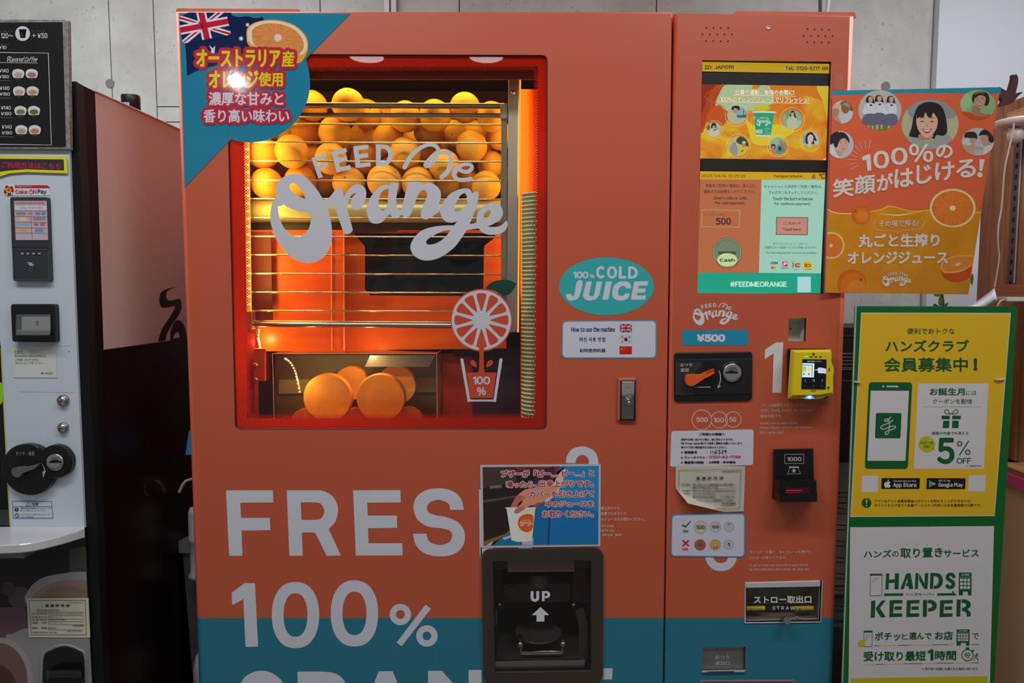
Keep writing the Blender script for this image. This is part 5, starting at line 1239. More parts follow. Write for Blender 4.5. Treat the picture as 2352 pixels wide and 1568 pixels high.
slab('backing', rq([(1542, 1181), (1712, 1178), (1711, 1280), (1540, 1278)], 11), -0.0010, 0.0008, mat('blue_edge', rgb(60, 150, 190), 0.4), t)
A = Art(FY(-0.0010), t, part='chart_print')
A.poly(rq([(1544.5, 1183.5), (1709.5, 1180.5), (1708.5, 1277.5), (1542.5, 1275.5)], 9), mat('sticker_white', rgb(214, 212, 228), .4), 1)
ck = mat('print', rgb(30, 130, 24), .5); rx_ = mat('print', rgb(206, 20, 44), .5); ol = mat('print', rgb(110, 110, 118), .5)
A.poly([sN(*p) for p in [(207, 1042), (228, 1030), (248, 1048), (298, 1000), (315, 998), (252, 1072)]], ck, 3); A.text('OK', *sN(222, 1090), *sN(286, 1122), ck, 4, b=.8)
A.line(*sN(222, 1202), *sN(286, 1262), 4, rx_, 3); A.line(*sN(286, 1202), *sN(222, 1262), 4, rx_, 4); A.text('NG', *sN(218, 1281), *sN(280, 1311), rx_, 4, b=.8)
dkn = mat('print', rgb(90, 88, 84), .5)
for x, y, r, c, tt, tb in ((411, 1063, 68, (206, 204, 180), '500', (364, 1041, 458, 1085)), (569, 1060, 58, (196, 196, 206), '100', (529, 1042, 609, 1077)), (711, 1058, 54, (196, 196, 206), '50', (697, 1021, 729, 1040)), (406, 1250, 60, (176, 96, 74), '10', (382, 1232, 432, 1268)), (565, 1249, 57, (216, 168, 84), '5円', (543, 1269, 590, 1290)), (708, 1247, 52, (196, 196, 206), '1', (694, 1228, 721, 1266))):
    X, Y = sN(x, y); r /= 4.611; A.disc(X, Y, r, ol, 2, n=40); A.disc(X, Y, r - .7, mat('print', rgb(*c), .45), 3, n=40)
    A.text(tt, *sN(tb[0], tb[1]), *sN(tb[2], tb[3]), dkn if tt != '10' else mat('print', rgb(130, 66, 48), .5), 5, b=.8 if tt in ('500', '100', '1', '10') else .3)
    if tt in ('50', '5円'): A.disc(*sN(x, y + (0 if tt == '50' else -1)), 2.9, ol, 4); A.disc(*sN(x, y + (0 if tt == '50' else -1)), 2.3, mat('sticker_white', rgb(214, 212, 228), .4), 5)
A.done()
# ------------------------------------------------------------------ speaker holes, screw, door lock
hole = mat('hole_black', rgb(14, 8, 8), 0.7)
A = Art(FY(0.0), jm, part='speaker_holes')
holes = [(1622.5, 63.5), (1639, 63.5), (1656, 64), (1672.5, 64), (1613.5, 78.5), (1630.5, 78.5), (1647.5, 79), (1664, 79), (1681, 79), (1621.5, 94), (1638.5, 94), (1655.5, 94), (1672, 94.5),
         (1855, 66.5), (1871.5, 67), (1888, 67.5), (1904.5, 68), (1846, 82), (1863, 82), (1879.5, 82), (1896, 82.5), (1912.5, 82.5), (1854, 96.5), (1870.5, 97), (1887.5, 97), (1903.5, 97.5)]
for x, y in holes: A.ring(x, y, 2.3, 1.0, mat('hole_edge', rgb(120, 80, 60), .4), 1, n=12); A.disc(x, y, 1.6, hole, 2, n=10)
A.done()
for o in MADE:
    if o.name.startswith('speaker_holes'): o['kind'] = 'stuff'
c = PY(1764, 64, 0)
s = MB().lathe(c, (0, -1, 0), [(0.0042, 0), (0.0040, .0015), (0.0028, .0022), (0.0026, .0012), (0, .0012)], mat('pale_brass', (0.75, 0.68, 0.5), .25, 1.0), 24).build('screw', jm)
# swing handle lock
h = slab('door_lock', [(1419, 868), (1461, 868), (1461, 966), (1418, 966)], -0.006, 0.008, mat('lock_frame', rgb(190, 120, 100), .3, 0.3), jm, 3)
slab('lock_recess', [(1425, 874), (1460, 874), (1460, 965), (1424, 965)], -0.0066, 0.002, mat('lock_dark', rgb(16, 12, 12), .4), h)
slab('lock_handle', [(1428, 876), (1458, 876), (1457, 906), (1428, 906)], -0.010, 0.004, mat('rough_nickel', (0.50, 0.48, 0.47), .42, .9, bump=(900, .8)), h, 1.5)
slab('lock_body', [(1428, 906), (1457, 906), (1456, 963), (1427, 963)], -0.0095, 0.004, mat('dark_pewter', (0.22, 0.21, 0.21), .38, .9, bump=(900, .5)), h, 1.5)
k = mpp(-0.01)
MB().lathe(PY(1444, 920, -0.0095), (0, -1, 0), [(10.5 * k, 0), (10.5 * k, .002), (9 * k, .003), (8 * k, .001), (6 * k, .001), (5.5 * k, .003), (3 * k, .0035), (2.4 * k, .001), (0, .001)], mat('nickel', (0.45, 0.44, 0.43), .2, 1.0), 32).build('lock_cylinder', h)
A = Art(FY(-0.0095), h, part='maker_mark'); A.text('Bonder', 1431, 944, 1453, 950, mat('print', rgb(110, 106, 104), .4), 2); A.done()

# ------------------------------------------------------------------ touch screen
bz = mat('screen_bezel', rgb(16, 16, 18), .18)
ts = slab('touch_screen', [(1608, 133), (1916, 137), (1899, 680), (1598, 677)], 0.0085, 0.02, bz, jm)
A = Art(FY(0.0085), ts, base=0.0002, part='screen_picture'); e = em
def juice_screen():
    m = bpy.data.materials.new('screen_juice_picture'); m.use_nodes = True; nt = m.node_tree; N = nt.nodes; Lk = nt.links; b = N['Principled BSDF']
    b.inputs['Base Color'].default_value = (.01, .01, .01, 1); b.inputs['Roughness'].default_value = .25
    tc = N.new('ShaderNodeTexCoord'); mp = N.new('ShaderNodeMapping'); mp.inputs['Scale'].default_value = (9, 9, 14); mp.inputs['Rotation'].default_value = (0, 0.6, 0)
    n = N.new('ShaderNodeTexNoise'); n.inputs['Scale'].default_value = 1.0; n.inputs['Detail'].default_value = 2.5; n.inputs['Distortion'].default_value = 1.6
    Lk.new(tc.outputs['Object'], mp.inputs[0]); Lk.new(mp.outputs[0], n.inputs['Vector'])
    r = N.new('ShaderNodeValToRGB'); el = r.color_ramp.elements; el[0].position = .34; el[0].color = (*rgb(206, 96, 22), 1); el[1].position = .66; el[1].color = (*rgb(222, 186, 30), 1)
    x = el.new(.5); x.color = (*rgb(222, 140, 24), 1)
    Lk.new(n.outputs['Fac'], r.inputs['Fac']); Lk.new(r.outputs['Color'], b.inputs['Emission Color']); b.inputs['Emission Strength'].default_value = .85
    return m
A.poly([(1613, 142), (1905, 146.5), (1904, 169), (1613, 164)], e(196, 158, 24, .9), 1)
A.poly([(1612, 166), (1904, 171), (1902, 197), (1612, 193)], e(36, 36, 38, .8), 1)
JP = [(1612.5, 193.5), (1904, 197.5), (1897, 368), (1608, 363.5)]
A.poly(JP, juice_screen(), 1)
def sS(x, y): return (1600 + x / 7.587, 180 + y / 7.587)
def T(pts, c, L, k=0, g=.85): A.poly([sS(*p) for p in (smooth(pts, k) if k else pts)], e(*c, g), L, clip=JP)
T([(90, 90), (520, 100), (400, 260), (330, 380), (330, 480), (380, 520), (300, 620), (200, 700), (120, 900), (70, 900)], (176, 66, 20), 2, 3)
T([(90, 90), (330, 100), (200, 300), (120, 560), (70, 560)], (150, 40, 18), 3, 3)
T([(520, 100), (950, 110), (960, 180), (1060, 190), (1120, 120), (1260, 130), (1300, 210), (1340, 300), (1330, 420), (1200, 500), (1000, 560), (780, 560), (560, 570), (480, 540), (400, 470), (330, 470), (370, 330)], (176, 196, 150), 3, 4)
T([(300, 480), (420, 480), (500, 560), (640, 600), (560, 700), (400, 860), (200, 800), (180, 640)], (200, 82, 18), 2.6, 3)
T([(1260, 130), (2300, 140), (2300, 420), (1900, 300), (1500, 440), (1380, 480), (1330, 360)], (214, 120, 24), 2, 4)
T([(1040, 470), (1300, 500), (1200, 560), (1060, 560), (1000, 520)], (216, 186, 20), 3.5, 3)
T([(2090, 140), (2300, 140), (2290, 700), (2200, 400)], (212, 190, 50), 3, 3)
T([(860, 700), (1000, 820), (1400, 800), (1700, 900), (1500, 1060), (1300, 1160), (1000, 1140), (900, 900)], (226, 200, 40), 2.4, 4)
for a_, b_, w_, c in ((260, 300, 14, (196, 90, 40)), (140, 560, 10, (196, 96, 30))): A.stroke([sS(470, 100), sS(a_, 320), sS(b_ - 40, 560), sS(90, 900)], e(*c, .8), 4, 1.6)
A.poly([sS(*p) for p in [(2200, 1418), (2253, 1380), (2252, 1420)]], e(170, 220, 220), 5)
A.part('screen_people')
def circle(px, py, r, ro, bg):
    X, Y = sS(px, py); A.ring(X, Y, ro / 7.587, .9, e(226, 206, 140, .9), 4, n=40); A.disc(X, Y, r / 7.587, e(*bg, .8), 5, n=36)
    return arc(X, Y, r / 7.587, n=36)
def F(c, pts, col, L, k=3): A.poly([sS(*p) for p in (smooth(pts, k) if k else pts)], e(*col, .8), 5 + L, clip=c)
c = circle(697, 640, 165, 200, (176, 190, 176)); F(c, [(700, 500), (860, 500), (870, 680), (700, 690)], (140, 180, 186), 1, 0); F(c, [(690, 640), (870, 630), (870, 685), (700, 690)], (40, 130, 120), 1.4, 0)
F(c, [(815, 530), (825, 530), (825, 680), (812, 680)], (30, 70, 90), 2, 0); F(c, [(540, 800), (530, 660), (570, 570), (640, 560), (690, 640), (740, 720), (830, 715), (820, 745), (660, 760), (640, 810)], (190, 190, 150), 2)
F(c, [(625, 545), (640, 500), (720, 500), (725, 560), (690, 605), (650, 610)], (196, 150, 116), 3); F(c, [(612, 500), (650, 470), (720, 470), (752, 510), (745, 560), (720, 545), (690, 520), (650, 520), (640, 555), (615, 540)], (36, 32, 26), 4)
c = circle(1668, 718, 172, 214, (150, 176, 140)); F(c, [(1740, 740), (1850, 720), (1850, 860), (1740, 860)], (160, 196, 196), 1, 0); F(c, [(1540, 560), (1640, 560), (1580, 700)], (120, 160, 100), 1.2, 0)
F(c, [(1590, 700), (1650, 660), (1720, 670), (1750, 740), (1740, 900), (1600, 900), (1580, 800)], (196, 200, 160), 2); F(c, [(1640, 590), (1665, 560), (1700, 575), (1725, 650), (1740, 690), (1700, 670), (1690, 620), (1650, 620), (1640, 670), (1622, 650)], (44, 36, 30), 3.5); F(c, [(1646, 600), (1690, 596), (1692, 635), (1670, 658), (1650, 640)], (206, 164, 136), 4)
c = circle(305, 890, 130, 160, (186, 190, 150)); F(c, [(210, 960), (260, 880), (350, 880), (400, 950), (380, 1020), (220, 1020)], (206, 206, 176), 1.5); F(c, [(250, 860), (265, 790), (310, 772), (340, 810), (340, 870), (300, 850), (270, 870)], (40, 30, 26), 2.5); F(c, [(278, 825), (325, 825), (322, 865), (300, 880), (280, 862)], (200, 156, 126), 3); F(c, [(180, 800), (225, 820), (230, 880), (190, 900)], (120, 90, 70), 2); F(c, [(290, 905), (345, 880), (350, 890), (300, 915)], (50, 50, 60), 4)
c = circle(728, 1178, 175, 212, (190, 190, 140)); F(c, [(690, 1080), (760, 1010), (870, 1040), (910, 1180), (850, 1180), (780, 1150), (720, 1130)], (60, 70, 30), 1); F(c, [(580, 1340), (590, 1190), (640, 1150), (710, 1190), (700, 1340)], (156, 156, 146), 2); F(c, [(630, 1140), (640, 1085), (680, 1085), (690, 1140), (660, 1165)], (176, 140, 116), 3); F(c, [(630, 1110), (650, 1078), (685, 1085), (690, 1110)], (190, 186, 176), 4)
F(c, [(760, 1340), (760, 1200), (820, 1175), (900, 1200), (890, 1340)], (220, 196, 30), 3); F(c, [(795, 1180), (795, 1110), (840, 1100), (855, 1160), (830, 1200)], (186, 140, 100), 4); F(c, [(792, 1130), (810, 1092), (850, 1100), (855, 1130)], (206, 200, 190), 5); F(c, [(770, 1275), (800, 1245), (820, 1250), (800, 1280)], (150, 100, 60), 5)
c = circle(1418, 1180, 152, 190, (150, 186, 160)); F(c, [(1440, 1120), (1450, 1070), (1500, 1060), (1520, 1110), (1560, 1140), (1570, 1240), (1500, 1180), (1460, 1180)], (176, 130, 106), 2); F(c, [(1445, 1085), (1470, 1060), (1505, 1065), (1515, 1100), (1480, 1095)], (160, 160, 156), 3); F(c, [(1290, 1310), (1300, 1220), (1370, 1220), (1390, 1310)], (176, 140, 116), 2); F(c, [(1298, 1200), (1305, 1150), (1345, 1140), (1372, 1170), (1370, 1220), (1330, 1228)], (60, 40, 30), 3); F(c, [(1312, 1180), (1355, 1180), (1355, 1210), (1335, 1226), (1315, 1210)], (200, 150, 120), 4); F(c, [(1400, 1180), (1460, 1150), (1540, 1220), (1560, 1290), (1400, 1320), (1390, 1240)], (90, 150, 130), 3); F(c, [(1430, 1200), (1470, 1195), (1480, 1240), (1430, 1260)], (50, 60, 60), 4)
c = circle(1985, 1086, 152, 187, (176, 206, 200)); F(c, [(1860, 940), (1880, 940), (1885, 1130), (1860, 1130)], (80, 150, 160), 1, 0); F(c, [(1900, 1130), (1900, 1000), (1950, 945), (2020, 945), (2080, 1040), (2090, 1090), (2040, 1080), (2050, 1140), (1960, 1140)], (48, 38, 36), 2); F(c, [(1850, 1200), (1900, 1140), (1960, 1200), (2040, 1140), (2090, 1150), (2100, 1240), (1850, 1240)], (206, 180, 30), 3); F(c, [(1940, 1010), (1990, 975), (2030, 1010), (2030, 1080), (2000, 1130), (1980, 1190), (1945, 1140), (1935, 1070)], (214, 196, 190), 4)
F(c, [(1965, 1085), (1990, 1085), (1978, 1096)], (160, 70, 70), 6, 0)
A.part('screen_cup')
A.poly([sS(*p) for p in [(995, 600), (1355, 600), (1292, 990), (1035, 985)]], e(36, 160, 128, .85), 9)
A.poly([sS(*p) for p in smooth([(988, 572), (1180, 566), (1367, 578), (1366, 604), (1180, 600), (990, 598)], 3)], e(206, 220, 196, .85), 10); A.poly([sS(*p) for p in [(1032, 978), (1294, 984), (1290, 1022), (1038, 1012)]], e(200, 216, 196, .85), 10)
sw_ = e(186, 216, 180, .9)
logo(A, sw_, 11, (*sS(1045, 668), *sS(1300, 832)), k=2); A.text('D', *sS(1005, 665), *sS(1030, 715), sw_, 11, b=.4); A.text('NGE', *sS(1034, 888), *sS(1160, 960), sw_, 11, b=.9)
for i, tt in enumerate(('FRESH', '100%', 'ORANGE')): A.text(tt, *sS(1188, 862 + 38 * i), *sS(1245 + (35 if i != 1 else 0), 886 + 38 * i), sw_, 11)
A.part('screen_writing')
hw = e(226, 226, 190, 1.0); ho = e(190, 130, 50, .8)
A.text('仕事や運動、勉強の合間に!', *sS(670, 190), *sS(1702, 285), hw, 14, b=.7, dy=1.2, halo=(.9, ho)); A.text('100%のオレンジジュースでリフレッシュ!', *sS(412, 312), *sS(1955, 410), hw, 14, b=.7, dy=2, halo=(.9, ho))
A.line(*sS(640, 288), *sS(1728, 312), 1.1, hw, 13); A.line(*sS(405, 408), *sS(1978, 436), 1.1, hw, 13)
bk = e(40, 34, 20, .7)
A.text('ID: JAP0111', 1618, 150, 1685, 159, bk, 4, b=.5); A.text('Tel: 0120-9217-88', 1803, 151.5, 1902, 161, bk, 4, b=.5, dy=.6)
A.poly([(1608, 364), (1897, 368.5), (1896, 395), (1607.5, 391)], e(28, 26, 24, .8), 1)
def sR(x, y): return (1590 + x / 4.9, 370 + y / 4.9)
def R_(pts, c, L, g=.85): A.poly([sR(*p) for p in pts], e(*c, g), L)
R_([(90, 113), (1497, 130), (1495, 212), (88, 205)], (216, 168, 20), 2, .85)
A.text('2025/04/16 15:05:26', *sR(100, 146), *sR(603, 184), e(70, 70, 30, .8), 5, b=.2, dy=1)
A.text('Temperature:', *sR(905, 155), *sR(1240, 190), bk, 5, b=.35, dx=2); A.text('6', *sR(1345, 150), *sR(1386, 200), e(30, 40, 110), 5, b=.5, dx=1); A.text('°C', *sR(1420, 138), *sR(1492, 200), e(30, 34, 60), 5, b=.7, dx=1)
R_([(88, 205), (780, 209), (750, 1257), (62, 1255)], (196, 112, 70), 2, .8); R_([(780, 209), (1496, 212), (1450, 1262), (750, 1257)], (156, 206, 186), 2, .95)
R_([(62, 1255), (1450, 1262), (1443, 1488), (58, 1488)], (24, 170, 138), 2, .85)
d1 = e(50, 40, 34, .8); d2 = e(40, 80, 76, .8)
for tt, x0, y0, x1, y1, m, b in (('現金をご利用の場合は、投入口に', 148, 255, 716, 296, d1, .15), ('硬貨または紙幣を入れてください。', 130, 322, 708, 362, d1, .15), ('Insert coins or a bill', 243, 396, 616, 430, d1, .35), ('for cash payment.', 255, 452, 598, 492, d1, .35),
                              ('キャッシュレス決済をご利用の場合は、', 808, 266, 1460, 304, d2, .15), ('下のボタンをタッチしてください。', 857, 334, 1412, 374, d2, .15), ('Touch the button below', 904, 402, 1357, 440, d2, .35), ('for cashless payment.', 919, 462, 1336, 500, d2, .35),
                              ('以下のクレジットカード、QRコード、', 911, 918, 1308, 942, d2, .1), ('交通系ICカード決済サービスがご利用いただけます。', 815, 957, 1400, 984, d2, .1), ('The following payment services are available.', 826, 1018, 1402, 1046, d2, .15)):
    A.text(tt, *sR(x0, y0), *sR(x1, y1), m, 5, b=b, dy=.4)
A.frame([sR(*p) for p in [(110, 545), (538, 552), (532, 744), (104, 738)]], .8, e(206, 200, 140, .8), 4)
g1 = e(70, 110, 50, .7)
A.text('Price-Cup', *sR(128, 565), *sR(258, 583), g1, 5, dx=1); A.text('1カップ当たりの価格', *sR(128, 592), *sR(352, 612), g1, 5, b=.15, dx=1); A.text('¥', *sR(212, 668), *sR(236, 690), e(110, 160, 80, .7), 5); A.text('500', *sR(265, 638), *sR(436, 715), e(30, 24, 20, .7), 5, b=.7)
gm = e(150, 160, 116, .8); gd = e(34, 40, 30, .7)
A.disc(*sR(394, 1025), 33.5, gd, 3, n=48); A.disc(*sR(394, 1025), 32.8, gm, 4, n=48); A.ring(*sR(394, 1020), 29, .8, gd, 5, n=48); A.disc(*sR(394, 1020), 28.2, e(120, 142, 112, .8), 5, n=48)
A.stroke([sR(*p) for p in [(275, 1130), (300, 1175), (345, 1203), (394, 1208), (445, 1203), (490, 1175), (512, 1130)]], gd, 5, .8)
A.rect(*sR(296, 1016), *sR(494, 1046), e(84, 92, 74, .7), 6); A.frame(quad(*sR(296, 1016), *sR(494, 1046)), .6, gd, 7)
A.disc(*sR(394, 1110), 24.2, gd, 8, ry=16.2); A.disc(*sR(394, 1110), 23.5, e(196, 222, 160, .9), 9, ry=15.5); A.text('Cash', *sR(305, 1093), *sR(480, 1132), e(24, 34, 30, .7), 11, b=.7)
A.poly(rq([sR(*p) for p in [(946, 628), (1304, 632), (1298, 832), (941, 828)]], 1), e(20, 20, 20, .7), 4); A.poly([sR(*p) for p in [(952, 634), (1298, 638), (1292, 826), (947, 822)]], e(206, 140, 122, .85), 5)
A.text('ここをタッチ', *sR(1022, 684), *sR(1222, 716), bk, 7, b=.15); A.text('Touch here', *sR(1020, 750), *sR(1222, 782), bk, 7, b=.3)
A.text('VISA', *sR(878, 1130), *sR(962, 1160), e(20, 50, 110, .8), 5, b=.7, dx=1.5); A.disc(*sR(905, 1199), 3.4, e(216, 50, 30), 5); A.disc(*sR(925, 1199), 3.4, e(226, 150, 30), 6)
A.rect(*sR(1014, 1128), *sR(1074, 1186), e(206, 44, 90), 5, r=1.5); A.text('P', *sR(1024, 1138), *sR(1066, 1178), e(235, 225, 225), 7, b=.6, dx=1.5); A.text('PayPay', *sR(994, 1194), *sR(1086, 1216), d2, 5, b=.2)
A.rect(*sR(1124, 1142), *sR(1144, 1194), e(110, 140, 116), 5); A.stroke([sR(*p) for p in [(1116, 1134), (1133, 1124), (1150, 1134)]], e(110, 140, 116), 5, 1); A.stroke([sR(*p) for p in [(1208, 1155), (1170, 1158), (1160, 1170), (1170, 1184), (1208, 1184)]], e(206, 50, 30), 5, 3.4); A.disc(*sR(1172, 1192), 1.4, e(206, 50, 30), 5); A.disc(*sR(1200, 1192), 1.4, e(206, 50, 30), 5); A.text('交通系', *sR(1136, 1211), *sR(1190, 1224), d2, 5)
A.rect(*sR(1252, 1128), *sR(1346, 1222), e(216, 176, 24), 5); A.text('iD', *sR(1262, 1152), *sR(1336, 1192), d1, 7, b=.4); A.line(*sR(1262, 1218), *sR(1340, 1218), .7, d1, 7)
A.text('#FEEDMEORANGE', *sR(424, 1352), *sR(1066, 1416), e(186, 232, 206, .95), 5, b=1.1)
A.rect(*sR(1184, 1300), *sR(1334, 1474), e(176, 222, 222, .9), 4)
A.done()

# ------------------------------------------------------------------ coin panel
cp = slab('coin_panel', rq([(1549, 810), (1729, 807), (1728, 920), (1549, 923)], 9), -0.004, 0.004, mat('black_plastic', rgb(24, 23, 24), 0.32), jm, 2)
lp = mat('panel_grey', rgb(52, 50, 50), .35)
slab('raised_band', [(1551, 826), (1728, 823), (1728, 904), (1550, 907)], -0.0062, 0.0024, mat('panel_black', rgb(32, 31, 31), .3), cp, 1)
slab('label_plate', [(1552, 831), (1620, 831), (1590, 862), (1583, 884), (1598, 906), (1552, 907)], -0.0068, 0.001, lp, cp)
slab('lever_recess', rq([(1615, 830), (1640, 830), (1648, 868), (1636, 905), (1598, 905), (1584, 884), (1592, 856)], 5), -0.0070, 0.001, mat('recess_black', rgb(8, 8, 8), .5), cp)
lv = smooth([(1575, 872), (1578, 862), (1590, 860), (1612, 860), (1620, 856), (1640, 848), (1640, 848), (1642, 856), (1642, 856), (1620, 869), (1600, 882), (1590, 887), (1581, 885), (1576, 880)], 4)
lo_ = slab('coin_return_lever', lv, -0.020, 0.012, mat('orange_plastic', rgb(232, 96, 30), .35), cp, 1)
b = MB()
for i in range(6): p = PY(1623 + 3 * i, 855.5 - 1.1 * i, -0.0205); b.box((p.x - .0006, p.y - .0012, p.z - .001), (p.x + .0006, p.y + .001, p.z + .004), mat('orange_plastic', rgb(214, 84, 24), .35))
b.build('lever_grip', lo_)
MB().tube([PY(1596, 889, -0.009), PY(1632, 889, -0.009)], 0.0012, mat('clear_bar', rgb(150, 150, 150), .15), 6).build('recess_bar', cp)
c = PY(1681, 855.5, -0.007); k = mpp(-0.01)
MB().lathe(c, (0, -1, 0), [(26 * k, -.001), (26 * k, 0.0006), (21.5 * k, .0004)], mat('panel_black', rgb(16, 15, 15), .3), 40).build('slot_surround', cp)
MB().lathe(c, (0, -1, 0), [(21.5 * k, 0), (21.5 * k, .003), (20 * k, .0042), (12 * k, .003), (5 * k, .0014), (0, .001)], mat('steel', (0.66, 0.65, 0.62), .22, 1.0), 48).build('coin_slot', cp)
A = Art(FY(-0.0105), cp, part='slot_opening'); A.poly([(1666, 853.5), (1676, 853.5), (1681, 852), (1686, 853.5), (1695, 854), (1695, 858), (1666, 857.5)], hole, 3); A.done()
A = Art(FY(-0.0072), cp, part='panel_writing'); lw = mat('print', rgb(196, 190, 188), .5)
A.text('おつり', 1563, 834, 1590, 842, lw, 4, b=.3); A.text('返却', 1563, 845, 1582, 854, lw, 4, b=.3); A.stroke([(1652, 851), (1655, 864), (1654, 876), (1650, 888)], lw, 4, 1.8); A.poly([(1648, 885), (1656, 886), (1649, 892)], lw, 5)
A.done()
# ------------------------------------------------------------------ yellow card reader
def wy(pts, y): return [PY(px, py, y) for px, py in pts]
cr = MB().loft([wy(rr(1809, 802, 1905, 912, 5), -0.012), wy(rr(1807, 800, 1901, 914, 5), 0.0)], mat('black_plastic', rgb(26, 18, 16), .4)).build('card_reader', jm)
yel = mat('yellow_plastic', rgb(232, 206, 20), .38)
R1 = smooth([(1816, 803), (1816, 803), (1908, 802), (1908, 802), (1911, 812), (1910, 830), (1916, 848), (1914, 870), (1914, 905), (1910, 909), (1895, 911), (1880, 914), (1830, 915), (1813, 915), (1809, 910), (1812, 860)], 3)
R2 = [(x * .93 + 1864 * .07 + 3, y * .93 + 858 * .07 - 1) for x, y in R1]
R3 = [(x * .87 + 1864 * .13 + 5, y * .87 + 858 * .13 - 1) for x, y in R1]
MB().loft([wy(R3, -0.050), wy(R2, -0.046), wy(R1, -0.034), wy(R1, -0.012)], yel).build('housing', cr)
def sC(x, y): return (1540 + x / 4.612, 670 + y / 4.612)
slab('reader_glass', rq([sC(1400, 714), sC(1654, 716), sC(1644, 1031), sC(1388, 1028)], 1.5), -0.0512, 0.002, mat('reader_black', rgb(16, 14, 18), .2), cr)
A = Art(FY(-0.0512), cr, base=0.0002, part='reader_screen'); wv = em(196, 200, 214, 1.1)
A.text('商品を選択して下さい', *sC(1448, 729), *sC(1602, 744), wv, 3)
A.poly([sC(*p) for p in [(1398, 755), (1524, 758), (1519, 906), (1393, 903)]], em(206, 226, 246, 1.2), 2); A.poly([sC(*p) for p in [(1398, 770), (1508, 772), (1503, 900), (1393, 898)]], em(60, 90, 120, .8), 3); A.poly([sC(*p) for p in [(1398, 778), (1501, 780), (1497, 900), (1393, 898)]], em(196, 222, 236, 1.1), 4)
A.poly([sC(*p) for p in [(1400, 795), (1436, 795), (1434, 845), (1398, 845)]], em(80, 190, 150, 1), 5); A.disc(*sC(1414, 825), 4, em(240, 190, 90, 1), 6); A.poly([sC(*p) for p in [(1450, 796), (1494, 797), (1492, 846), (1449, 845)]], em(236, 216, 130, 1), 5); A.disc(*sC(1413, 870), 2.6, em(120, 140, 150, 1), 6); A.disc(*sC(1467, 871), 2.6, em(120, 140, 150, 1), 6)
A.poly([sC(*p) for p in smooth([(1530, 824), (1530, 824), (1560, 818), (1562, 805), (1600, 803), (1645, 815), (1648, 815), (1648, 870), (1648, 870), (1620, 862), (1575, 862), (1560, 850), (1562, 832), (1532, 830)], 3)], wv, 5)
ig = mat('print', rgb(190, 190, 196), .5); ig2 = mat('print', rgb(78, 78, 84), .5)
A.part('reader_icons'); A.stroke([sC(*p) for p in [(1434, 928), (1422, 939), (1434, 950)]], ig, 3, 1, sm=False); A.stroke([sC(*p) for p in [(1602, 928), (1614, 939), (1602, 950)]], ig, 3, 1, sm=False)
for y in (929, 938, 947): A.line(*sC(1505, y), *sC(1531, y), 1, ig, 3)
A.line(*sC(1417, 984), *sC(1434, 1002), .8, ig2, 3); A.line(*sC(1434, 984), *sC(1417, 1002), .8, ig2, 3); A.stroke([sC(*p) for p in [(1508, 988), (1525, 990), (1525, 1002), (1510, 1002)]], ig2, 3, .8); A.ring(*sC(1604, 994), 2.6, .8, ig2, 3)
A.done()
A = Art(FY(-0.0502), cr, part='reader_marks'); yk = mat('print', rgb(70, 60, 14), .5)
A.disc(*sC(1517, 660), 2.6, mat('print', rgb(74, 70, 60), .4), 3); A.rect(*sC(1420, 682), *sC(1456, 693), em(60, 235, 90, 1.6), 3, r=1)
for x in (1492, 1541, 1592): A.disc(*sC(x, 688), 3.2, yk, 3, ry=1.3)
A.text('NAYAX', *sC(1488, 1040), *sC(1538, 1052), yk, 3, b=.3); A.rect(*sC(1676, 806), *sC(1688, 838), yk, 3); A.rect(*sC(1658, 1006), *sC(1688, 1016), yk, 3); A.disc(*sC(1672, 1025), 1.6, yk, 3)
A.done()
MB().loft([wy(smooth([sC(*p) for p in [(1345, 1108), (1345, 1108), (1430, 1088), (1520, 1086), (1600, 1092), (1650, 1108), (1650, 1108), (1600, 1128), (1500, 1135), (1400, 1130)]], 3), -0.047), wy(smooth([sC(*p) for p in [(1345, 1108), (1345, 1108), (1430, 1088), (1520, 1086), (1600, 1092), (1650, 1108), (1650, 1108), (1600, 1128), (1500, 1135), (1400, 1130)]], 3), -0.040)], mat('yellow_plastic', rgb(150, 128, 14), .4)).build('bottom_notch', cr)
A = Art(FY(-0.048), cr, part='blue_light'); A.poly([sC(*p) for p in [(1418, 1130), (1440, 1108), (1462, 1098), (1480, 1096), (1500, 1102), (1526, 1130), (1470, 1136)]], em(50, 130, 255, 2.2), 2); A.disc(*sC(1472, 1116), 5, em(150, 200, 255, 2.4), 3, ry=3); A.done()
# ------------------------------------------------------------------ bill acceptor
bp = mat('black_plastic', rgb(22, 20, 21), .33)
ba = MB().loft([wy([(1778, 1032), (1867, 1030), (1870, 1104), (1780, 1106)], -0.012), wy([(1776, 1031), (1868, 1029), (1869, 1104), (1775, 1106)], 0.0)], bp).build('bill_acceptor', jm)
MB().loft([wy([(1789, 1104), (1875, 1103), (1876, 1134), (1789, 1134)], -0.036), wy([(1775, 1098), (1867, 1098), (1869, 1144), (1773, 1144)], 0.0)], bp).build('bill_head', ba)
MB().loft([wy([(1791, 1134), (1877, 1131), (1877, 1152), (1791, 1153)], -0.046), wy([(1775, 1120), (1866, 1119), (1868, 1143), (1773, 1143)], 0.0)], bp).build('bill_lip', ba)
MB().loft([wy([(1796, 1136), (1873, 1134), (1873, 1150), (1796, 1151)], -0.0463), wy([(1796, 1136), (1873, 1134), (1873, 1150), (1796, 1151)], -0.046)], mat('recess_black', rgb(6, 5, 6), .6)).build('bill_mouth', ba)
A = Art(FY(-0.012), ba, part='bill_marks')
A.frame([sN(*p) for p in [(1302, 290), (1507, 287), (1506, 389), (1300, 390)]], .9, lw, 3); A.text('1000', *sN(1328, 318), *sN(1480, 364), lw, 4, b=.7)
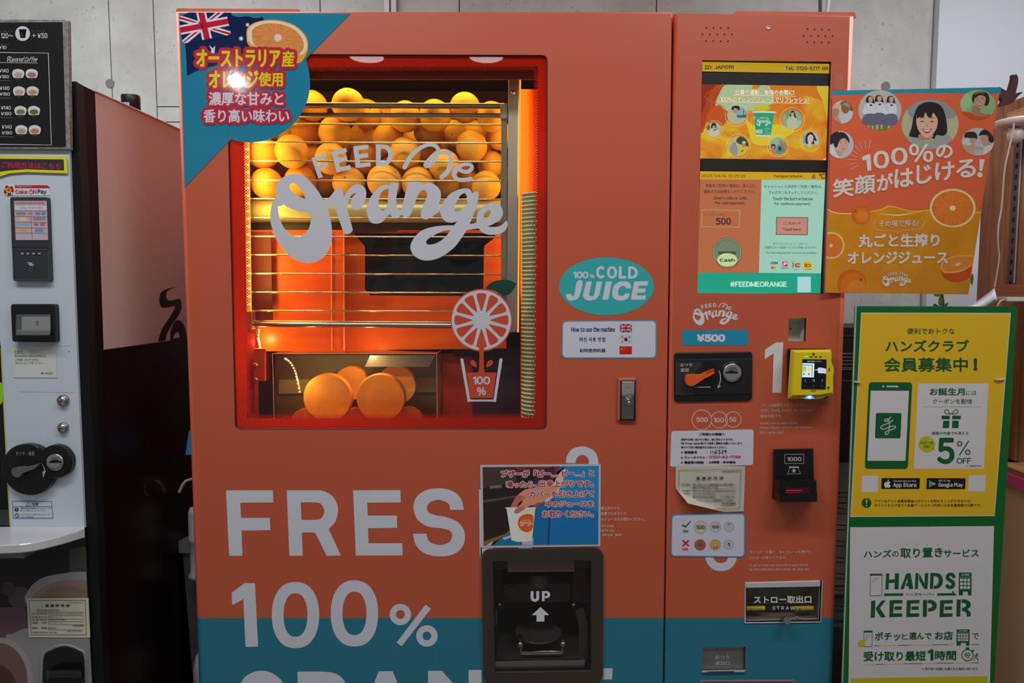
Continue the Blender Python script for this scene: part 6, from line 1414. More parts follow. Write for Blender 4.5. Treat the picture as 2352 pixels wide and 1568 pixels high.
A.frame([sN(*p) for p in [(1357, 432), (1443, 432), (1473, 498), (1325, 500)]], .8, lw, 3); A.rect(*sN(1346, 420), *sN(1454, 433), lw, 4); A.poly([sN(*p) for p in [(1400, 443), (1426, 463), (1412, 463), (1412, 482), (1388, 482), (1388, 463), (1374, 463)]], lw, 4)
A.done()
A = Art(FY(-0.0365), ba, part='red_light')
A.poly([sN(*p) for p in [(1310, 625), (1345, 640), (1500, 640), (1558, 628), (1562, 700), (1312, 702)]], mat('red_window', rgb(70, 22, 34), .2), 1)
A.poly([sN(*p) for p in [(1318, 668), (1470, 666), (1500, 672), (1470, 676), (1318, 678)]], em(190, 20, 50, .9), 2); A.poly([sN(*p) for p in [(1312, 690), (1560, 686), (1562, 700), (1540, 708), (1316, 710)]], em(150, 10, 40, .9), 2); A.disc(*sN(1450, 702), 4, em(240, 60, 60, 1.4), 3, ry=1.2); A.disc(*sN(1340, 704), 3.2, em(230, 40, 60, 1.2), 3, ry=1)
A.done()
# recessed white pocket
b = MB(); pm_ = mat('pocket_white', rgb(190, 186, 178), .5); dpt = 0.03
o = wl([(1810, 730), (1853, 729), (1851, 785), (1809, 785)], 0.008); i = back(wl([(1815, 741), (1849, 741), (1848, 780), (1814, 780)], 0.0), dpt)
b.add(o + i, [(0, 1, 5, 4), (1, 2, 6, 5), (2, 3, 7, 6), (3, 0, 4, 7), (4, 5, 6, 7)], pm_); pk_ = b.build('sensor_pocket', jm)
A = Art(FY(0.012), pk_, part='pocket_hole'); A.disc(1816, 755, 2.2, hole, 1); A.done()
# straw door
ss = mat('brushed_steel', (0.40, 0.37, 0.32), .35, 1.0)
b = MB(); o = wl([(1712, 1337), (1889, 1332), (1885, 1428), (1710, 1430)], 0.008); i = back(wl([(1716, 1348), (1884, 1344), (1880, 1422), (1714, 1424)], 0.0), 0.05)
b.add(o + i, [(0, 1, 5, 4), (1, 2, 6, 5), (2, 3, 7, 6), (3, 0, 4, 7), (4, 5, 6, 7)], mat('compartment_steel', rgb(104, 96, 84), .45)); sd = b.build('straw_compartment', jm)
slab('compartment_frame', [(1711, 1336), (1713, 1336), (1713, 1430), (1710, 1430)], -0.001, 0.003, mat('white_edge', rgb(190, 190, 190), .3), sd)
b = MB(); we = mat('white_edge', rgb(190, 190, 190), .3)
b.tube([PY(1889, 1333, -0.001), PY(1885, 1428, -0.001), PY(1711, 1430, -0.001)], 0.0012, we, 6); b.build('compartment_edge', sd)
st_m = mat('straw_ledge', rgb(136, 128, 110), .4)
for yy, th in ((1378, 7), (1388, 5), (1412, 6)): MB().box(PY(1716, yy + th, 0.035), PY(1862, yy, 0.045), st_m).build('inner_ledge', sd)
for x0, x1, nm in ((1714, 1756, 'left'), (1826, 1867, 'right')):
    a = PY(x0, 1397, 0.022); c = PY(x1, 1396, 0.022)
    s_ = MB().tube([a, c], 0.0048, mat('yellow_tape', rgb(216, 180, 10), .4), 14).build('drinking_straw_sleeve', None)
    tag(s_, 'yellow printed sleeve in the straw compartment, the %s one of two' % nm, 'straw', 'yellow sleeves in the straw compartment')
    A = Art(FY(0.0165), s_, part='sleeve_print'); A.text('押してね', x0 + 7, 1397, x1 - 7, 1401, mat('print', rgb(70, 40, 10), .5), 1); A.line(x0 + 3, 1393, x1 - 4, 1393, .8, mat('print', rgb(70, 40, 10), .5), 1); A.done()
flap = MB(); w = wl([(1715, 1338), (1885, 1334), (1881, 1425), (1713, 1427)], 0.002); flap.add(w, [(0, 1, 2, 3)], GLASS); fo = flap.build('clear_flap', jm)
slab('flap_top', rq([(1713, 1338.5), (1885, 1334), (1884, 1347), (1713, 1350)], 2), -0.004, 0.005, mat('flap_white', rgb(196, 196, 194), .3), fo, 1)
b = MB(); b.cyl(PY(1796, 1414, 0.002), PY(1808, 1425, -0.020), 0.0055, ss, 16); b.cyl(PY(1806, 1423.5, -0.018), PY(1808, 1425, -0.024), 0.0072, ss, 20); b.build('flap_knob', fo)
A = Art(FY(0.002), fo, part='flap_lettering'); fw = mat('white_vinyl', rgb(220, 216, 214), .5)
A.text('ストロー取出口', 1731, 1368, 1864, 1386, fw, 3, b=.7, dy=-1, n=6); A.text('STRAW', 1774, 1391.5, 1826, 1400, fw, 3, b=.45, track=.28)
b = None
A.stroke([(1716, 1424), (1760, 1423), (1800, 1421), (1822, 1420), (1830, 1416), (1845, 1421), (1880, 1420)], mat('old_glue', rgb(170, 164, 150), .6), 2, 2); A.stroke([(1882, 1350), (1881, 1390), (1880, 1420)], mat('old_glue', rgb(150, 145, 132), .6), 2, 1.6)
A.done()
# coin return
co = slab('coin_return', [(1613, 1486), (1713, 1484), (1712, 1544), (1611, 1544)], 0.006, 0.01, mat('brushed_flap', (0.30, 0.285, 0.265), .36, .8), jm)
MB().loft([wl([(1612, 1539), (1711, 1537), (1711, 1543), (1612, 1544)], -0.004), wl([(1612, 1539), (1711, 1537), (1711, 1543), (1612, 1544)], 0.004)], mat('flap_white', rgb(190, 192, 198), .3)).build('return_lip', co)
A = Art(FY(0.006), co, part='return_writing'); A.text('おつり', 1643, 1504, 1676, 1514, mat('print', rgb(196, 192, 188), .5), 3, b=.2); A.text('返却口', 1643, 1517, 1676, 1527, mat('print', rgb(196, 192, 188), .5), 3, b=.2)
A.line(1612, 1485, 1611, 1541, 1.2, mat('white_edge', rgb(190, 190, 190), .3), 2); A.done()
A = Art(FY(-0.0041), co, part='return_slot'); A.poly([(1625, 1542), (1687, 1541), (1687, 1543), (1625, 1543.6)], hole, 2); A.done()
lo2 = slab('lower_label', [(1610, 1562), (1824, 1561), (1824, 1640), (1610, 1640)], -0.0012, 0.001, mat('label_edge', rgb(150, 140, 160), .4), jm)
A = Art(FY(-0.0012), lo2, part='label_print'); A.poly([(1613, 1565), (1821, 1564), (1815, 1640), (1613, 1640)], mat('dark_red_print', rgb(150, 42, 50), .4), 1); A.done()

# ------------------------------------------------------------------ cup hatch
def ladder(x0, y0, x1, y1, r): return rr(x0, y0, x1, y1, r, 6)
HO = rq([(1106, 1262), (1386, 1259), (1385, 1568), (1111, 1572)], 22, 7); HI = rq([(1132, 1288), (1358, 1286), (1358, 1541), (1137, 1545)], 3, 3)
hm_ = mat('hatch_brown', rgb(62, 52, 46), .35)
ho_ = slab_holes('cup_hatch', HO, [HI], -0.006, 0.006, hm_, jm)
MB().tube([PY(x, y, -0.004) for x, y in HO[:30]], 0.0008, mat('hatch_edge', rgb(150, 140, 130), .3), 5).build('hatch_trim', ho_)
b = MB(); o = wl(rq([(1130, 1286), (1360, 1284), (1360, 1543), (1135, 1547)], 0), -0.0005); i = back(wl([(1144, 1296), (1352, 1295), (1350, 1534), (1144, 1536)], 0.0), 0.16)
b.add(o + i, [(0, 1, 5, 4), (1, 2, 6, 5), (2, 3, 7, 6), (3, 0, 4, 7), (4, 5, 6, 7)], mat('hatch_inside', rgb(30, 24, 25), .45)); b.build('hatch_chamber', ho_)
slab('hatch_back_plate', [(1155, 1340), (1310, 1340), (1310, 1383), (1155, 1383)], 0.10, 0.004, mat('brown_plate', rgb(84, 66, 66), .4), ho_, 1)
slab('hatch_top_tab', [(1166, 1286), (1319, 1286), (1319, 1312), (1166, 1313)], 0.01, 0.003, mat('tan_tab', rgb(140, 118, 94), .45), ho_)
slab('hatch_top_bar', [(1134, 1286), (1357, 1286), (1357, 1304), (1134, 1306)], 0.014, 0.003, mat('brown_plate', rgb(80, 66, 62), .4), ho_)
for x0, x1 in ((1135, 1153), (1316, 1356)): slab('hatch_red_panel', [(x0, 1306), (x1, 1304), (x1, 1384), (x0, 1384)], 0.05, 0.003, mat('hatch_red', rgb(70, 12, 10), .45), ho_)
MB().lathe(PY(1237, 1336, 0.10), (0, 0, -1), [(0.016, -0.02), (0.026, 0.0), (0.022, 0.010), (0.012, 0.014), (0, 0.015)], mat('nozzle_grey', rgb(120, 112, 108), .3), 28).build('juice_nozzle', ho_)
hp = MB(); q = [PZ(1145, 1450, PY(1145, 1400, 0.15).z) for _ in ()]
zpl = PY(1240, 1480, 0.06).z
def ringz(cx, cy, z, rx, ry, n=36): return [Vector((cx + rx * math.cos(2 * PI * k / n), cy + ry * math.sin(2 * PI * k / n), z)) for k in range(n)]
pc = PY(1236, 1452, 0.075)
MB().lathe((pc.x, 0.075, pc.z), (0, 0, 1), [(0.050, 0.0), (0.050, 0.003), (0.046, 0.003), (0.045, -0.004), (0.030, -0.010), (0, -0.011)], mat('clear_grey', rgb(70, 66, 66), .12), 40).build('cup_ring', ho_)
b = MB(); gs = mat('dull_steel', (0.42, 0.40, 0.38), .25, 1.0)
a = PY(1195, 1482, 0.02); c = PY(1293, 1481, 0.02)
b.tube([a + Vector((0, .03, .006)), a, a + Vector((0.002, 0, -0.016)), c + Vector((-0.002, 0, -0.016)), c, c + Vector((0, .03, .006))], 0.0042, gs, 10)
b.lathe(a + Vector((0, -.001, .002)), (0, -1, 0), [(0.0068, 0), (0.0066, .004), (0, .005)], gs, 16); b.lathe(c + Vector((0, -.001, .002)), (0, -1, 0), [(0.0068, 0), (0.0066, .004), (0, .005)], gs, 16)
b.build('cup_cradle', ho_)
tp = MB(); z_ = PY(1240, 1500, 0.04).z
tp.box((PY(1140, 1500, 0.04).x, 0.012, z_ - 0.006), (PY(1344, 1500, 0.04).x, 0.13, z_), mat('drip_tray', rgb(64, 58, 56), .35)); tp.build('drip_tray', ho_)
slab('hatch_sill', [(1138, 1518), (1343, 1515), (1343, 1540), (1138, 1543)], 0.006, 0.006, mat('sill_steel', (0.50, 0.47, 0.46), .3, 1.0), ho_)
for x in (1147, 1318): MB().lathe(PY(x, 1391, 0.04), (0, -1, 0), [(0.007, 0), (0.006, .004), (0, .005)], mat('dark_nickel', (0.13, 0.12, 0.11), 0.3, 1.0), 16).build('bolt', ho_)
for q in ([(1137, 1400), (1143, 1402), (1142, 1435), (1137, 1436)], [(1322, 1402), (1340, 1396), (1350, 1430), (1350, 1512), (1330, 1512), (1330, 1440)]): slab('hatch_arm', q, 0.03, 0.003, mat('arm_grey', rgb(72, 64, 66), .4), ho_)
hg = MB(); hg.add(wl(HI, -0.003), [tuple(range(len(HI)))], glass_mat('hatch_glass', (0.80, 0.79, 0.80), boost=1.0)); hgo = hg.build('hatch_door', ho_)
A = Art(FY(-0.003), hgo, part='up_sign'); uw = mat('white_vinyl', rgb(226, 226, 232), .5)
def sU(x, y): return (1090 + x / 4.637, 1230 + y / 4.637)
A.stroke([sU(613, 590), sU(613, 660), sU(620, 678), sU(642, 688), sU(666, 678), sU(673, 660), sU(673, 590)], uw, 2, 6.6, caps=False); A.poly([sU(*p) for p in smooth([(718, 590), (718, 590), (770, 590), (796, 600), (804, 626), (796, 652), (770, 663), (745, 663), (745, 663), (745, 697), (745, 697), (718, 697), (718, 697)], 4)], uw, 2, holes=[[sU(*p) for p in smooth([(745, 612), (745, 612), (765, 612), (776, 626), (765, 641), (745, 641), (745, 641)], 3)]])
A.poly([sU(*p) for p in [(702, 758), (795, 845), (744, 845), (744, 913), (660, 913), (660, 845), (610, 845)]], uw, 2)
A.part('warning_mark'); A.ring(*sU(397, 603), 8.5, 1.3, mat('print', rgb(70, 40, 40), .5), 1)
A.done()
# ------------------------------------------------------------------ large orange poster standing out from the machine's right side
PC4 = [(1912, 208), (2298, 200), (2224, 676), (1896, 672)]
PS = Twist(PC4, (-0.012, -0.055, 0.030, -0.012))
t = thing('juice_poster', 'big orange poster with round portraits and white writing, beside the touch screen', 'poster')
A = Art(PS, t, base=0, part='sheet')
pt = mat('poster_orange', rgb(234, 104, 66), .33)
A.poly(rq(PC4, 8), pt, 0)
def sP(x, y): return (1890 + x / 5.091, 190 + y / 5.091)
def sQ(x, y): return (1880 + x / 4.983, 420 + y / 4.983)
A.part('poster_picture')
A.poly([(1912, 208.5)] + [sP(*p) for p in [(2085, 52), (2080, 125), (1500, 122), (1000, 122), (600, 132), (300, 143), (108, 152), (112, 95)]], mat('poster_ink', rgb(40, 150, 172), .33), 1)
def jc(name, a, b, sc=14):
    m = mat(name, a, .33, noise=(sc, .14)); return m
JU = [sQ(*p) for p in smooth([(107, 300), (107, 300), (150, 320), (250, 345), (390, 347), (600, 325), (720, 300), (800, 262), (880, 270), (1000, 310), (1100, 322), (1260, 310), (1865, 320), (1865, 320)], 5, False)] + [(2224, 676), (1896, 672)]
A.poly(JU, jc('poster_juice', rgb(226, 146, 20), 0), 1)
A.stroke([sQ(*p) for p in [(107, 302), (170, 335), (260, 350), (390, 352)]], mat('poster_ink', rgb(246, 224, 140), .33), 2, 2.5); A.stroke([sQ(*p) for p in [(600, 328), (720, 303), (800, 268), (880, 276), (1000, 313), (1100, 326), (1260, 313)]], mat('poster_ink', rgb(244, 196, 50), .33), 2, 3.0)
A.stroke([(*sQ(650, 350), .2), (*sQ(800, 362), .9), (*sQ(910, 370), 1.4), (*sQ(1050, 350), .8), (*sQ(1180, 330), .2)], mat('poster_ink', rgb(250, 236, 190), .33), 3); A.stroke([sQ(*p) for p in [(1800, 340), (1862, 335)]], mat('poster_ink', rgb(240, 190, 50), .33), 2, 2.5)
def pk2(*c): return mat('poster_ink', rgb(*c), .33)
def slice_(cx, cy, rx, ry, L, clip=None, rot=0):
    A.disc(cx, cy, rx, pk2(244, 190, 90), L, ry=ry, rot=rot, clip=clip); A.disc(cx, cy, rx * .96, pk2(250, 226, 176), L + 1, ry=ry * .96, rot=rot, clip=clip)
    p = PS.at((cx, cy)); A.disc(cx, cy, rx * .89, citrus(p.x, p.y, p.z, base=(0.80, 0.17, 0.015), hi=(0.90, 0.28, 0.03)), L + 2, ry=ry * .89, rot=rot, clip=clip)
    for k in range(10):
        a = math.radians(36 * k + 10); A.line(cx, cy, cx + rx * .86 * math.cos(a), cy + ry * .86 * math.sin(a), .5, pk2(244, 150, 70), L + 3)
    star(cx, cy, rx * .16, pk2(248, 226, 180), L + 4, n=8, inn=.6) if False else A.disc(cx, cy, rx * .13, pk2(248, 226, 180), L + 4, ry=ry * .13, clip=clip)
slice_(*sQ(1536, 288), 53.5, 45, 4, clip=PC4); 
PL = [(1897, 180), (2400, 180), (2400, 690), (1897, 690)]
PL = [(1899.5, 560), (2400, 560), (2400, 700), (1896, 700)]
for (x, y, rx, ry) in ((145, 715, 31, 31.5),):
    X, Y = sQ(x, y); cl_ = [(1899, 500), (2000, 500), (2000, 640), (1896.5, 640)]
    A.disc(X, Y, rx, pk2(244, 190, 90), 4, ry=ry, clip=cl_); A.disc(X, Y, rx * .95, pk2(250, 222, 160), 5, ry=ry * .95, clip=cl_); p = PS.at((X, Y)); A.disc(X, Y, rx * .87, citrus(p.x, p.y, p.z, base=(0.80, 0.17, 0.015), hi=(0.90, 0.28, 0.03)), 6, ry=ry * .87, clip=cl_); A.disc(X, Y, 4, pk2(248, 220, 160), 7)
def ball(x, y, r, hl):
    X, Y = sQ(x, y); cl_ = [(1896, 400), (2300, 400), (2300, 674.5), (1896, 671)]
    A.disc(X, Y, r, pk2(226, 104, 16), 4, clip=cl_); A.disc(X + r * .1, Y + r * .1, r * .88, pk2(234, 120, 24), 5, clip=cl_); A.disc(X + r * hl[0], Y + r * hl[1], r * .62, pk2(240, 138, 44), 6, clip=cl_)
ball(486, 364, 21.6, (.15, .15)); A.disc(*sQ(423, 325), 2.4, pk2(90, 120, 30), 8)
ball(382, 1155, 33.5, (.3, .35)); A.disc(*sQ(484, 1105), 3.6, pk2(90, 120, 30), 8)
hc = [(2120, 560), (2236, 580), (2224, 660), (2120, 660)]
A.poly([sQ(*p) for p in smooth([(1395, 960), (1395, 960), (1420, 1060), (1490, 1120), (1580, 1137), (1680, 1115), (1737, 1082), (1737, 1082), (1760, 950), (1760, 950)], 4)], pk2(216, 84, 12), 4)
A.poly([sQ(*p) for p in smooth([(1395, 950), (1440, 880), (1550, 838), (1680, 826), (1776, 832), (1776, 832), (1762, 945), (1762, 945), (1640, 1010), (1520, 1032), (1430, 1022)], 4)], pk2(244, 186, 80), 5)
A.poly([sQ(*p) for p in smooth([(1412, 950), (1450, 890), (1550, 850), (1680, 838), (1772, 842), (1772, 842), (1760, 930), (1760, 930), (1640, 990), (1520, 1012), (1440, 1005)], 4)], pk2(232, 140, 50), 6); A.disc(*sQ(1595, 930), 7, pk2(244, 206, 140), 7, ry=3.6, rot=-15)
for k in range(9):
    a = math.radians(40 * k); X, Y = sQ(1595, 930); A.line(X + 8 * math.cos(a), Y + 4 * math.sin(a), X + 30 * math.cos(a), Y + 14 * math.sin(a), .5, pk2(244, 176, 90), 7)
A.part('portraits')
def G(c, pts, col, L, k=3): A.poly([sP(*p) for p in (smooth(pts, k) if k else pts)], pk2(*col), 4 + L, clip=c)
def circ_(x, y, rx, ry, bg, clip=None):
    X, Y = sP(x, y); a = arc(X, Y, rx / 5.091, ry / 5.091, n=48)
    if clip: a = clipc(a, clip)
    A.poly(a, pk2(*bg), 3); return a
def face(c, x, y, w, h, L, tone=(226, 178, 150), smile=True, tilt=0):
    G(c, [(x - w * .5, y - h * .15), (x - w * .4, y - h * .5), (x, y - h * .6), (x + w * .4, y - h * .5), (x + w * .5, y - h * .15), (x + w * .45, y + h * .2), (x + w * .2, y + h * .5), (x, y + h * .58), (x - w * .2, y + h * .5), (x - w * .45, y + h * .2)], tone, L, 4)
    dk_ = (60, 36, 30)
    for s_ in (-1, 1):
        G(c, [(x + s_ * w * .23 - w * .12, y - h * .03 + s_ * tilt), (x + s_ * w * .23, y - h * .09 + s_ * tilt), (x + s_ * w * .23 + w * .12, y - h * .03 + s_ * tilt), (x + s_ * w * .23, y - h * .05 + s_ * tilt)], dk_, L + 1, 3)
        G(c, [(x + s_ * w * .23 - w * .14, y - h * .17), (x + s_ * w * .23, y - h * .23), (x + s_ * w * .23 + w * .14, y - h * .17), (x + s_ * w * .23, y - h * .20)], (90, 60, 50), L + 1, 3)
    G(c, [(x - w * .05, y + h * .12), (x, y + h * .02), (x + w * .06, y + h * .12), (x, y + h * .14)], tuple(int(v * .86) for v in tone), L + 1, 3)
    if smile:
        G(c, [(x - w * .22, y + h * .22), (x, y + h * .27), (x + w * .22, y + h * .22), (x + w * .12, y + h * .36), (x, y + h * .40), (x - w * .12, y + h * .36)], (170, 60, 60), L + 1, 3)
        G(c, [(x - w * .17, y + h * .25), (x, y + h * .285), (x + w * .17, y + h * .25), (x + w * .1, y + h * .32), (x, y + h * .34), (x - w * .1, y + h * .32)], (244, 238, 232), L + 2, 3)
# centre portrait
c = circ_(1253, 487, 334, 293, (186, 186, 172))
G(c, [(1000, 260), (1150, 200), (1450, 200), (1560, 340), (1480, 420), (1050, 420)], (150, 158, 154), .4); G(c, [(930, 420), (1010, 380), (1000, 620), (960, 680)], (190, 194, 150), .5); G(c, [(1460, 480), (1570, 420), (1570, 640), (1460, 640)], (196, 196, 150), .5)
G(c, [(940, 640), (1040, 625), (1120, 660), (1250, 690), (1330, 620), (1420, 600), (1500, 640), (1480, 800), (980, 800)], (170, 172, 164), 1.2)
G(c, [(1008, 610), (1040, 520), (1060, 400), (1110, 280), (1190, 232), (1280, 225), (1370, 260), (1420, 340), (1450, 480), (1452, 580), (1400, 620), (1330, 610), (1300, 660), (1240, 620), (1130, 640), (1080, 640), (1030, 630)], (44, 36, 34), 1.6)
G(c, [(1130, 600), (1280, 600), (1280, 640), (1215, 668), (1130, 660)], (196, 140, 112), 2.4)
face(c, 1218, 470, 250, 300, 3, (232, 184, 156))
G(c, [(1100, 420), (1110, 320), (1180, 270), (1280, 270), (1335, 320), (1352, 430), (1330, 400), (1290, 350), (1270, 400), (1230, 400), (1200, 345), (1180, 400), (1150, 405), (1125, 400)], (44, 36, 34), 6)
# three pupils
c = circ_(667, 320, 252, 236, (190, 196, 186)); G(c, [(420, 470), (920, 440), (920, 600), (420, 600)], (110, 140, 60), .6, 0)
for x, y, s_ in ((553, 200, 1), (657, 190, 1), (795, 200, 1)):
    G(c, [(x - 45, y - 10), (x - 30, y - 40), (x + 15, y - 45), (x + 42, y - 10), (x + 50, y + 45), (x + 20, y + 30), (x - 30, y + 30), (x - 50, y + 25)], (44, 36, 40), 1.5)
    face(c, x + 5, y, 52, 60, 2.4, (226, 176, 150))
    G(c, [(x - 55, y + 60), (x - 20, y + 40), (x + 40, y + 42), (x + 65, y + 70), (x + 60, y + 175), (x - 60, y + 175), (x - 90, y + 130)], (226, 228, 238), 2)
    G(c, [(x - 5, y + 55), (x + 22, y + 50), (x + 22, y + 72), (x - 5, y + 70)], (30, 40, 110), 3.6, 0)
    G(c, [(x - 60, y + 172), (x + 60, y + 172), (x + 80, y + 280), (x + 20, y + 300), (x - 100, y + 280)], (110, 112, 134), 2.8); G(c, [(x - 40, y + 290), (x - 5, y + 290), (x - 10, y + 360), (x - 35, y + 360)], (216, 170, 146), 2.4, 0); G(c, [(x + 15, y + 290), (x + 45, y + 290), (x + 40, y + 350), (x + 20, y + 350)], (216, 170, 146), 2.4, 0)
    G(c, [(x - 75, y + 60), (x - 45, y + 60), (x - 20, y + 110), (x - 40, y + 130)], (214, 216, 228), 3.2)
# woman in orange, upper right
c = circ_(1812, 258, 208, 176, (150, 190, 130)); G(c, [(1610, 190), (1700, 130), (1740, 240), (1640, 330)], (170, 206, 150), .5)
G(c, [(1625, 342), (1740, 352), (1800, 392), (1880, 392), (1945, 365), (1980, 420), (1900, 440), (1700, 440)], (206, 90, 20), 1.4); G(c, [(1740, 350), (1755, 270), (1840, 290), (1845, 350), (1940, 370), (1880, 395), (1790, 390)], (176, 130, 110), 1.8)
G(c, [(1745, 200), (1755, 140), (1800, 108), (1870, 102), (1925, 125), (1948, 190), (1935, 250), (1900, 266), (1780, 200), (1765, 240)], (50, 38, 36), 2); face(c, 1838, 205, 130, 160, 3, (206, 156, 134), tilt=-6); G(c, [(1765, 190), (1790, 130), (1860, 118), (1915, 150), (1925, 190), (1880, 150), (1820, 150)], (54, 42, 40), 6)
# mother and child
c = circ_(1812, 690, 188, 162, (196, 198, 194))
G(c, [(1630, 700), (1680, 660), (1750, 680), (1790, 740), (1880, 760), (1860, 785), (1770, 780), (1770, 850), (1640, 850)], (206, 170, 140), 1.5); G(c, [(1630, 700), (1680, 655), (1740, 690), (1720, 730), (1650, 720)], (214, 214, 210), 2.2)
G(c, [(1655, 640), (1665, 590), (1720, 570), (1780, 580), (1805, 620), (1795, 665), (1730, 650), (1690, 640)], (50, 40, 46), 2.4); G(c, [(1720, 650), (1790, 650), (1785, 690), (1750, 710), (1720, 690)], (210, 160, 140), 3)
G(c, [(1825, 620), (1850, 565), (1910, 540), (1970, 570), (2000, 640), (1985, 700), (1940, 680), (1930, 620), (1870, 610)], (44, 36, 42), 2.4); G(c, [(1840, 640), (1900, 610), (1950, 640), (1960, 720), (1900, 740), (1860, 700), (1850, 665)], (206, 156, 136), 2.2); G(c, [(1880, 800), (1910, 740), (1990, 740), (1990, 850), (1880, 850)], (226, 222, 218), 2.6)
# old couple
pl_ = [(1911, 195), (2100, 195), (2100, 400), (1905, 400)]
c = circ_(228, 343, 125, 134, (222, 200, 164), clip=pl_); cc2 = clipc(c, pl_)
G(c, [(200, 250), (260, 210), (340, 250), (350, 330), (280, 300)], (120, 100, 60), .6)
G(c, [(215, 290), (235, 240), (290, 230), (315, 280), (300, 340), (255, 360), (225, 330)], (150, 104, 80), 2); G(c, [(225, 260), (250, 232), (300, 240), (320, 300), (290, 280), (250, 262)], (170, 160, 150), 3); G(c, [(200, 480), (215, 380), (290, 330), (350, 360), (350, 480)], (206, 212, 220), 1.6)
G(c, [(100, 330), (120, 285), (170, 282), (190, 320), (175, 385), (130, 400), (100, 380)], (196, 140, 110), 2.4); G(c, [(100, 310), (130, 278), (175, 285), (190, 310), (150, 300)], (206, 190, 170), 3); G(c, [(100, 480), (105, 400), (170, 400), (205, 440), (200, 480)], (196, 160, 130), 2.2)
# young woman, lower left
pl2 = [(1908.5, 290), (2100, 290), (2100, 400), (1903, 400)]
c = circ_(205, 724, 155, 159, (206, 200, 210), clip=pl2)
G(c, [(60, 640), (130, 580), (180, 570), (140, 680), (90, 720)], (40, 36, 34), .6); G(c, [(60, 760), (120, 740), (190, 860), (220, 890), (60, 890)], (230, 226, 226), 1.4); G(c, [(130, 760), (200, 800), (230, 820), (200, 870), (160, 820)], (216, 168, 140), 1.8)
G(c, [(125, 700), (130, 620), (180, 580), (250, 585), (300, 640), (305, 700), (270, 690), (190, 680), (150, 760)], (46, 38, 38), 2.2); face(c, 238, 715, 125, 165, 3, (230, 182, 154), tilt=3); G(c, [(160, 760), (160, 650), (210, 610), (270, 610), (305, 660), (310, 700), (260, 650), (210, 660), (185, 700)], (46, 38, 38), 6)
A.part('writing')
wp2 = pk2(236, 226, 216)
def PT(tt, x0, y0, x1, y1, f=sP, b=1, dy=0, dx=0, L=14, n=8): A.text(tt, *f(x0, y0), *f(x1, y1), wp2, L, b=b * .68, dy=dy / 5.05, dx=dx / 5.05, n=n)
A.poly([sP(*p) for p in [(455, 868), (520, 838), (556, 834), (568, 1026), (520, 1030), (508, 900), (468, 912)]], wp2, 14); PT('0', 590, 795, 775, 1005, b=2.6); PT('0', 797, 757, 990, 962, b=2.6); PT('%', 1005, 715, 1292, 930, b=2.0, dx=0); PT('の', 1318, 722, 1520, 885, b=2.0)
for tt, x0, y0, x1, y1, b, dx in (('笑', 115, 1130, 360, 1345, 1.9, 25), ('顔', 370, 1085, 615, 1310, 1.6, 10), ('が', 630, 1070, 822, 1270, 1.8, 0), ('は', 835, 1010, 1060, 1235, 2.1, 0), ('じ', 1092, 965, 1275, 1190, 2.1, 0), ('け', 1310, 935, 1540, 1155, 2.1, 0), ('る', 1555, 905, 1790, 1120, 2.1, 0)):
    PT(tt, x0, y0, x1, y1, b=b, dy=-22, dx=0)
A.poly([sP(*p) for p in [(1832, 893), (1893, 896), (1862, 1032), (1828, 1034)]], wp2, 14); A.disc(*sP(1836, 1076), 6.4, wp2, 14)
for a_, b_ in (((555, 670), (540, 768)), ((488, 684), (507, 775)), ((420, 690), (467, 790)), ((378, 742), (440, 808)), ((346, 794), (412, 836)), ((318, 845), (402, 868)), ((280, 898), (395, 902)), ((305, 960), (397, 936)), ((322, 1018), (410, 964))): A.line(*sP(*a_), *sP(*b_), .9, wp2, 13)
PT('その場で搾る!', 690, 428, 1145, 505, f=sQ, b=.3, dy=-8); A.stroke([sQ(*p) for p in [(655, 430), (632, 455), (635, 500), (670, 535), (730, 548), (850, 550), (890, 560), (906, 585)]], wp2, 13, .7); A.stroke([sQ(*p) for p in [(1175, 408), (1208, 430), (1205, 480), (1170, 520), (1100, 538), (980, 545), (925, 555), (906, 585)]], wp2, 13, .7)
PT('丸ごと生搾り', 455, 585, 1385, 740, f=sQ, b=1.6, dy=-8); PT('オレンジジュース', 330, 785, 1482, 928, f=sQ, b=1.7, dy=-4)
logo(A, wp2, 14, (*sQ(730, 1018), *sQ(1064, 1186)), k=2); A.text('※写真はイメージです。', *sQ(1525, 1247), *sQ(1680, 1258), wp2, 14)
A.done()
# clear edge strip between poster and screen
slab('poster_edge', [(1910, 140), (1912, 140), (1896, 672), (1894, 672)], -0.0125, 0.001, mat('poster_rim', rgb(196, 110, 110), .3), t)

# ------------------------------------------------------------------ green standing sign
GYd = -0.03
GQ = [(1966, 703), (2337, 704), (2241, 2250), (1910, 2250)]
t = thing('club_sign', 'green sign board with yellow upper and white lower field, right of the juice machine', 'sign')
slab('board', GQ, GYd, 0.006, mat('sign_green', seen(2, 66, 22, .42), .32), t)
MB().tube([PY(1966, 703, GYd + .001), PY(1910, 2250, GYd + .001)], 0.0016, mat('board_edge', rgb(170, 190, 176), .4), 6).build('board_edge', t)
A = Art(FY(GYd), t, part='sign_fields')
def s1(x, y): return (1920 + x / 3.074, 690 + y / 3.074)
def s2(x, y): return (1900 + x / 3.843, 1160 + y / 3.843)
wf = mat('sign_white', rgb(216, 210, 214), .4); yf = mat('sign_yellow', rgb(232, 184, 28), .38); gf = mat('sign_ink_green', rgb(8, 92, 42), .4)
A.poly([s1(*p) for p in [(178, 85), (1236, 87), (1121, 1521), (101, 1528)]], wf, 1); A.poly([s1(*p) for p in [(182, 91), (1231, 93), (1116, 1515), (106, 1522)]], yf, 2)
A.part('sign_writing')
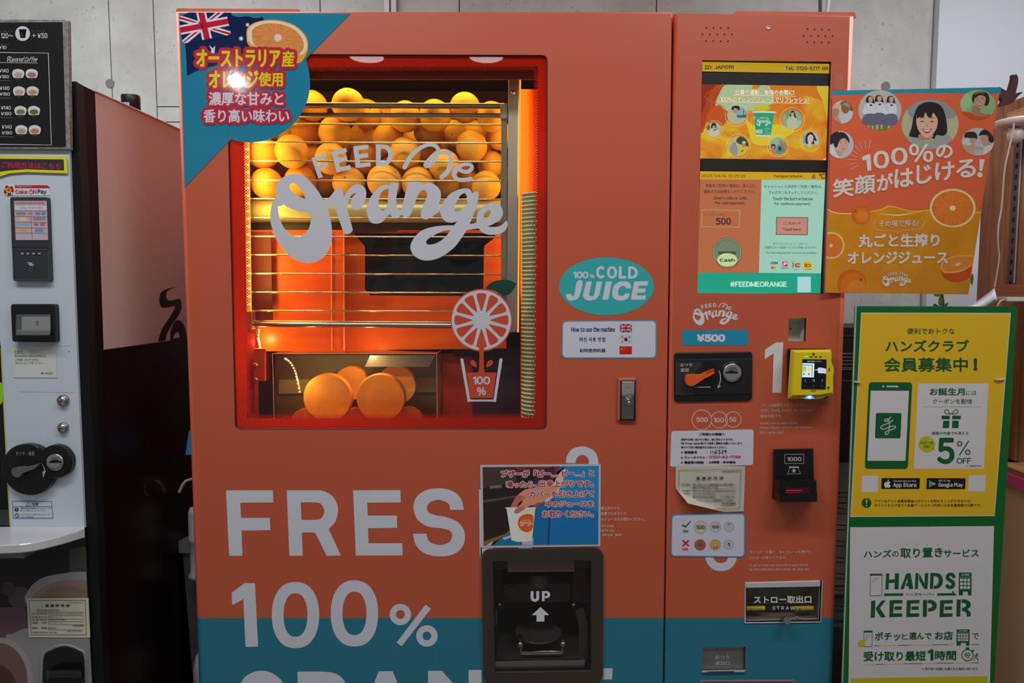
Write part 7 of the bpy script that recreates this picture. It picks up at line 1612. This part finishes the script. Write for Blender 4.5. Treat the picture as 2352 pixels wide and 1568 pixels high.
def Z(tt, x0, y0, x1, y1, f=s1, b=.9, m=None, dy=0, L=7, dx=0, halo=None, track=0):
    if any(ord(q) > 255 for q in tt): b *= .62
    A.text(tt, *f(x0, y0), *f(x1, y1), m or gf, L, b=b, dy=dy, dx=dx, halo=halo, track=track)
Z('便利でおトクな', 503, 195, 840, 238, b=.6); Z('ハンズクラブ', 350, 277, 940, 362, b=1.3); Z('会員募集中', 340, 402, 932, 504, b=1.3); Z('!', 972, 408, 998, 496, b=2.2)
A.part('phone_picture')
A.poly(rq([s1(232, 576), s1(540, 577), s1(508, 1190), s1(203, 1189)], 9), gf, 3); A.poly([s1(*p) for p in [(246, 636), (516, 637), (491, 1131), (223, 1131)]], wf, 4)
A.disc(*s1(334, 606), 2.2, wf, 4); A.stroke([s1(363, 606), s1(436, 607)], wf, 4, 3.6); A.poly(rq([s1(283, 793), s1(463, 794), s1(456, 973), s1(275, 972)], 4), gf, 5)
def s3(x, y): return (1930 + x / 6.817, 870 + y / 6.817)
A.stroke([s3(*p) for p in [(793, 593), (765, 625), (735, 640), (745, 632), (720, 625), (695, 645), (705, 665), (735, 658), (748, 640), (770, 680), (768, 740), (765, 800), (750, 850), (720, 872), (702, 855), (710, 830), (740, 812), (800, 795), (850, 770), (862, 745), (830, 735), (760, 755), (690, 785), (645, 780), (632, 760), (660, 730), (730, 700), (790, 670), (826, 640)]], wf, 7, 1.9, k=5)
A.part('coupon_panel')
A.poly([s1(*p) for p in [(580, 584), (1078, 586), (1045, 1188), (549, 1187)]], wf, 4)
Z('お誕生月', 662, 617, 910, 670, b=.9); Z('には', 918, 636, 992, 668, b=.4); Z('クーポンを配信', 683, 694, 962, 730, b=.6); A.line(*s1(614, 750), *s1(1024, 751), .8, mat('print', rgb(120, 140, 120), .5), 6)
for q in ([(748, 812), (804, 812), (803, 838), (744, 838)], [(822, 812), (882, 812), (881, 838), (822, 838)], [(758, 848), (802, 848), (799, 900), (753, 900)], [(822, 848), (868, 848), (865, 900), (819, 900)]): A.poly([s1(*p) for p in q], gf, 6)
A.stroke([s1(*p) for p in [(812, 800), (775, 798), (768, 780), (785, 770), (812, 800), (845, 770), (862, 782), (852, 798), (812, 800)]], gf, 6, 1.8)
Z('期間中何度でも使える', 678, 925, 937, 949, b=.4); A.disc(*s1(641, 1015), 19, mat('sign_lime', rgb(196, 186, 20), .4), 5, n=32); A.poly([s1(*p) for p in [(670, 1050), (703, 1058), (688, 1025)]], mat('sign_lime', rgb(196, 186, 20), .4), 5)
Z('当日入会', 595, 992, 688, 1016, b=.3); Z('OK!', 618, 1022, 662, 1042, b=.4)
Z('5', 714, 968, 838, 1154, b=2.6); A.ring(*s1(874, 1011), 6.2, 2.6, gf, 7, n=20); A.ring(*s1(931, 1070), 6.4, 2.6, gf, 7, n=20); A.line(*s1(938, 990), *s1(872, 1092), 2.6, gf, 7); Z('OFF', 852, 1110, 955, 1152, b=.6); Z('※一部商品を除く', 918, 1161, 1032, 1174, b=.15, m=mat('print', rgb(60, 60, 60), .5))
A.part('store_badges')
for x0, x1, y0, y1, xb in ((180, 299, 1236, 1352, 0), (934, 1057, 1232, 1348, 0)): A.poly([s1(x0 + 4, y0), s1(x1 + 1, y0), s1(x1 - 3, y1), s1(x0 - 2, y1)], wf, 4)
bb = mat('badge_black', rgb(14, 12, 12), .4); wb = mat('print', rgb(222, 220, 220), .5)
A.poly(rq([s1(323, 1253), s1(594, 1253), s1(590, 1330), s1(319, 1330)], 2), bb, 4); A.poly(rq([s1(642, 1253), s1(916, 1254), s1(912, 1331), s1(638, 1331)], 2), bb, 4)
A.text('Download on the', *s1(408, 1266), *s1(568, 1280), wb, 6, b=.1); A.text('App Store', *s1(403, 1287), *s1(570, 1324), wb, 6, b=.5); A.text('GET IT ON', *s1(724, 1266), *s1(806, 1279), wb, 6, b=.15); A.text('Google Play', *s1(722, 1285), *s1(898, 1322), wb, 6, b=.5)
A.poly([s1(*p) for p in smooth([(365, 1280), (378, 1276), (384, 1284), (376, 1296), (386, 1306), (376, 1322), (362, 1318), (350, 1322), (341, 1302), (346, 1284), (358, 1282)], 3)], wb, 6); A.poly([s1(*p) for p in smooth([(364, 1277), (366, 1268), (374, 1264), (372, 1274)], 2)], wb, 6)
for q, c in (([(657, 1268), (682, 1293), (657, 1320)], (60, 170, 220)), ([(657, 1268), (692, 1285), (682, 1294)], (50, 180, 100)), ([(657, 1320), (692, 1303), (682, 1293)], (220, 60, 60)), ([(692, 1285), (705, 1294), (692, 1303), (682, 1294)], (236, 190, 40))): A.poly([s1(*p) for p in q], mat('print', rgb(*c), .4), 6)
A.disc(*s1(216, 1429), 11.3, gf, 4, n=28); A.poly([s1(*p) for p in [(209, 1405), (224, 1405), (220, 1436), (213, 1436)]], mat('sign_lime', rgb(206, 190, 40), .4), 6); A.disc(*s1(216, 1448), 1.8, mat('sign_lime', rgb(206, 190, 40), .4), 6)
pn = mat('print', rgb(40, 34, 14), .5)
Z('アプリはゲスト会員登録後にポイントを貯めることができますが、', 272, 1405, 956, 1426, b=.2, m=pn); Z('ポイントおよび全ての会員サービスのご利用には本会員登録が必要です。', 271, 1434, 1027, 1456, b=.2, m=pn)
A.part('lower_field')
A.poly([s2(*p) for p in [(203, 194), (1473, 183), (1438, 1509), (1350, 3900), (140, 3900), (190, 1400)]], wf, 1); A.poly([s2(*p) for p in [(211, 1527), (1416, 1507), (1350, 3300), (160, 3300)]], mat('sign_lime', rgb(196, 190, 10), .4), 2)
for x in (700, 785, 881, 976): A.disc(*s2(x, 347), 1.9, mat('sign_lime', rgb(196, 186, 20), .4), 4)
Z('ハンズ', 322, 398, 568, 464, f=s2, b=.7, dy=-1.5); Z('の', 572, 404, 632, 456, f=s2, b=.7); Z('取り置き', 645, 380, 1020, 466, f=s2, b=.9, dy=-2); Z('サービス', 1028, 390, 1338, 460, f=s2, b=.7, dy=-1)
A.part('keeper_logo')
def P2(pts, m=None, L=6): A.poly([s2(*p) for p in pts], m or gf, L)
# H A N D S
P2([(520, 601), (548, 601), (545, 655), (597, 653), (598, 600), (634, 600), (630, 740), (594, 741), (596, 683), (544, 685), (541, 741), (513, 742)])
P2([(700, 600), (735, 599), (760, 738), (722, 739), (716, 712), (692, 713), (700, 685), (712, 685), (706, 642), (676, 740), (645, 741)])
P2([(780, 599), (806, 599), (800, 738), (774, 739)]); P2([(812, 599), (858, 690), (864, 598), (893, 598), (886, 737), (856, 738), (812, 660)])
A.poly([s2(*p) for p in smooth([(912, 597), (912, 597), (960, 597), (1000, 612), (1020, 645), (1018, 690), (995, 725), (950, 737), (940, 737), (940, 737), (942, 710), (942, 710), (965, 705), (982, 680), (984, 650), (970, 630), (940, 624), (940, 624), (934, 737), (934, 737), (906, 737), (906, 737)], 3)], gf, 6)
A.stroke([(*s2(1122, 640), 3.6), (*s2(1105, 612), 3.8), (*s2(1075, 612), 4), (*s2(1060, 640), 4), (*s2(1085, 662), 4), (*s2(1112, 682), 4), (*s2(1108, 715), 4), (*s2(1075, 724), 4), (*s2(1050, 702), 3.6)], gf, 6, caps=False)
P2([(502, 778), (671, 777), (670, 798), (501, 800)]); P2([(972, 777), (1105, 775), (1103, 752), (1145, 795), (970, 797)])
Z('ハンズキーパー', 692, 772, 950, 800, f=s2, b=.3)
# K E E P E R
P2([(388, 842), (425, 841), (420, 990), (384, 991)]); P2([(430, 905), (482, 840), (518, 839), (465, 905), (517, 987), (474, 989), (430, 920)])
def Ee(x):
    P2([(x + 4, 838), (x + 117, 835), (x + 115, 865), (x + 40, 867), (x + 34, 955), (x + 114, 953), (x + 113, 983), (x, 987)]); P2([(x + 45, 893), (x + 110, 892), (x + 109, 922), (x + 44, 923)])
Ee(548); Ee(698); Ee(992)
P2([(846, 836), (882, 835), (878, 983), (843, 984)]); A.poly([s2(*p) for p in smooth([(888, 835), (888, 835), (925, 836), (958, 855), (968, 885), (955, 920), (920, 936), (890, 937), (890, 937), (891, 908), (891, 908), (915, 905), (928, 885), (915, 866), (889, 864), (889, 864)], 3)], gf, 6)
P2([(1144, 832), (1180, 831), (1175, 981), (1140, 982)]); A.poly([s2(*p) for p in smooth([(1188, 831), (1188, 831), (1225, 832), (1258, 850), (1268, 878), (1255, 905), (1235, 915), (1235, 915), (1265, 945), (1267, 981), (1267, 981), (1232, 981), (1232, 981), (1225, 945), (1190, 932), (1190, 932), (1190, 905), (1190, 905), (1215, 900), (1228, 882), (1215, 864), (1188, 862), (1188, 862)], 3)], gf, 6)
def phone(x0, y0, x1, y1):
    q = rq([s2(x0, y0), s2(x1, y0 - 1), s2(x1 - 2, y1 - 1), s2(x0 - 2, y1)], 2.5); A.poly(q, gf, 4); A.poly(rq([s2(x0 + 4, y0 + 18), s2(x1 - 5, y0 + 17), s2(x1 - 7, y1 - 6), s2(x0 + 2, y1 - 5)], 1.5), wf, 5)
    A.line(*s2(x0 + 10, y0 + 70), *s2(x0 + 60 * (x1 - x0) / 108, y0 + 32), .7, gf, 6); A.line(*s2(x0 + 24, y0 + 80), *s2(x0 + 74 * (x1 - x0) / 108, y0 + 36), .7, gf, 6)
phone(378, 604, 486, 801); phone(322, 1106, 400, 1250)
def store(x0, y0, x1, y1, nx, ny):
    w_ = x1 - x0; h_ = y1 - y0; P2([(x0, y0), (x1, y0), (x1 - 2, y1), (x0 + w_ * .72, y1), (x0 + w_ * .70, y0 + h_ * .83), (x0 + w_ * .32, y0 + h_ * .83), (x0 + w_ * .30, y1), (x0 - 2, y1)], L=5)
    A.text('STORE', *s2(x0 + w_ * .18, y0 + h_ * .05), *s2(x0 + w_ * .82, y0 + h_ * .14), wf, 7, b=.15); A.line(*s2(x0, y0 + h_ * .2), *s2(x1, y0 + h_ * .2), .6, wf, 7)
    for i in range(nx):
        for j in range(ny):
            X = x0 + w_ * (.09 + .84 * i / nx); Y = y0 + h_ * (.26 + .5 * j / ny); A.rect(*s2(X, Y), *s2(X + .84 * w_ / nx * .78, Y + .5 * h_ / ny * .76), wf, 7)
store(1163, 594, 1275, 795, 3, 3); store(1143, 1095, 1258, 1238, 4, 3)
A.part('pickup_lines')
Z('ポチッ', 420, 1118, 645, 1195, f=s2, b=.9); Z('と', 655, 1130, 712, 1185, f=s2, b=.7); Z('選んで', 722, 1122, 922, 1185, f=s2, b=.7); Z('お店', 950, 1112, 1110, 1188, f=s2, b=1.0); Z('で', 1280, 1128, 1338, 1182, f=s2, b=.7)
Z('受け取り最短', 320, 1290, 870, 1378, f=s2, b=1.1, dy=-1.5); Z('1', 888, 1272, 938, 1370, f=s2, b=1.8); Z('時間', 950, 1282, 1140, 1368, f=s2, b=1.1)
lime = mat('sign_lime', rgb(206, 190, 40), .4)
A.poly([s2(*p) for p in smooth([(270, 1225), (285, 1195), (315, 1185), (335, 1180), (342, 1190), (330, 1215), (340, 1225), (310, 1245), (285, 1250)], 3)], lime, 8)
for x0, x1, y, c in ((413, 465, 1240, gf), (467, 625, 1238, lime), (628, 742, 1236, gf), (752, 920, 1234, lime), (928, 1072, 1232, gf), (1076, 1126, 1231, lime), (1270, 1342, 1230, gf), (318, 432, 1408, lime), (432, 497, 1405, gf), (497, 665, 1402, lime), (672, 842, 1399, gf), (850, 965, 1396, lime), (965, 1122, 1394, gf), (1138, 1270, 1392, lime), (1268, 1340, 1391, gf)): A.line(*s2(x0, y), *s2(x1, y - 2), 1.3, c, 4)
A.ring(*s2(1238, 1323), 14, 2.0, gf, 5, n=36); A.rect(*s2(1225, 1252), *s2(1254, 1272), gf, 5); A.poly([s2(*p) for p in [(1272, 1285), (1290, 1270), (1300, 1282), (1282, 1296)]], gf, 5); Z('60', 1213, 1300, 1264, 1335, f=s2, b=.5); Z('min', 1222, 1341, 1256, 1350, f=s2, b=.15)
A.stroke([s2(1318, 1312), s2(1312, 1335), s2(1300, 1352), s2(1295, 1370)], gf, 5, 2); A.stroke([s2(1312, 1338), s2(1325, 1352), s2(1330, 1370)], gf, 5, 2); A.stroke([s2(1300, 1330), s2(1318, 1322), s2(1335, 1335)], gf, 5, 1.4); A.disc(*s2(1322, 1314), 2, gf, 6); A.poly([s2(*p) for p in [(1280, 1345), (1302, 1340), (1302, 1366), (1284, 1366)]], lime, 6)
Z('※受け取り店舗に在庫がある場合に限ります。', 840, 1432, 1340, 1456, f=s2, b=.15, m=mat('print', rgb(70, 70, 70), .5))
A.done()
for q in ([s1(130, 573), s1(175, 578)], [s1(1120, 556), s1(1190, 553)]):
    MB().tube([PY(*q[0], GYd - 0.003), PY((q[0][0] + q[1][0]) / 2, q[0][1] + .8, GYd - 0.0045), PY(*q[1], GYd - 0.003)], 0.0017, mat('clear_clip', rgb(205, 200, 190), .15), 8).build('clip', t)
# ------------------------------------------------------------------ wooden shelf unit on the right
def wood_mat(name, a, b, axis):
    m = bpy.data.materials.new(name); m.use_nodes = True; nt = m.node_tree; N = nt.nodes; Lk = nt.links; p = N['Principled BSDF']; p.inputs['Roughness'].default_value = .45
    tc = N.new('ShaderNodeTexCoord'); mp = N.new('ShaderNodeMapping'); sc = [30, 30, 30]; sc[axis] = 1.6; mp.inputs['Scale'].default_value = sc
    n = N.new('ShaderNodeTexNoise'); n.inputs['Scale'].default_value = 2.2; n.inputs['Detail'].default_value = 6; n.inputs['Distortion'].default_value = .6
    Lk.new(tc.outputs['Object'], mp.inputs[0]); Lk.new(mp.outputs[0], n.inputs['Vector']); r = N.new('ShaderNodeValToRGB'); r.color_ramp.elements[0].position = .35; r.color_ramp.elements[1].position = .7
    r.color_ramp.elements[0].color = (*a, 1); r.color_ramp.elements[1].color = (*b, 1); Lk.new(n.outputs['Fac'], r.inputs['Fac']); Lk.new(r.outputs['Color'], p.inputs['Base Color']); return m
wv_ = wood_mat('oak_upright', rgb(140, 98, 62), rgb(184, 134, 92), 2); wh_ = wood_mat('oak_board', rgb(176, 122, 82), rgb(212, 158, 112), 1)
sh = thing('display_shelf', 'oak display shelf with slotted metal strip at the right edge, behind the green sign', 'shelf')
SX = 1.26; yb = CAM.y + FPX * SX / (2241 - 1176)
top_z = PY(2290, 255, yb).z
MB().box((SX, 0.12, PXp(2345, 1062, SX).z), (SX + 0.02, yb, top_z), wv_).build('side_panel', sh)
MB().box((SX + 0.02, 0.12, 0.0), (SX + 0.5, yb, top_z - 0.02), wood_mat('oak_back', rgb(120, 80, 52), rgb(150, 104, 72), 2)).build('carcass', sh)
def board(px, pyt, pyb, xl_, y0=0.02, name='shelf_board', m=None):
    ye = CAM.y + FPX * xl_ / (px - 1176); z1 = PXp(px, pyt, xl_).z; z0 = PXp(px, pyb, xl_).z
    return MB().box((xl_, y0, z0), (SX + 0.4, ye, z1), m or wh_).build(name, sh)
board(2289, 268, 306, 1.17); board(2288, 653, 681, 1.19)
lb_x = 1.12; board(2303, 1068, 1082, lb_x, name='shelf_board'); board(2302, 1083, 1108, lb_x - .003, name='pink_strip', m=mat('pink_trim', rgb(236, 100, 170), .4))
beige = mat('beige_panel', rgb(232, 216, 178), .6)
MB().box((lb_x + .004, 0.0, 0.0), (1.8, 0.30, PXp(2303, 1110, lb_x).z), beige).build('base_cabinet', sh)
mt = mat('slotted_steel', rgb(104, 98, 100), .35, .6); 
yq = CAM.y + FPX * (SX - .004) / (2318 - 1176); xq = SX - .004
st_ = MB().box((xq - .002, yq - .012, PXp(2310, 660, xq).z), (xq + .004, yq + .012, PXp(2330, 300, xq).z), mt).build('slotted_strip', sh)
b = MB(); z0 = PXp(2310, 650, xq).z; z1 = PXp(2330, 335, xq).z
for i in range(14):
    z = z0 + (z1 - z0) * i / 13; b.box((xq - .0026, yq - .003, z - .006), (xq - .0018, yq + .003, z + .006), hole)
b.build('slots', st_)
MB().box((xq - .003, yq - .0135, z0), (xq, yq - .012, z1 + .02), mat('bright_edge', rgb(170, 170, 175), .3)).build('strip_edge', st_)
# lamp under the top board with its white cord
lm = thing('clip_lamp', 'white spot lamp on a round base under the top shelf board at the right edge', 'lamp')
p = PY(2318, 284, 0.25); wpl = mat('white_plastic', rgb(214, 208, 202), .35)
MB().lathe((p.x + .02, 0.25, p.z + .008), (0, 0, -1), [(0, 0), (.045, 0), (.047, .004), (.045, .013), (.03, .018), (0, .018)], wpl, 32).build('base', lm)
hd = PY(2322, 300, 0.24); h2 = PY(2349, 326, 0.243); dv = (h2 - hd).normalized()
MB().lathe(hd, dv, [(0, 0), (.010, .001), (.017, .010), (.0205, .026), (.019, .027)], wpl, 28).build('shade', lm)
MB().lathe(hd + dv * .025, dv, [(.0192, 0), (.012, .001), (0, .001)], mat('lamp_glow', (1, 1, 1), .5, emit=(1, .98, .95), es=1.8), 28).build('bulb', lm)
MB().cyl(PY(2322, 292, 0.25), hd, .006, wpl, 12).build('joint', lm)
lamp('clip_lamp_light', 'SPOT', h2 + dv * .02, 0.5, (1, .93, .82), rot=dv.to_track_quat('-Z', 'Y').to_euler(), spot=2.2, radius=.02)
cdp = [(2329, 280), (2327, 300), (2318, 340), (2308, 385), (2304, 430), (2300, 480), (2293, 520), (2292, 560), (2295, 590), (2290, 625), (2284, 660)]
tag(MB().tube([PY(x, y, 0.22) for x, y in smooth(cdp, 4, False)], 1.9 * mpp(.22), mat('white_cord', rgb(206, 196, 188), .4), 8).build('lamp_cord'), 'thin white cord hanging from the clip lamp down the oak shelf side', 'cord')
sd_ = thing('desk_lamp', 'curved white lamp shade just above the green sign', 'lamp')
b = MB(); pr_ = []
for i in range(9):
    t_ = i / 8; x0_, y0_ = 2212 + (2284 - 2212) * t_, 706 - (706 - 661) * t_ ** 1.35; x1_, y1_ = 2260 + (2292 - 2260) * t_, 712 - (712 - 692) * t_
    pr_.append([PY(x0_, y0_, .10), PY((x0_ + x1_) / 2, (y0_ + y1_) / 2 , .06), PY(x1_, y1_, .10)])
vs = [v for r in pr_ for v in r]; b.add(vs, [(3 * i + j, 3 * i + j + 1, 3 * i + 4 + j, 3 * i + 3 + j) for i in range(8) for j in range(2)], mat('shade_white', rgb(226, 226, 234), .4), True); so = b.build('shell', sd_)
md = so.modifiers.new('thick', 'SOLIDIFY'); md.thickness = .002
ub = thing('power_adapter', 'small white power adapter under the middle shelf board', 'adapter')
slab('body', rr(2313, 682, 2365, 692, 2), 0.08, 0.03, wpl, ub, 1); MB().tube([PY(x, y, .09) for x, y in smooth([(2315, 685), (2300, 690), (2292, 700), (2290, 712)], 3, False)], .0016, wpl, 6).build('cable', ub)
# dark brown ornament on the shelf top
def s4(x, y): return (2100 + x / 3.734, y / 3.734)
orn = smooth([s4(*p) for p in [(725, 745), (760, 762), (800, 782), (815, 778), (835, 720), (850, 660), (848, 638), (856, 645), (866, 640), (876, 634), (882, 645), (890, 660), (892, 700), (880, 760), (870, 800), (885, 795), (925, 788), (925, 796), (890, 825), (850, 875), (820, 890), (730, 912), (730, 912), (760, 862), (740, 835), (715, 800)]], 3)
tag(slab('antler_ornament', orn, 0.30, 0.012, mat('dark_brown', rgb(66, 34, 38), .5)), 'dark brown branching antler-like ornament on top of the oak shelf', 'ornament')
# plant leaves seen between poster and sign
pl = thing('leafy_plant', 'leafy green plant showing between the orange poster and the green sign', 'plant'); lf = mat('leaf_green', rgb(84, 120, 50), .5); lf2 = mat('leaf_green', rgb(58, 92, 40), .5)
for pts, m in (([(2160, 704), (2156, 694), (2158, 682), (2163, 680), (2167, 692), (2165, 704)], lf), ([(2145, 676), (2152, 681), (2160, 679), (2168, 674)], lf), ([(2144, 703), (2147, 697), (2155, 702)], lf2), ([(2168, 704), (2176, 695), (2178, 697), (2174, 705)], lf2), ([(2230, 640), (2234, 628), (2236, 640), (2233, 654), (2230, 648)], lf), ([(2150, 712), (2152, 700), (2160, 706)], lf)):
    slab('leaf', smooth(pts, 3), 0.42, 0.0015, m, pl)
MB().tube([PY(2164, 676, .43), PY(2167, 700, .43), PY(2169, 760, .43)], .003, mat('stem_brown', rgb(60, 50, 44), .6), 6).build('stem', pl)
zb0 = PY(2165, 900, .43).z
MB().lathe((PY(2165, 900, .43).x, .43, zb0), (0, 0, 1), [(0, 0), (.05, 0), (.062, .11), (.057, .11), (.05, .10), (0, .10)], mat('grey_pot', rgb(110, 108, 104), .6), 24).build('pot', pl)
pstool = thing('plant_stand', 'low dark stand carrying the leafy plant, hidden behind the green sign', 'stand'); px_ = PY(2165, 900, .43).x
MB().box((px_ - .05, .38, zb0 - .02), (px_ + .05, .48, zb0), mat('dark_wood', rgb(60, 48, 40), .5)).build('top', pstool)
for dx in (-.04, .04):
    for dy in (-.04, .04): MB().box((px_ + dx - .01, .43 + dy - .01, 0), (px_ + dx + .01, .43 + dy + .01, zb0 - .02), mat('dark_wood', rgb(60, 48, 40), .5)).build('leg', pstool)
# ------------------------------------------------------------------ wire rack and dark case in the gap between machine and sign
rk = thing('wire_rack', 'black wire rack standing behind the gap between juice machine and green sign', 'rack'); rb = mat('black_wire', rgb(26, 24, 24), .35)
ry = 0.50; x0 = PY(1905, 1000, ry).x - .02; x1 = PY(1975, 1000, ry).x + .05
for xx in (x0 - .11, x1): MB().cyl((xx, ry, 0), (xx, ry, PY(1940, 845, ry).z), .008, rb, 10).build('upright', rk)
b = MB()
for yy in (850, 1130, 1345, 1425):
    z = PY(1940, yy, ry).z; b.tube([(x0 - .11, ry, z), (x1, ry, z)], .0035, rb, 6); b.tube([(x0 - .11, ry, z - .03), (x1, ry, z - .03)], .0025, rb, 6)
b.build('shelf_rails', rk); b = MB(); q = []
zz0 = PY(1940, 1130, ry).z; zz1 = PY(1940, 1425, ry).z
n = 16
for i in range(n): z = zz0 + (zz1 - zz0) * i / n; b.tube([(x0 - .10, ry - .02, z), (x1, ry - .02, z - (.028 if i % 2 else .012))], .0018, rb, 5)
b.build('zigzag_wires', rk)
b = MB()
for i in range(5): z = PY(1940, 812 + 8 * i, ry).z; b.tube([(x0 - .1, ry - .03, z), (x1, ry - .03, z + .004)], .0022, mat('dull_wire', rgb(90, 84, 84), .35), 5)
b.build('basket_wires', rk)
dc = thing('dark_storage_case', 'black storage case behind the wire rack, partly hidden by the green sign', 'case')
z_a = PY(1950, 752, .9).z; z_b = PY(1950, 1062, .9).z; xa = PY(1938, 900, .9).x
MB().box((xa - .2, .9, z_b), (xa + .32, 1.2, z_a), mat('case_black', rgb(20, 18, 19), .5)).build('body', dc); MB().box((xa - .2, .897, z_a - .03), (xa + .32, .9, z_a - .027), mat('case_edge', rgb(60, 58, 58), .4)).build('seam', dc)
lo3 = thing('dark_crate', 'dark brown crate low down behind the wire rack', 'crate')
MB().box((xa - .25, .88, 0), (xa + .32, 1.12, PY(1950, 1490, .88).z), mat('crate_brown', rgb(70, 44, 38), .6)).build('body', lo3)
MB().box((xa - .25, .88, PY(1950, 1490, .88).z), (xa + .32, 1.12, PY(1950, 1440, .88).z), mat('crate_grey', rgb(60, 60, 62), .6)).build('lid', lo3)
# cables above the right cabinet
for px, w_, c, nm in ((1884, 4.0, (36, 40, 48), 'black'), (1902, 4.2, (214, 208, 204), 'white')):
    pts = [PY(px + (-5 if nm == 'white' else 0), 40, .45), PY(px, 10, .45), PY(px + (4 if nm == 'white' else -1), -60, .45), PY(px + (6 if nm == 'white' else -2), -420, .45)]
    pts[-1].z = min(pts[-1].z, 2.9)
    tag(MB().tube(pts, w_ * mpp(.45), mat(nm + '_cable', rgb(*c), .4), 8).build('power_cable'), '%s cable rising from the top of the right cabinet to the ceiling' % nm, 'cable')
# ------------------------------------------------------------------ things in the gap between the two machines
gp = .28
g1_ = thing('white_pump_bottle', 'white bottle with bent spout behind the left edge of the juice machine', 'bottle'); wb_ = mat('bottle_white', rgb(190, 186, 188), .4)
cxg = PY(452, 1240, gp).x; k = mpp(gp)
zA = PY(452, 1165, gp).z; zB = PY(452, 1325, gp).z
MB().lathe((cxg, gp, zB), (0, 0, 1), [(0, 0), (21 * k, 0), (21 * k, .008), (16 * k, .016), (16.5 * k, .09), (18 * k, .092), (18 * k, .10), (17 * k, .102), (17 * k, zA - zB - .012), (13 * k, zA - zB), (0, zA - zB)], wb_, 32).build('body', g1_)
MB().tube([PY(412, 1130, gp), PY(419, 1114, gp), PY(427, 1104, gp), PY(441, 1100, gp), PY(456, 1099, gp), PY(456, 1166, gp)], 3.6 * k, mat('spout_white', rgb(220, 196, 196), .35), 10).build('spout', g1_)
g2_ = thing('blue_spray_bottle', 'small light blue bottle hanging behind the left edge of the juice machine', 'bottle')
MB().loft([wl([(434, 988), (445, 988), (448, 1044), (426, 1044)], .20), wl([(434, 988), (445, 988), (448, 1044), (426, 1044)], .24)], mat('light_blue', rgb(60, 150, 206), .25)).build('body', g2_)
MB().tube([PY(440, 988, .22), PY(444, 940, .22), PY(450, 930, .22), Vector((PY(404, 300, .01).x + .002, .22, PY(450, 926, .22).z))], .003, wb_, 6).build('hook', g2_)
g3_ = thing('grey_utility_cart', 'grey cart with a slanted tray in the dark gap between the two machines', 'cart')
ct = mat('cart_grey', rgb(128, 124, 124), .5); zt3 = PY(420, 1262, .30).z
MB().loft([wl([(395, 1270), (403, 1246), (470, 1210), (470, 1270)], .30), wl([(393, 1270), (402, 1246), (470, 1210), (470, 1270)], .34)], ct).build('tray', g3_)
MB().loft([wl([(420, 1270), (470, 1270), (470, 1620), (448, 1620)], .31), wl([(420, 1270), (470, 1270), (470, 1620), (448, 1620)], .36)], mat('cart_panel', rgb(92, 88, 84), .5)).build('panel', g3_)
pq = PY(440, 1600, .33); MB().box((pq.x - .01, .31, 0), (pq.x + .06, .36, pq.z + .02), ct).build('leg', g3_)
MB().loft([wl([(452, 1362), (470, 1362), (470, 1500), (454, 1480)], .27), wl([(452, 1362), (470, 1362), (470, 1500), (454, 1480)], .30)], mat('deep_blue', rgb(24, 96, 150), .3)).build('blue_pouch', g3_)
tag(MB().lathe(PY(472, 1640, .24), (0, 0, 1), [(0, 0), (.024, 0), (.024, .12), (.018, .15), (.008, .165), (.008, .175), (0, .175)], wb_, 24).build('white_tube_bottle'), 'white rounded bottle low in the gap beside the juice machine', 'bottle')
# ------------------------------------------------------------------ put every thing's origin at its own base
bpy.context.view_layer.update()
kids = {}
for o in S.objects:
    if o.parent: kids.setdefault(o.parent, []).append(o)
def tree(o):
    out = [o]
    for k in kids.get(o, []): out += tree(k)
    return out
madeset = set(MADE)
for o in list(MADE):
    if o.parent or o.type not in ('EMPTY', 'MESH'): continue
    allp = [v.co for t in tree(o) if t.type == 'MESH' and t in madeset for v in t.data.vertices]
    if not allp: continue
    lo = [min(v[i] for v in allp) for i in range(3)]; hi = [max(v[i] for v in allp) for i in range(3)]
    c = Vector(((lo[0] + hi[0]) / 2, (lo[1] + hi[1]) / 2, lo[2]))
    for t in tree(o):
        if t.type == 'MESH' and t in madeset:
            import numpy as _np
            a = _np.empty(len(t.data.vertices) * 3, dtype=_np.float32); t.data.vertices.foreach_get('co', a)
            a = a.reshape(-1, 3) - _np.array(c, dtype=_np.float32); t.data.vertices.foreach_set('co', a.ravel()); t.data.update()
    o.location = c
